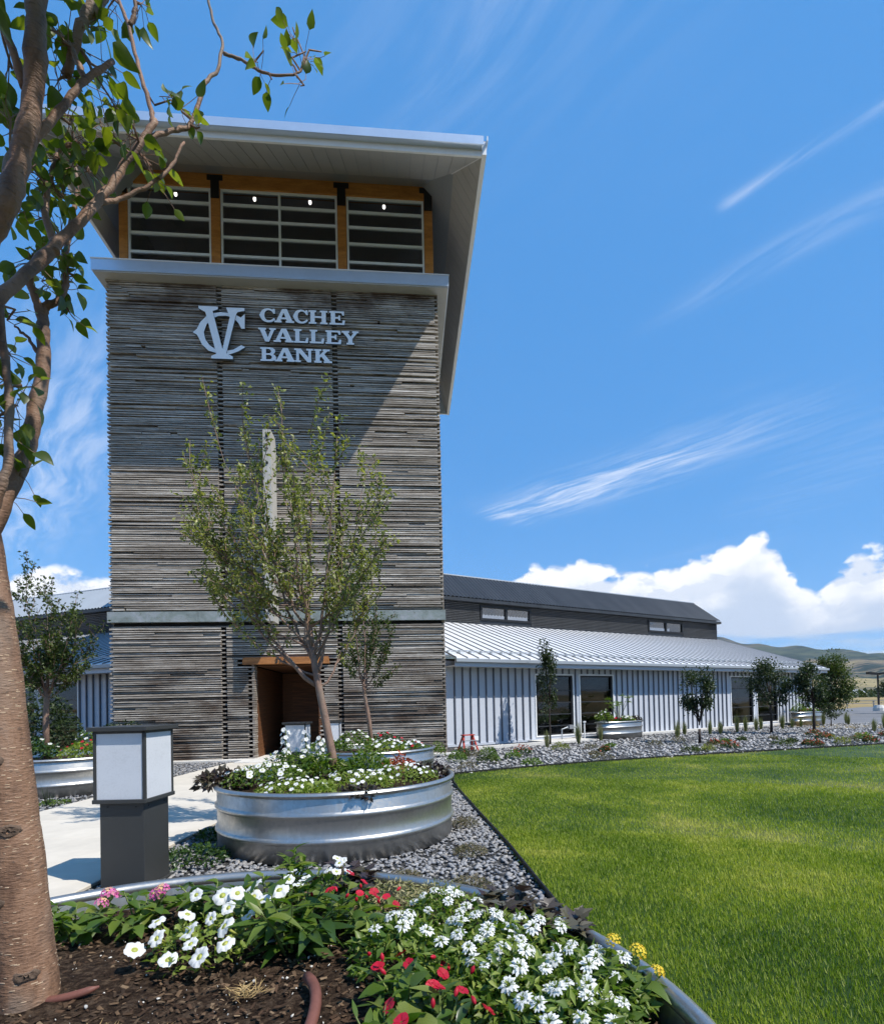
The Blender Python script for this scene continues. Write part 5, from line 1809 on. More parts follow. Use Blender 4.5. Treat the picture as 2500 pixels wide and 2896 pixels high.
# ---- the tree in the nearest planter, its limbs crossing the top left of the view
def near_tree():
    base = np.array([-1.273, 1.62, 0.47])
    t = thing('apple_tree', 'tree with smooth speckled trunk in the nearest planter, branches across the upper left', 'tree', tuple(base))
    W = lambda p: np.array(p) - base
    tr = [(-1.268, 1.62, 0.44), (-1.273, 1.62, 0.52), (-1.291, 1.62, 0.75), (-1.312, 1.62, 1.00), (-1.322, 1.62, 1.085), (-1.345, 1.62, 1.364), (-1.365, 1.62, 1.584), (-1.384, 1.62, 1.72), (-1.398, 1.62, 1.822), (-1.425, 1.62, 2.0), (-1.43, 1.60, 2.18)]
    rad = [0.088, 0.080, 0.073, 0.069, 0.067, 0.061, 0.058, 0.057, 0.056, 0.055, 0.050]
    # resample the trunk finely and give it swellings at old branch scars
    P = np.array([W(p) for p in tr])
    s = np.linspace(0, 1, 70)
    u = np.linspace(0, 1, len(P))
    pts = np.stack([np.interp(s, u, P[:, i]) for i in range(3)], 1)
    rr = np.interp(s, u, rad) * (1 + 0.012 * np.sin(s * 47) + 0.010 * np.sin(s * 91 + 1))
    mb = MB()
    mb.tube(pts, list(rr), 28)
    trunk = mb.build('trunk', 'bark_near', t, True)
    rnd = np.random.default_rng(8)
    # lenticels: raised pale dashes round the trunk
    n = 900
    si = rnd.uniform(0.02, 0.95, n)
    ang = rnd.uniform(0, 6.28, n)
    c = np.stack([np.interp(si, s, pts[:, i]) for i in range(3)], 1)
    r = np.interp(si, s, rr)
    nrm = np.stack([np.cos(ang), np.sin(ang), np.zeros(n)], 1)
    pos = c + nrm * (r * 0.998)[:, None]
    tang = np.stack([-np.sin(ang), np.cos(ang), np.zeros(n)], 1)
    rot = np.stack([tang, np.tile([[0, 0, 1.0]], (n, 1)), nrm], 2)
    pv = [(-1, -0.2, 0), (1, -0.2, 0), (1, 0.2, 0), (-1, 0.2, 0), (-0.8, 0, 0.28), (0.8, 0, 0.28)]
    pf = [(0, 1, 5, 4), (2, 3, 4, 5), (0, 4, 3, 3), (1, 2, 5, 5)]
    tri = [(0, 1, 5), (0, 5, 4), (2, 3, 4), (2, 4, 5), (0, 4, 3), (1, 2, 5)]
    sc = np.stack([rnd.uniform(0.002, 0.0085, n), rnd.uniform(0.004, 0.0095, n), np.full(n, 0.005)], 1)
    scatter('lenticels', pv, tri, pos, rot, sc, 'lenticel', trunk, False, 'stuff')
    # branch scars
    for z, a, k in ((1.26, 4.9, 1.0), (1.60, 4.6, 0.9), (1.06, 5.25, 1.25), (0.86, 4.45, 1.2), (0.66, 5.4, 1.1), (0.53, 5.2, 1.2)):
        q = np.argmin(abs(pts[:, 2] + base[2] - z))
        nv = np.array([math.cos(a), math.sin(a), 0])
        cen = pts[q] + nv * rr[q]
        tg = np.array([-math.sin(a), math.cos(a), 0])
        mb = MB()
        m_ = 14
        ring = []
        for kk, (f, h) in enumerate(((1.0, -0.004), (0.72, 0.007), (0.45, 0.003), (0.2, 0.006))):
            for j in range(m_):
                b = 2 * math.pi * j / m_
                w = f * (1 + rnd.uniform(-0.15, 0.15))
                dx, dz = 0.030 * k * w * math.cos(b), 0.015 * k * w * math.sin(b) + 0.004 * math.sin(3 * b + z * 9)
                dep = rr[q] - math.sqrt(max(1e-6, rr[q] ** 2 - dx * dx))
                mb.v.append(tuple(cen + tg * dx + np.array([0, 0, dz]) + nv * (h - dep)))
        for i in range(3):
            for j in range(m_):
                mb.f.append((i * m_ + j, i * m_ + (j + 1) % m_, (i + 1) * m_ + (j + 1) % m_, (i + 1) * m_ + j))
                mb.mi.append(0)
        mb.build('branch_scar', 'bark_knot', trunk, True)
    BR_ = {
        'limb_right': ([[-1.40, 1.62, 1.90], [-1.36, 1.66, 2.079], [-1.331, 1.7, 2.216], [-1.324, 1.72, 2.338], [-1.307, 1.74, 2.486], [-1.31, 1.75, 2.608], [-1.321, 1.76, 2.684]], 0.027, 0.017),
        'limb_dark': ([[-1.42, 1.60, 2.10], [-1.40, 1.50, 2.28], [-1.318, 1.42, 2.442], [-1.171, 1.38, 2.612], [-1.098, 1.36, 2.711], [-1.064, 1.35, 2.805], [-1.019, 1.33, 2.912], [-0.988, 1.3, 3.03], [-0.978, 1.29, 3.119], [-0.968, 1.28, 3.19]], 0.026, 0.021),
        'limb_diag': ([[-1.40, 1.60, 2.05], [-1.38, 1.54, 2.35], [-1.324, 1.5, 2.499], [-1.286, 1.55, 2.596], [-1.243, 1.6, 2.707], [-1.195, 1.65, 2.833], [-1.13, 1.7, 2.976], [-1.093, 1.75, 3.103], [-1.065, 1.78, 3.202], [-1.016, 1.8, 3.305], [-0.979, 1.82, 3.399]], 0.020, 0.009),
        'diag_up': ([[-0.985, 1.82, 3.385], [-1.007, 1.84, 3.47], [-1.059, 1.86, 3.632], [-1.1, 1.88, 3.808], [-1.148, 1.9, 3.925]], 0.0085, 0.0055),
        'diag_up2': ([[-1.096, 1.88, 3.808], [-1.074, 1.88, 3.871], [-1.09, 1.88, 3.942]], 0.008, 0.005),
        'diag_r': ([[-1.009, 1.82, 3.34], [-0.964, 1.86, 3.402], [-0.904, 1.9, 3.456], [-0.88, 1.92, 3.557], [-0.863, 1.94, 3.67], [-0.819, 1.96, 3.745], [-0.81, 1.98, 3.862], [-0.86, 2.0, 3.982], [-0.878, 2.0, 4.08]], 0.0080, 0.0045),
        'diag_rr': ([[-0.811, 1.98, 3.822], [-0.756, 2.0, 3.824], [-0.685, 2.02, 3.792], [-0.584, 2.04, 3.8], [-0.546, 2.05, 3.831]], 0.006, 0.0035),
        'diag_low': ([[-1.117, 1.73, 3.03], [-1.066, 1.78, 3.095], [-0.995, 1.8, 3.154], [-0.938, 1.83, 3.237], [-0.903, 1.86, 3.366]], 0.0075, 0.004),
        'dark_r': ([[-1.055, 1.35, 2.81], [-0.989, 1.37, 2.929], [-0.941, 1.4, 3.045], [-0.88, 1.43, 3.136]], 0.011, 0.006),
        'dark_r2': ([[-0.936, 1.4, 3.05], [-0.972, 1.42, 3.136], [-1.009, 1.44, 3.21]], 0.008, 0.005),
        'dark_top': ([[-1.02, 1.45, 3.12], [-0.971, 1.44, 3.257], [-0.934, 1.45, 3.318], [-0.90, 1.46, 3.40]], 0.010, 0.016),
        'dark_l': ([[-1.038, 1.33, 2.95], [-1.057, 1.3, 3.055], [-1.082, 1.3, 3.099]], 0.011, 0.006),
        'right_up': ([[-1.321, 1.76, 2.675], [-1.317, 1.76, 2.719], [-1.285, 1.78, 2.757], [-1.269, 1.8, 2.831], [-1.288, 1.82, 2.968], [-1.277, 1.84, 3.083], [-1.265, 1.84, 3.156], [-1.262, 1.85, 3.24], [-1.301, 1.86, 3.337]], 0.012, 0.005),
        'right_upl': ([[-1.321, 1.76, 2.675], [-1.328, 1.74, 2.73], [-1.34, 1.72, 2.80]], 0.014, 0.010),
        'r_twig': ([[-1.32, 1.74, 2.555], [-1.344, 1.72, 2.6], [-1.367, 1.7, 2.62]], 0.006, 0.003),
        'left_stem': ([[-1.385, 1.58, 1.85], [-1.30, 1.56, 2.03], [-1.278, 1.56, 2.10], [-1.268, 1.56, 2.283], [-1.28, 1.55, 2.482], [-1.29, 1.55, 2.62]], 0.014, 0.009),
        'side': ([[-1.19, 1.64, 2.80], [-1.24, 1.66, 2.95], [-1.25, 1.70, 3.10], [-1.22, 1.72, 3.22]], 0.012, 0.005),
        'side2': ([[-1.10, 1.36, 2.72], [-1.16, 1.42, 2.86], [-1.17, 1.5, 3.0], [-1.13, 1.56, 3.14]], 0.012, 0.005),
    }
    nodes = []
    for nm, (pl, r0, r1) in BR_.items():
        P = np.array([W(p) for p in pl])
        m_ = 5 * len(P)
        s2 = np.linspace(0, 1, m_)
        u2 = np.linspace(0, 1, len(P))
        q = np.stack([np.interp(s2, u2, P[:, i]) for i in range(3)], 1)
        q[1:-1] = (q[:-2] + 2 * q[1:-1] + q[2:]) / 4
        q[1:-1] = (q[:-2] + 2 * q[1:-1] + q[2:]) / 4
        q[1:] += rnd.normal(size=(m_ - 1, 3)) * 0.0015
        ra = [(r0 * (1 - a) + r1 * a) * (1 + 0.05 * math.sin(a * 40 + len(nm)) + (0.16 if rnd.random() < 0.12 else 0)) for a in s2]
        mb = MB()
        mb.tube(q, ra, 14)
        mb.build('branch', 'bark_near', t, True)
        nodes.append(q)
    nodes = np.concatenate(nodes)
    CL = [(-1.13, 1.4, 3.1, 6), (-1.06, 1.45, 3.27, 5), (-0.97, 1.45, 3.25, 6), (-1.04, 1.45, 3.11, 9), (-1.0, 1.42, 3.17, 5), (-1.18, 1.9, 3.9, 4), (-1.07, 1.9, 3.91, 5), (-0.94, 1.5, 3.19, 7), (-0.99, 1.6, 3.22, 10), (-1.01, 1.7, 3.28, 8), (-1.11, 1.75, 3.3, 8), (-1.06, 1.8, 3.33, 6), (-1.11, 1.6, 3.17, 10), (-1.16, 1.7, 3.2, 14), (-1.22, 1.7, 3.15, 14), (-1.17, 1.75, 3.17, 12), (-1.26, 1.7, 3.07, 14), (-1.24, 1.75, 3.07, 14), (-1.23, 1.6, 3.02, 10), (-1.18, 1.5, 2.97, 10), (-1.13, 1.4, 2.94, 10), (-1.22, 1.5, 2.8, 8), (-1.31, 1.75, 3.03, 10), (-1.31, 1.7, 2.84, 12), (-1.29, 1.8, 2.95, 10), (-1.33, 1.78, 2.82, 12), (-1.28, 1.8, 2.81, 8), (-1.28, 1.82, 2.75, 4), (-1.31, 1.6, 2.57, 6), (-1.3, 1.6, 2.46, 8), (-1.31, 1.6, 2.38, 8), (-1.27, 1.6, 2.36, 4), (-1.29, 1.58, 2.26, 8), (-1.28, 1.6, 2.31, 5), (-1.3, 1.6, 2.22, 6), (-1.32, 1.66, 2.14, 5), (-1.35, 1.66, 2.06, 4), (-1.28, 1.82, 2.87, 4), (-0.92, 1.88, 3.51, 7), (-0.96, 1.87, 3.53, 5), (-0.87, 1.9, 3.46, 2), (-1.0, 1.82, 3.25, 7), (-0.98, 1.82, 3.19, 3), (-0.68, 2.02, 3.87, 4), (-0.65, 2.03, 3.78, 2), (-0.57, 2.05, 3.98, 3), (-0.53, 2.06, 3.91, 4), (-0.55, 2.05, 3.78, 3), (-0.48, 2.07, 3.92, 2), (-0.58, 2.04, 3.85, 2)]
    meshes = [mesh_from('leaf', leaf_proto(0.60 + 0.08 * i, 0.10 + 0.07 * i, 0.12 + 0.16 * i, rows=6, petiole=0.0), 'leaf_apple') for i in range(3)]
    twig = MB()
    leaves = []
    for (x, y, z, n) in CL:
        c = W((x, y, z))
        near = nodes[np.argmin(np.linalg.norm(nodes - c, axis=1))]
        end = c + (c - near) * 0.15
        mid = (near + end) / 2 + rnd.normal(size=3) * 0.012
        if np.linalg.norm(end - near) > 0.015:
            twig.tube([near, mid, end], [0.0042, 0.0034, 0.0022], 6, cap=False)
        for _ in range(int(n * 1.2 + 0.5)):
            p = c + np.clip(rnd.normal(size=3), -1.4, 1.4) * np.array([0.036, 0.036, 0.040])
            w = min(1.0, max(0.25, rnd.uniform(0.2, 1.1)))
            st = near * (1 - w) + end * w
            d = (p - st) / (np.linalg.norm(p - st) + 1e-6) + rnd.normal(size=3) * 0.35 + np.array([0, 0, -0.15])
            d /= np.linalg.norm(d)
            twig.tube([st, (st + p) / 2 + rnd.normal(size=3) * 0.004, p], [0.0014, 0.0012, 0.0010], 4, cap=False)
            leaves.append((p, d))
    tag(twig.build('twigs', 'bark_near', t), kind='stuff')
    rnd.shuffle(leaves)
    # rest of crown, out of view: clusters added sunward to shade the limb
    n = 900
    cen = np.array([[-0.80, 1.10, 3.35], [-0.72, 1.20, 3.75], [-1.05, 1.25, 3.75], [-1.25, 1.35, 3.55], [-0.95, 1.0, 3.15]])
    pc = np.array([W(c_) for c_ in cen])[rnd.integers(0, len(cen), n)] + rnd.normal(size=(n, 3)) * np.array([0.13, 0.10, 0.12])
    scatter('unseen_crown', OVATE[0], OVATE[1], pc, frame_rot(rnd.normal(size=(n, 3)), rnd.normal(size=(n, 3)) * 0.6 + np.array([0, 0, 1.0])), rnd.uniform(0.045, 0.075, n), 'leaf_apple', t, True, 'stuff')
    for c_ in cen:
        mb = MB()
        near = nodes[np.argmin(np.linalg.norm(nodes - W(c_), axis=1))]
        mb.tube([near, (near + W(c_)) / 2 + rnd.normal(size=3) * 0.02, W(c_)], [0.010, 0.008, 0.004], 8)
        mb.build('branch', 'bark_near', t, True)
    extra = []
    for i, (p, d) in enumerate(leaves):
        up = Vector((rnd.normal() * 0.7, rnd.normal() * 0.7, 1.0))
        xv = Vector(d)
        zv = (up - xv * up.dot(xv)).normalized()
        yv = zv.cross(xv)
        m_ = Matrix((xv, yv, zv)).transposed()
        sc = rnd.uniform(0.036, 0.062)
        if i < 300:
            ob('leaf', meshes[i % 3], t, tuple(p), m_.to_quaternion(), sc)
        else:
            extra.append((p, np.array(m_), sc))
    if extra:
        pr = leaf_proto(0.6, 0.15, 0.2, rows=4)
        scatter('foliage', pr[0], pr[1], np.array([e[0] for e in extra]), np.array([e[1] for e in extra]), np.array([e[2] for e in extra]), 'leaf_apple', t, True, 'stuff')


near_tree()


# ------------------------------------------------------------------ flowers and planting
def petunia_mesh(v=0):
    """trumpet facing +z, diameter 1, tube behind"""
    mb = MB()
    n = 30
    prof = [(0.01, -0.16, 1), (0.05, -0.13, 1), (0.10, -0.09, 1), (0.16, -0.05, 1), (0.26, -0.01, 0), (0.38, 0.0, 0), (0.5, -0.045, 0)]
    for r, z, _ in prof:
        for j in range(n):
            a = 2 * math.pi * j / n
            lobe = 1 + (0.06 * math.cos(5 * a) + 0.02 * math.sin(13 * a) - 0.03) * max(0, (r - 0.2) / 0.3)
            ruff = (0.05 * math.sin(10 * a + 0.6 + v) + 0.04 * math.sin((3 + v) * a + v * 2) - 0.10 * (v % 2)) * max(0, (r - 0.2) / 0.3) + 0.03 * math.cos(5 * a) * max(0, (r - 0.1) / 0.4)
            mb.v.append((r * lobe * math.cos(a), r * lobe * math.sin(a), z + ruff))
    for i in range(len(prof) - 1):
        for j in range(n):
            mb.f.append((i * n + j, i * n + (j + 1) % n, (i + 1) * n + (j + 1) % n, (i + 1) * n + j))
            mb.mi.append(1 if i < 3 else 0)
    mb.tube([(0, 0, -0.06), (0, 0, -0.3), (0.02, 0, -0.85)], [0.13, 0.07, 0.05], 8, 1)
    return mb.mesh('flower', ['petal_white', 'petal_throat'], True)


def fan_head_mesh(seed):
    """round head of white fan flowers about a green tuft (diameter about 1, faces +z)"""
    rr = random.Random(seed)
    mb = MB()
    for layer, (n, r0, r1, tilt) in enumerate(((13, 0.16, 0.52, -0.03), (10, 0.10, 0.40, 0.07))):
        for j in range(n):
            if rr.random() < 0.12:
                continue
            a = 2 * math.pi * (j + rr.uniform(-0.25, 0.25)) / n
            L = r1 * rr.uniform(0.85, 1.1)
            w = 0.088 * rr.uniform(0.8, 1.2)
            ca, sa = math.cos(a), math.sin(a)
            z0 = 0.05 * layer
            pts = [(r0, -0.4 * w, z0), (r0, 0.4 * w, z0), (L * 0.7, 1.0 * w, z0 + tilt), (L * 0.7, -1.0 * w, z0 + tilt), (L, 0.35 * w, z0 + tilt - 0.06), (L, -0.35 * w, z0 + tilt - 0.06)]
            mb.add([(ca * x - sa * y, sa * x + ca * y, z) for x, y, z in pts], [(0, 1, 2, 3), (3, 2, 4, 5)], 0)
    for j in range(24):
        a = rr.uniform(0, 6.28)
        t = rr.uniform(0.0, 1.0)
        d = Vector((math.cos(a) * t, math.sin(a) * t, 1)).normalized()
        b = Vector((math.cos(a) * 0.16 * t, math.sin(a) * 0.16 * t, -0.02))
        s = Vector((-math.sin(a), math.cos(a), 0)) * 0.035
        e = b + d * rr.uniform(0.18, 0.32)
        mb.add([b - s, b + s, e + s * 0.3, e - s * 0.3], [(0, 1, 2, 3)], 1)
    return mb.mesh('flower', ['petal_white', 'leaf_lime'])


def round_flower_mesh(mat, petals=5, seed=0):
    rr = random.Random(seed)
    mb = MB()
    for j in range(petals):
        a = 2 * math.pi * j / petals + rr.uniform(-0.15, 0.15)
        ca, sa = math.cos(a), math.sin(a)
        z0 = 0.02 * (j % 2)
        pts = [(0.03, 0, z0 - 0.04), (0.25, -0.22, z0 + 0.05), (0.27, 0, z0 + 0.01), (0.25, 0.22, z0 + 0.05), (0.45, -0.20, z0 + rr.uniform(0, 0.08)), (0.50, 0, z0 + rr.uniform(-0.02, 0.05)), (0.45, 0.20, z0 + rr.uniform(0, 0.08))]
        mb.add([(ca * x - sa * y, sa * x + ca * y, z) for x, y, z in pts], [(0, 1, 2, 0), (0, 2, 3, 0), (1, 4, 5, 2), (2, 5, 6, 3)][2:] + [(0, 1, 2), (0, 2, 3)], 0)
    return mb.mesh('flower', mat, True)


def cluster_mesh(outer, inner, seed=0, n=30):
    """lantana head: a dome of small four-lobed florets"""
    rr = random.Random(seed)
    mb = MB()
    g = math.pi * (3 - math.sqrt(5))
    for i in range(n):
        u = (i + 0.5) / n
        th = g * i
        ph = u ** 0.6 * 1.35
        d = Vector((math.sin(ph) * math.cos(th), math.sin(ph) * math.sin(th), math.cos(ph)))
        c = d * 0.42 * rr.uniform(0.94, 1.06) + Vector((0, 0, -0.1))
        q = d.to_track_quat('Z', 'Y')
        r = rr.uniform(0.085, 0.12)
        pts = []
        for k in range(8):
            a = 2 * math.pi * k / 8 + th
            f = r * (1.0 if k % 2 else 0.66)
            pts.append(c + q @ Vector((math.cos(a) * f, math.sin(a) * f, 0.02 * (k % 2))))
        mb.add(pts, [tuple(range(8))], 1 if u < 0.22 else 0)
    return mb.mesh('flower', [outer, inner])


def bud_mesh(mat):
    mb = MB()
    mb.lathe([(0.001, -0.5), (0.16, -0.36), (0.25, -0.05), (0.2, 0.25), (0.001, 0.5)], 8)
    return mb.mesh('bud', mat, True)


def vine_leaf_mesh():
    """lobed sweet-potato-vine leaf along +x"""
    ol = [(0, 0.0), (-0.06, 0.22), (0.10, 0.50), (0.24, 0.32), (0.42, 0.42), (0.58, 0.20), (1.0, 0.0), (0.58, -0.20), (0.42, -0.42), (0.24, -0.32), (0.10, -0.50), (-0.06, -0.22)]
    mb = MB()
    z = lambda x, y: -0.18 * x * x + 0.22 * abs(y)
    mb.v = [(0.28, 0, z(0.28, 0))] + [(x, y, z(x, y)) for x, y in ol]
    for i in range(len(ol)):
        mb.f.append((0, 1 + i, 1 + (i + 1) % len(ol)))
        mb.mi.append(0)
    return mb.mesh('leaf', 'leaf_purple', False)


F_PET = [petunia_mesh(i) for i in range(5)]
F_FAN = [fan_head_mesh(i) for i in range(9)]
F_RED = [round_flower_mesh('petal_red', 5 + (i % 3) * 2, i) for i in range(6)]
F_WHITE = round_flower_mesh('petal_white', 5, 9)
F_PINK = [cluster_mesh('petal_pink', 'petal_peach', i) for i in range(2)]
F_YEL = cluster_mesh('petal_yellow', 'petal_yellow', 4)
B_RED = bud_mesh('petal_red')
L_VINE = vine_leaf_mesh()
L_OV = {m_: [mesh_from('leaf', leaf_proto(0.50 + 0.07 * i, 0.08 + 0.07 * i, 0.05 + 0.16 * i, rows=5), m_) for i in range(4)] for m_ in ('leaf_green', 'leaf_deep', 'leaf_lime', 'leaf_purple')}
L_LN = {m_: [mesh_from('leaf', leaf_proto(0.24 + 0.05 * i, 0.08 + 0.08 * i, 0.06 + 0.17 * i, rows=6, shape='lance'), m_) for i in range(4)] for m_ in ('leaf_green', 'leaf_deep', 'leaf_lime')}


def pick_leaf(leaf, rr):
    while isinstance(leaf, list):
        leaf = rr.choice(leaf)
    return leaf


def quat_xz(d, up):
    xv = Vector(d).normalized()
    up = Vector(up)
    zv = up - xv * up.dot(xv)
    zv = zv.normalized() if zv.length > 1e-5 else xv.orthogonal().normalized()
    return Matrix((xv, zv.cross(xv), zv)).transposed().to_quaternion()


def bush(name, label, cat, pos, rr, stems=7, h=0.16, rad=0.14, leaf=None, leaf_len=0.06, per=7, pitch=0.2, flowers=None, group=None, stem_mat='stem_green', spread=0.5, low=0.25):
    """leafy plant: arching stems, one object per leaf, blooms at the tips
    flowers: list of (meshes, count, size, facing_up)"""
    t = thing(name, label, cat, pos, 0, group)
    st = MB()
    tips = []
    for i in range(stems):
        a = 2 * math.pi * (i + rr.uniform(-0.3, 0.3)) / stems
        q = rad * math.sqrt(rr.uniform(0.08, 1.0))
        hh = h * (1 - 0.45 * (q / rad) ** 2) * rr.uniform(0.8, 1.12)
        tip = Vector((q * math.cos(a), q * math.sin(a), hh))
        mid = Vector((tip.x * spread, tip.y * spread, hh * 0.55))
        pts = bez((tip.x * 0.15, tip.y * 0.15, -0.03), tuple(mid), tuple(tip), 6)
        st.tube(pts, [0.0045, 0.004, 0.0036, 0.003, 0.0026, 0.002], 5, cap=False)
        tips.append((tip, (tip - mid).normalized()))
        for j in range(per):
            w = low + (1 - low) * (j + rr.uniform(0, 0.6)) / per
            p = Vector(pts[0]).lerp(mid, min(1, w * 2)) if w < 0.5 else mid.lerp(tip, min(1, (w - 0.5) * 2))
            b = a + j * 2.4 + rr.uniform(-0.4, 0.4)
            d = Vector((math.cos(b), math.sin(b), pitch + rr.uniform(-0.35, 0.35) + (0.5 if w > 0.9 else 0)))
            d = d + Vector((tip.x, tip.y, 0)) * (1.5 / max(rad, 0.05)) * 0.35
            ob('leaf', pick_leaf(leaf, rr), t, tuple(p), quat_xz(d, (rr.uniform(-0.4, 0.4), rr.uniform(-0.4, 0.4), 1)), leaf_len * rr.uniform(0.65, 1.2) * (0.75 if w > 0.9 else 1))
    tag(st.build('stems', stem_mat, t), kind='stuff')
    for (ms, cnt, size, upw) in flowers or []:
        for i in range(cnt):
            tip, d = tips[i % len(tips)]
            off = Vector((rr.uniform(-1, 1), rr.uniform(-1, 1), 0)) * (rad * 0.35 if i >= len(tips) else 0.012)
            n = Vector((rr.uniform(-0.5, 0.5) + tip.x / rad * 0.5, rr.uniform(-0.75, 0.2) + tip.y / rad * 0.4, upw))
            ob('flower', rr.choice(ms) if isinstance(ms, list) else ms, t, tuple(tip + off + Vector((0, 0, 0.015 + rr.uniform(-0.01, 0.02)))), n.to_track_quat('Z', 'Y') @ Quaternion((0, 0, 1), rr.uniform(0, 6)), size * rr.uniform(0.8, 1.15))
    return t


def foliage_mass(t, rr, n, rad, h, leaf, size, mat, name='foliage', up=0.9, zmin=0.0):
    """a mound of small leaves, too fine to pick apart"""
    a = RNG.uniform(0, 2 * np.pi, n)
    q = rad * np.sqrt(RNG.uniform(0, 1, n))
    top = h * (1 - 0.55 * (q / rad) ** 2)
    z = zmin + (top - zmin) * RNG.uniform(0.15, 1.0, n) ** 0.6
    pos = np.stack([q * np.cos(a), q * np.sin(a), z], 1)
    d = np.stack([np.cos(a), np.sin(a), np.full(n, 0.3)], 1) * 0.7 + RNG.normal(size=(n, 3)) * 0.7
    rot = frame_rot(d, RNG.normal(size=(n, 3)) * 0.5 + np.array([0, 0, up]))
    return scatter(name, leaf[0], leaf[1], pos, rot, RNG.uniform(0.6, 1.25, n) * size, mat, t, False, 'stuff')


SOIL = 0.56
NEAR_OCC = []


def near_planting():
    rr = random.Random(77)
    Z = SOIL - 0.005
    # pink lantanas at the left rim
    bush('lantana', 'pink and peach lantana flowering beside the tree trunk at the near rim', 'flower', (-1.47, 2.08, Z), rr, 10, 0.13, 0.17, L_OV['leaf_green'], 0.075, 7, 0.15,
         [(F_PINK, 3, 0.075, 1.0)])
    bush('lantana', 'green lantana bush with a pink bloom against the near rim, second from the trunk', 'flower', (-1.24, 2.13, Z), rr, 10, 0.15, 0.17, L_OV['leaf_green'], 0.07, 7, 0.2, [(F_PINK, 2, 0.065, 1.0)])
    bush('leafy_plant', 'green broad leaved plant at the rim behind the white petunias', 'plant', (-1.02, 2.24, Z), rr, 11, 0.15, 0.19, [L_OV['leaf_green'], L_OV['leaf_deep']], 0.085, 7, 0.2)
    bush('leafy_plant', 'low green plant with olive leaves under the rim, left of the tall shoot', 'plant', (-0.83, 2.33, Z), rr, 9, 0.14, 0.16, [L_LN['leaf_green'], L_OV['leaf_lime']], 0.08, 7, 0.3)
    # white petunias, trumpets turned to the light
    t = thing('petunia', 'white petunias with wide trumpets lying over the dark soil', 'flower', (-0.87, 1.88, Z))
    foliage_mass(t, rr, 420, 0.17, 0.13, OVATE_S, 0.03, 'leaf_lime')
    spots = [(-0.17, -0.13, 0.09), (-0.15, -0.05, 0.10), (-0.05, -0.16, 0.07), (0.05, -0.17, 0.08), (-0.03, -0.07, 0.12), (0.02, -0.02, 0.14), (0.08, -0.06, 0.13), (0.05, 0.05, 0.15), (-0.08, 0.03, 0.14), (-0.10, 0.13, 0.17), (0.12, 0.10, 0.17), (0.14, 0.0, 0.14), (0.0, 0.12, 0.17), (-0.2, 0.05, 0.11), (0.10, 0.16, 0.19), (0.2, 0.14, 0.18), (-0.12, -0.10, 0.11), (0.0, -0.12, 0.10), (0.11, -0.12, 0.10), (0.16, 0.07, 0.17), (0.06, 0.11, 0.18)]
    for (x, y, z) in spots:
        n = Vector((rr.uniform(-0.7, 0.5), rr.uniform(-0.9, 0.1), rr.uniform(0.5, 1.0)))
        ob('flower', rr.choice(F_PET), t, (x, y, z), n.to_track_quat('Z', 'Y') @ Quaternion((0, 0, 1), rr.uniform(0, 6)), 0.066 * rr.uniform(0.7, 1.15))
    t = thing('petunia', 'white petunias crowded behind the tall shoot at the far rim', 'flower', (-0.62, 2.30, Z))
    foliage_mass(t, rr, 260, 0.15, 0.15, OVATE_S, 0.03, 'leaf_green')
    for i in range(12):
        a, q = rr.uniform(0, 6.28), 0.15 * math.sqrt(rr.random())
        n = Vector((rr.uniform(-0.6, 0.6), rr.uniform(-0.8, 0.1), 1.0))
        ob('flower', rr.choice(F_PET), t, (q * math.cos(a), q * math.sin(a), 0.14 + rr.uniform(0, 0.05)), n.to_track_quat('Z', 'Y'), 0.046 * rr.uniform(0.8, 1.1))
    # big dark-leaved plant and the upright shoot
    bush('leafy_plant', 'large dark green plant with long pointed leaves in the middle of the near planter', 'plant', (-0.60, 1.93, Z), rr, 15, 0.25, 0.22, [L_LN['leaf_deep'], L_LN['leaf_green']], 0.125, 8, 0.25, low=0.15)
    bush('snapdragon', 'upright green shoot with a tufted top rising above the far rim', 'plant', (-0.72, 2.38, Z), rr, 3, 0.30, 0.05, L_LN['leaf_green'], 0.085, 16, 0.5)
    # red impatiens
    for i, (x, y, lab, st) in enumerate(((-0.47, 2.12, 'red impatiens with dark leaves below the dark vine at the far rim', 9), (-0.33, 1.98, 'red impatiens right of the large dark leaved plant', 8), (-0.16, 1.52, 'bright red impatiens at the bottom middle of the view', 10), (-0.06, 1.33, 'lowest red impatiens with large leaves at the bottom edge', 9))):
        t = bush('impatiens', lab, 'flower', (x, y, Z), rr, st, 0.155 if i < 2 else 0.13, 0.14, [L_LN['leaf_deep'], L_LN['leaf_green'], L_OV['leaf_green']], 0.078, 7, 0.3, [(F_RED, 4 if i < 2 else 6, 0.038, 0.8)])
        for _ in range(4):
            ob('bud', B_RED, t, (rr.uniform(-0.1, 0.1), rr.uniform(-0.1, 0.1), 0.14 + rr.uniform(0, 0.03)), (rr.uniform(-1, 1), rr.uniform(-1, 1), 0), 0.024)
    # pale sedum carpet
    for i, (x, y, lab) in enumerate(((-0.30, 2.30, 'pale yellowish sedum cushion under the far rim, left one'), (-0.10, 2.26, 'pale yellowish sedum cushion under the far rim, right one'))):
        t = thing('sedum', lab, 'plant', (x, y, Z))
        foliage_mass(t, rr, 700, 0.15, 0.11, LANCE_S, 0.022, 'sedum_tip', up=0.3)
    # white fan flowers (the big drift on the right)
    names = ['at the upper left of the drift', 'in the middle of the drift', 'at the upper right below the dark vine', 'at the lower right beside the yellow lantana', 'at the bottom edge, left', 'at the bottom edge, right', 'left of the drift beside the red impatiens', 'between the red impatiens and the drift']
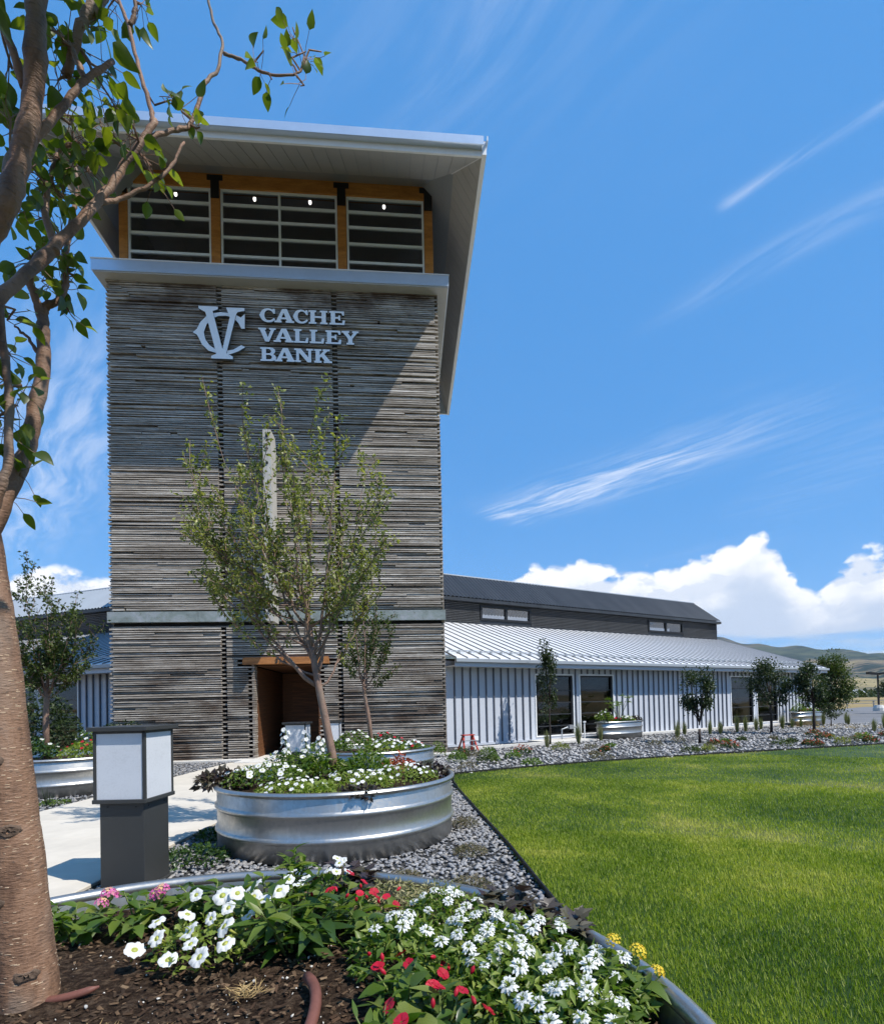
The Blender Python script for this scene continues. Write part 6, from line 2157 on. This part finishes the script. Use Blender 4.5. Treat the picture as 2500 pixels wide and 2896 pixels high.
    for i, ((x, y), nm) in enumerate(zip(((-0.06, 2.02), (0.08, 1.80), (0.22, 1.76), (0.33, 1.50), (0.14, 1.52), (0.26, 1.30), (-0.20, 1.78), (0.02, 1.62)), names)):
        t = thing('fan_flower', 'mound of white fan flowers with green centres ' + nm, 'flower', (x, y, Z), 0, 'white fan flowers in the near planter')
        foliage_mass(t, rr, 420, 0.165, 0.145, OVATE_S, 0.036, 'leaf_green')
        foliage_mass(t, rr, 240, 0.155, 0.165, LANCE_S, 0.036, 'leaf_lime', name='young_leaves')
        for j in range(11 if i < 6 else 7):
            a, q = 2.4 * j + rr.uniform(-0.3, 0.3), 0.145 * math.sqrt((j + 0.5) / 13)
            n = Vector((math.cos(a) * 0.35 + rr.uniform(-0.3, 0.3), math.sin(a) * 0.3 - 0.35, 1.0))
            ob('flower', rr.choice(F_FAN), t, (q * math.cos(a), q * math.sin(a), 0.145 * (1 - 0.4 * (q / 0.155) ** 2) + rr.uniform(0, 0.025)), n.to_track_quat('Z', 'Y') @ Quaternion((0, 0, 1), rr.uniform(0, 6)), 0.047 * rr.uniform(0.7, 1.2))
    # dark sweet-potato vines
    for x, y, st, rad, lab in ((0.17, 1.99, 13, 0.18, 'dark purple lobed vine spilling to the right hand rim'), (0.33, 1.86, 9, 0.11, 'dark olive vine leaves lying on the right rim above the drift'), (-0.52, 2.42, 9, 0.14, 'dark purple vine over the far rim right of the upright shoot')):
        bush('sweet_potato_vine', lab, 'plant', (x, y, Z), rr, st, 0.165, rad, L_VINE, 0.07, 9, 0.4, stem_mat='leaf_purple', low=0.35)
    bush('lantana', 'lantana with yellow flower heads by the right hand rim', 'flower', (0.42, 1.50, Z), rr, 8, 0.15, 0.12, L_OV['leaf_green'], 0.06, 7, 0.25, [(F_YEL, 3, 0.055, 1.0)])
    bush('leafy_plant', 'bright green leafy plant at the bottom edge below the red impatiens', 'plant', (-0.20, 1.30, Z), rr, 8, 0.12, 0.13, [L_LN['leaf_green'], L_OV['leaf_green']], 0.085, 6, 0.3)
    # mulch and litter on the soil
    n = 9000
    a = RNG.uniform(0, 6.28, n)
    q = 1.34 * np.sqrt(RNG.uniform(0, 1, n))
    pos = np.stack([-0.81 + q * np.cos(a), 1.19 + q * np.sin(a), np.full(n, SOIL + 0.004)], 1)
    chip = [(-0.5, -0.22, 0), (0.5, -0.16, 0.05), (0.45, 0.2, 0), (-0.4, 0.18, 0.06), (0, 0, 0.16)]
    cf = [(0, 1, 4), (1, 2, 4), (2, 3, 4), (3, 0, 4)]
    o = scatter('mulch', chip, cf, pos, rand_rot(n, 2.5), RNG.uniform(0.008, 0.028, n), 'mulch_chip', None, False, 'stuff')
    tag(o, 'dark bark mulch on the soil of the near planter', 'mulch')
    n = 1100
    a = RNG.uniform(0, 6.28, n)
    q = 1.3 * np.sqrt(RNG.uniform(0, 1, n))
    pos = np.stack([-0.81 + q * np.cos(a), 1.19 + q * np.sin(a), np.full(n, SOIL + 0.006)], 1)
    o = scatter('perlite', STONES[0][0], STONES[0][1], pos, rand_rot(n, 1.0), 0.003 + 0.012 * RNG.uniform(0, 1, n) ** 3, 'perlite', None, False, 'stuff')
    tag(o, 'scattered white perlite crumbs and pebbles on the dark soil', 'pebbles')
    for i, (x, y) in enumerate(((-0.80, 1.40), (-0.93, 1.42), (-0.64, 1.62))):
        n = 90
        t = thing('straw_tuft', ('dry straw tuft at the bottom edge below the petunias', 'dry straw tuft at the bottom edge, nearer the trunk', 'dry straw wisp on the soil below the petunias')[i], 'straw', (x, y, SOIL))
        a = RNG.uniform(0, 6.28, n)
        d = np.stack([np.cos(a), np.sin(a), RNG.uniform(0.0, 0.5, n)], 1)
        pos = RNG.normal(size=(n, 3)) * np.array([0.022, 0.016, 0.004]) + np.array([0, 0, 0.008])
        scatter('straw', BLADE[0], BLADE[1], pos, frame_rot(d), np.stack([RNG.uniform(0.02, 0.055, n), np.full(n, 0.0022), np.full(n, 0.01)], 1), 'straw', t, False, 'stuff')
    mb = MB()
    mb.tube(bez((-0.40, 1.28, SOIL + 0.01), (-0.37, 1.52, SOIL + 0.05), (-0.47, 1.66, SOIL + 0.03), 9), 0.016, 10)
    tag(mb.build('irrigation_hose', 'hose_brown', None, True), 'red brown irrigation hose curving out from under the dark leaves', 'hose')
    mb = MB()
    mb.tube(bez((-1.24, 1.60, SOIL + 0.004), (-1.14, 1.60, SOIL + 0.01), (-1.075, 1.63, SOIL + 0.03), 7), [0.012] * 5 + [0.011, 0.003], 10)
    tag(mb.build('irrigation_hose', 'hose_brown', None, True), 'short red brown hose end beside the foot of the near trunk', 'hose')


near_planting()

ORD = ['first', 'second', 'third', 'fourth', 'fifth', 'sixth', 'seventh', 'eighth', 'ninth', 'tenth', 'eleventh', 'twelfth', 'thirteenth', 'fourteenth', 'fifteenth', 'sixteenth', 'seventeenth', 'eighteenth', 'nineteenth', 'twentieth',
       'twenty-first', 'twenty-second', 'twenty-third', 'twenty-fourth', 'twenty-fifth', 'twenty-sixth', 'twenty-seventh', 'twenty-eighth', 'twenty-ninth', 'thirtieth']


def mound(name, label, cat, pos, rad, h, leaf_mat, n, leaf=OVATE_S, size=0.04, flowers=None, group=None, z=0.0, rr=random):
    """lower-detail plant: leaf mound, each bloom its own part
    flowers: (mesh, count, size)"""
    t = thing(name, label, cat, (pos[0], pos[1], z), 0, group)
    foliage_mass(t, rr, n, rad, h, leaf, size, leaf_mat)
    for (ms, cnt, fs) in flowers or []:
        for j in range(cnt):
            a, q = 2.4 * j + rr.uniform(-0.4, 0.4), rad * 0.95 * math.sqrt((j + 0.5) / cnt)
            n_ = Vector((math.cos(a) * 0.4 + rr.uniform(-0.3, 0.3), math.sin(a) * 0.3 - 0.4, 0.9))
            ob('flower', rr.choice(ms) if isinstance(ms, list) else ms, t, (q * math.cos(a), q * math.sin(a), h * (1 - 0.5 * (q / rad) ** 2) + rr.uniform(-0.01, 0.03)), n_.to_track_quat('Z', 'Y'), fs * rr.uniform(0.8, 1.2))
    return t


def far_planting():
    rr = random.Random(5)
    z = SOIL - 0.01
    cx, cy, _ = TANKS['mid']
    M = lambda dx, dy: (cx + dx, cy + dy)
    mound('petunia', 'white petunias massed at the left of the middle planter', 'flower', M(-0.72, -0.30), 0.42, 0.27, 'leaf_green', 900, size=0.045, flowers=[(F_PET, 26, 0.06)], z=z, rr=rr)
    mound('petunia', 'white petunias at the back left of the middle planter', 'flower', M(-0.62, 0.35), 0.38, 0.36, 'leaf_green', 700, size=0.045, flowers=[(F_PET, 18, 0.065)], z=z, rr=rr)
    mound('alyssum', 'low white flowers along the front rim of the middle planter', 'flower', M(-0.25, -0.82), 0.36, 0.16, 'leaf_lime', 800, size=0.035, flowers=[(F_WHITE, 34, 0.04)], z=z, rr=rr)
    mound('alyssum', 'white flowers before the trunk in the middle planter', 'flower', M(0.30, -0.62), 0.38, 0.20, 'leaf_lime', 800, size=0.035, flowers=[(F_PET, 14, 0.055), (F_WHITE, 16, 0.04)], z=z, rr=rr)
    mound('alyssum', 'creamy white flowers at the right of the middle planter', 'flower', M(0.72, -0.12), 0.38, 0.20, 'leaf_lime', 800, size=0.035, flowers=[(F_WHITE, 34, 0.042)], z=z, rr=rr)
    mound('leafy_plant', 'yellow green leafy mound at the front rim of the middle planter', 'plant', M(0.02, -0.98), 0.22, 0.15, 'leaf_lime', 500, size=0.05, z=z, rr=rr)
    mound('leafy_plant', 'bright green upright plant right of the trunk in the middle planter', 'plant', M(0.30, 0.10), 0.26, 0.36, 'leaf_green', 600, leaf=LANCE_S, size=0.09, z=z, rr=rr)
    mound('leafy_plant', 'bright green spiky plant left of the trunk in the middle planter', 'plant', M(-0.22, 0.12), 0.26, 0.34, 'leaf_green', 600, leaf=LANCE_S, size=0.09, z=z, rr=rr)
    mound('sweet_potato_vine', 'blackish vine hanging over the left rim of the middle planter', 'plant', M(-1.10, -0.32), 0.26, 0.20, 'leaf_purple', 420, size=0.085, z=z + 0.02, rr=rr)
    mound('sweet_potato_vine', 'blackish vine by the right rim of the middle planter', 'plant', M(0.98, 0.30), 0.22, 0.17, 'leaf_purple', 320, size=0.07, z=z, rr=rr)
    mound('sweet_potato_vine', 'dark vine at the front rim of the middle planter', 'plant', M(0.42, -1.0), 0.20, 0.12, 'leaf_purple', 240, size=0.06, z=z, rr=rr)
    mound('coleus', 'small rust red plant behind the right of the middle planter', 'plant', M(0.62, 0.52), 0.2, 0.26, 'flower_rust', 240, size=0.06, z=z, rr=rr)
    # tall white stocks standing behind the petunias
    for i, (dx, dy, hh) in enumerate(((-0.42, 0.22, 0.58), (-0.62, 0.12, 0.62), (-0.30, 0.40, 0.50))):
        t = thing('snapdragon', 'tall white flower spike in the middle planter, %s from the left' % ORD[(1, 0, 2)[i]], 'flower', (cx + dx, cy + dy, z), 0, 'white flower spikes')
        mb = MB()
        mb.tube([(0, 0, 0), (0.01, 0, hh * 0.5), (0.0, 0.01, hh)], 0.006, 5)
        mb.build('stem', 'stem_green', t)
        foliage_mass(t, rr, 120, 0.09, hh * 0.6, LANCE_S, 0.08, 'leaf_green')
        for j in range(16):
            a = j * 2.4
            w = 0.55 + 0.45 * j / 16
            ob('flower', F_WHITE, t, (0.045 * math.cos(a), 0.045 * math.sin(a), hh * w), Vector((math.cos(a), math.sin(a), 0.5)).to_track_quat('Z', 'Y'), 0.055)
    # back planter
    cx, cy, _ = TANKS['back']
    for dx, dy, rad, h, mt, n, fl, nm, lab in (
            (-0.75, -0.3, 0.38, 0.26, 'leaf_green', 400, [(F_WHITE, 10, 0.05)], 'leafy_plant', 'leafy plants with few white flowers at the left of the back planter'),
            (-0.25, -0.3, 0.36, 0.42, 'leaf_green', 500, [(F_PET, 10, 0.07)], 'petunia', 'white flowers at the left of the trunk in the back planter'),
            (0.30, -0.35, 0.36, 0.24, 'leaf_lime', 400, [(F_WHITE, 22, 0.06)], 'alyssum', 'white flowers right of the trunk in the back planter'),
            (0.72, -0.2, 0.32, 0.20, 'leaf_green', 350, [(F_WHITE, 16, 0.06), (F_RED, 4, 0.06)], 'alyssum', 'white and coral flowers at the right of the back planter'),
            (0.15, 0.4, 0.4, 0.34, 'leaf_deep', 400, [(F_RED, 10, 0.06)], 'impatiens', 'red flowers behind the trunk in the back planter')):
        mound(nm, lab, 'flower', (cx + dx, cy + dy), rad, h, mt, n, size=0.06, flowers=fl, z=z, rr=rr)
    # left planter
    cx, cy, _ = TANKS['left']
    for dx, dy, rad, h, mt, n, fl, nm, lab in (
            (-0.35, -0.5, 0.55, 0.42, 'leaf_deep', 900, [(F_PET, 12, 0.07)], 'petunia', 'dark green plant with white flowers in the left planter'),
            (0.65, -0.35, 0.40, 0.34, 'leaf_lime', 500, [(F_RED, 14, 0.05)], 'coleus', 'red and lime leaved plant at the right of the left planter'),
            (0.35, 0.2, 0.25, 0.55, 'leaf_green', 250, [(F_WHITE, 14, 0.06)], 'snapdragon', 'white flower spike behind the red plant in the left planter')):
        mound(nm, lab, 'flower', (cx + dx, cy + dy), rad, h, mt, n, size=0.07, flowers=fl, z=z, rr=rr)
    mound('shrub', 'dark evergreen shrub against the left wing behind the left planter', 'shrub', (-9.7, 12.6), 0.9, 2.1, 'leaf_dark', 2600, size=0.11, rr=rr)
    t = build_tank('x', 'round steel tank planter in the shade against the left wing', pos=(-8.6, 14.0), r=0.9, ring=40)
    mound('leafy_plant', 'shaded dark leafy plants in the tank against the left wing', 'plant', (-8.5, 13.9), 0.7, 0.6, 'leaf_dark', 800, size=0.09, z=z, rr=rr)
    # tank planters under the windows of the right wing
    for s, lab, pl in ((6.72, 'long steel tank planter under the second window of the right wing', 'between'), (19.6, 'long steel tank planter at the far end of the right wing', 'end')):
        p = BR + B_AX * s - B_IN * 0.95
        t = build_tank('x', lab, pos=(p.x, p.y), r=0.46, ring=40, sx=2.35 if pl == 'between' else 2.6, rot=BARN_YAW)
        for i, (off, rad, h, mt, fl, nm) in enumerate(((-0.75, 0.32, 0.5, 'leaf_green', [(F_WHITE, 10, 0.07)], 'green plant with white spikes'), (-0.2, 0.3, 0.22, 'leaf_deep', [(F_RED, 8, 0.09)], 'orange red flowers'), (0.35, 0.3, 0.26, 'leaf_green', [(F_PET, 12, 0.10)], 'white petunias'), (0.8, 0.26, 0.24, 'leaf_purple', [(F_WHITE, 6, 0.08)], 'dark vine'))):
            c = p + B_AX * off
            mound('planter_plant', '%s in the long tank %s' % (nm, 'under the second window' if pl == 'between' else 'at the far end of the wing'), 'plant', (c.x, c.y), rad, h, mt, 220, size=0.10, flowers=fl, z=z, rr=rr)
        # papyrus-like tall plant
        c = p + B_AX * (0.0 if pl == 'between' else -0.2)
        t = thing('umbrella_grass', 'tall feathery green grass in the long tank %s' % ('under the second window' if pl == 'between' else 'at the far end of the wing'), 'plant', (c.x, c.y, z))
        st = MB()
        tips = []
        for j in range(13):
            a = rr.uniform(0, 6.28)
            q = rr.uniform(0.05, 0.5)
            hh = rr.uniform(0.55, 1.05)
            st.tube(bez((0.03 * math.cos(a), 0.03 * math.sin(a), 0), (q * 0.3 * math.cos(a), q * 0.3 * math.sin(a), hh * 0.6), (q * math.cos(a), q * math.sin(a), hh), 5), 0.006, 4, cap=False)
            tips.append((q * math.cos(a), q * math.sin(a), hh))
        tag(st.build('stems', 'stem_green', t), kind='stuff')
        pos, d = [], []
        for tp in tips:
            for _ in range(26):
                pos.append(tp)
                v = RNG.normal(size=3)
                v[2] = abs(v[2]) * 0.4 - 0.1
                d.append(v)
        scatter('plumes', LANCE_S[0], LANCE_S[1], np.array(pos), frame_rot(np.array(d)), np.stack([RNG.uniform(0.12, 0.2, len(pos)), np.full(len(pos), 0.05), np.full(len(pos), 0.12)], 1), 'leaf_green', t, False, 'stuff')


far_planting()


def grass_tuft(label, pos, h, n, mat='tall_grass', spread=0.35, group=None, name='grass_tuft'):
    t = thing(name, label, 'plant', (pos[0], pos[1], 0), 0, group)
    a = RNG.uniform(0, 6.28, n)
    lean = np.abs(RNG.normal(size=n)) * spread
    d = np.stack([np.cos(a) * np.sin(lean), np.sin(a) * np.sin(lean), np.cos(lean)], 1)
    p = np.stack([np.cos(a) * 0.05, np.sin(a) * 0.05, np.zeros(n)], 1) * RNG.uniform(0.2, 1, n)[:, None]
    up = np.stack([np.cos(a), np.sin(a), np.full(n, 0.1)], 1)
    L = h * RNG.uniform(0.55, 1.08, n)
    scatter('blades', BLADE[0], BLADE[1], p, frame_rot(d, up), np.stack([L, np.full(n, 0.010), L], 1), mat, t, False, 'stuff')
    return t


def bed_planting():
    rr = random.Random(9)
    # feather grasses in loose rows before the right wing
    i = 0
    for s in (2.2, 3.9, 5.1, 8.15, 8.6, 9.6, 10.3, 10.9, 11.6, 12.3, 12.75, 13.8, 14.6, 15.3, 16.5, 17.5, 18.6, 19.6, 20.6, 21.4):
        off = rr.uniform(1.5, 2.4) if s > 8 else rr.uniform(1.6, 3.0)
        p = BR + B_AX * s - B_IN * off
        grass_tuft('upright feather grass in the rock bed, %s counting from the tower' % ORD[i], (p.x, p.y), rr.uniform(0.42, 0.75), 150, spread=0.16, group='feather grasses')
        i += 1
    for j, (x, y) in enumerate(((15.6, 20.6), (16.8, 21.0), (18.0, 20.2), (19.2, 21.0), (20.2, 20.2), (21.3, 20.8), (17.4, 22.4), (19.0, 22.6))):
        grass_tuft('upright feather grass beyond the wing corner, %s from the wing' % ORD[j], (x, y), rr.uniform(0.5, 0.8), 150, spread=0.18, group='feather grasses')
    # low plants between lawn edge and wall
    edge = [(-0.095, 10.77), (1.5, 11.63), (3.21, 12.43), (7.09, 13.73), (11.74, 15.16), (17.5, 16.9)]
    ex, ey = [e[0] for e in edge], [e[1] for e in edge]
    kinds = [('low_shrub', 'small green leafy shrub', 'shrub', 'leaf_green', None), ('red_plant', 'low plant with rust red flowers', 'flower', 'leaf_deep', 'flower_rust'), ('brown_sedge', 'brownish low tuft', 'plant', 'thyme', None), ('low_shrub', 'olive green low shrub', 'shrub', 'leaf_olive', None), ('salvia', 'pale green spreading plant', 'plant', 'leaf_mid', None)]
    cnt = {}
    spots = []
    for q in range(60):
        x = rr.uniform(-0.1, 17.0)
        y = np.interp(x, ex, ey) + rr.uniform(0.35, 3.4)
        w = BR + B_AX * 0
        off = (Vector((x, y, 0)) - BR).dot(-B_IN)
        if off < 1.1 or any(math.hypot(x - a, y - b) < 0.5 for a, b in spots):
            continue
        spots.append((x, y))
    spots.sort()
    for q, (x, y) in enumerate(spots):
        nm, lab, cat, mt, fl = kinds[rr.choice((0, 1, 1, 2, 2, 3, 4))]
        c = cnt.get(lab, 0)
        cnt[lab] = c + 1
        rad = rr.uniform(0.13, 0.26)
        t = mound(nm, '%s in the rock bed, %s counting from the tower' % (lab, ORD[min(c, 29)]), cat, (x, y), rad, rad * rr.uniform(0.7, 1.3), mt, 170, leaf=LANCE_S if nm == 'brown_sedge' else OVATE_S, size=0.07, group='low plants in the rock bed', rr=rr)
        if fl:
            foliage_mass(t, rr, 60, rad, rad * 1.25, OVATE_S, 0.07, fl, name='blossom', zmin=rad * 0.5)
    for lab, (x, y), rad, h, mt in (('low green plant at the tower corner', (-0.55, 14.3), 0.2, 0.45, 'leaf_green'), ('green shrub between ladder and back planter', (-0.05, 12.9), 0.22, 0.32, 'leaf_green'), ('small green plant by the lawn corner', (0.1, 13.8), 0.18, 0.3, 'leaf_olive'),
                                    ('dark creeping plant in the shade left of the middle planter', (-2.42, 5.0), 0.30, 0.16, 'leaf_deep'), ('dark trailing plant at the foot of the middle planter, near the walk', (-2.55, 5.9), 0.26, 0.14, 'leaf_deep')):
        mound('low_shrub', lab, 'shrub', (x, y), rad, h, mt, 420, size=0.05, rr=rr)
    for lab, (x, y), rad, h, n in (('brownish thyme tuft in the gravel right of the middle planter, nearest', (0.06, 4.05), 0.17, 0.13, 900), ('brownish thyme tuft in the gravel right of the middle planter, middle one', (0.08, 5.05), 0.15, 0.12, 800),
                                   ('brownish thyme tuft in the gravel right of the middle planter, farthest', (0.06, 6.2), 0.15, 0.13, 700), ('dry reddish tuft in the gravel between the two near planters', (-0.45, 4.35), 0.13, 0.10, 600), ('sparse purple tuft by the lawn edging near the rim', (0.35, 3.45), 0.10, 0.09, 300)):
        mound('thyme', lab, 'plant', (x, y), rad, h, 'thyme', n, leaf=LANCE_S, size=0.028, rr=rr)
    grass_tuft('small green grass clump in the gravel at the tower foot behind the near lamp', tuple((TR + T_AX * -7.1 - T_IN * 1.0).xy), 0.4, 160, spread=0.4)
    grass_tuft('dark strappy plant at the foot of the left planter', (-6.15, 8.2), 0.34, 30, mat='leaf_dark', spread=0.7)
    mound('groundcover', 'low green patch in the gravel before the left planter', 'plant', (-6.2, 8.35), 0.24, 0.07, 'leaf_green', 260, size=0.04, rr=rr)


bed_planting()


def far_things():
    # lamp post at the car park
    t = thing('lamp_post', 'thin dark lamp post with twin heads at the far car park', 'lamp post', (35.3, 46.0, 0))
    mb = MB()
    mb.tube([(0, 0, 0), (0, 0, 3.1)], [0.09, 0.07], 8)
    mb.build('pole', 'pole_brown', t)
    mb = MB()
    mb.lathe([(0.42, 0.0), (0.42, 0.25), (0.3, 0.5), (0.001, 0.5)], 12)
    mb.build('footing', 'curb_concrete', t)
    for sx in (-1, 1):
        mb = MB()
        mb.add([(sx * 0.1, -0.18, 3.02), (sx * 0.85, -0.2, 3.10), (sx * 0.85, 0.2, 3.10), (sx * 0.1, 0.18, 3.02), (sx * 0.1, -0.18, 3.2), (sx * 0.85, -0.2, 3.3), (sx * 0.85, 0.2, 3.3), (sx * 0.1, 0.18, 3.2)],
               [(0, 3, 2, 1), (4, 5, 6, 7), (0, 1, 5, 4), (1, 2, 6, 5), (2, 3, 7, 6), (3, 0, 4, 7)])
        mb.build('lamp_head', 'black_steel', t)
    # rail fence across the field
    f = thing('rail_fence', 'low pale rail fence along the dry field beyond the car park', 'fence', (26, 62, 0), 0.0)
    for i in range(9):
        mb = MB()
        mb.box(i * 3.0 - 0.06, i * 3.0 + 0.06, -0.06, 0.06, 0, 0.75)
        mb.build('post', 'fence_grey', f)
    for z in (0.35, 0.65):
        mb = MB()
        mb.box(-0.3, 24.3, -0.09, -0.062, z, z + 0.09)
        mb.build('rail', 'fence_grey', f)
    # distant belt of brush and low sheds under the hills
    n = 5000
    ang = RNG.uniform(R(20), R(48), n)
    dist = RNG.uniform(330, 420, n)
    pos = np.stack([dist * np.sin(ang), dist * np.cos(ang), RNG.uniform(0.2, 4.2, n) * RNG.uniform(0.3, 1, n)], 1)
    o = scatter('brush', OVATE_S[0], OVATE_S[1], pos, rand_rot(n, 0.3), RNG.uniform(1.4, 3.0, n), 'leaf_dark', None, False, 'stuff')
    tag(o, 'far belt of dark brush along the valley floor', 'brush')
    # trees and a low building across the street behind the viewer: only their mirror image shows in the panes
    n = 9000
    cxs = np.linspace(-70, 70, 22) + RNG.uniform(-2, 2, 22)
    q = RNG.integers(0, 22, n)
    hh = RNG.uniform(3.5, 7.5, 22)
    pos = RNG.normal(size=(n, 3)) * np.array([1.6, 1.6, 0.0])
    pos[:, 0] += cxs[q]
    pos[:, 1] += -46 + 5 * np.sin(cxs[q])
    pos[:, 2] = hh[q] * (0.25 + 0.75 * RNG.uniform(0, 1, n) ** 0.8)
    o = scatter('tree_belt', OVATE_S[0], OVATE_S[1], pos, rand_rot(n, 0.3), RNG.uniform(0.5, 1.1, n), 'leaf_dark', None, False, 'stuff')
    tag(o, 'row of street trees behind the viewer, mirrored in the window panes', 'trees')
    s = thing('shed', 'tiny pale distant shed on the valley floor', 'building', (215, 300, 0), 0.3)
    mb = MB()
    mb.box(-7, 7, -3, 3, 0, 2.6)
    mb.build('wall', 'curb_concrete', s)
    mb = MB()
    mb.add([(-7.4, -3.4, 2.6), (7.4, -3.4, 2.6), (7.4, 0, 4.2), (-7.4, 0, 4.2), (-7.4, 3.4, 2.6), (7.4, 3.4, 2.6)], [(0, 1, 2, 3), (3, 2, 5, 4), (0, 3, 4), (1, 5, 2)])
    mb.build('roof', 'roof_white', s)


far_things()


def build_haze():
    mb = MB()
    mb.box(-12000, 12000, -9000, 12000, -30.0, 1500.0)
    m, k = new_mat('haze_air')
    v = k.n('ShaderNodeVolumePrincipled', {'Color': (0.78, 0.86, 1.0), 'Density': 0.000028, 'Anisotropy': 0.0})
    out = k.n('ShaderNodeOutputMaterial')
    k.t.links.new(v.outputs[0], out.inputs['Volume'])
    o = mb.build('haze', 'haze_air')
    tag(o, 'thin blue summer haze in front of the hills', 'haze', kind='stuff')


build_haze()
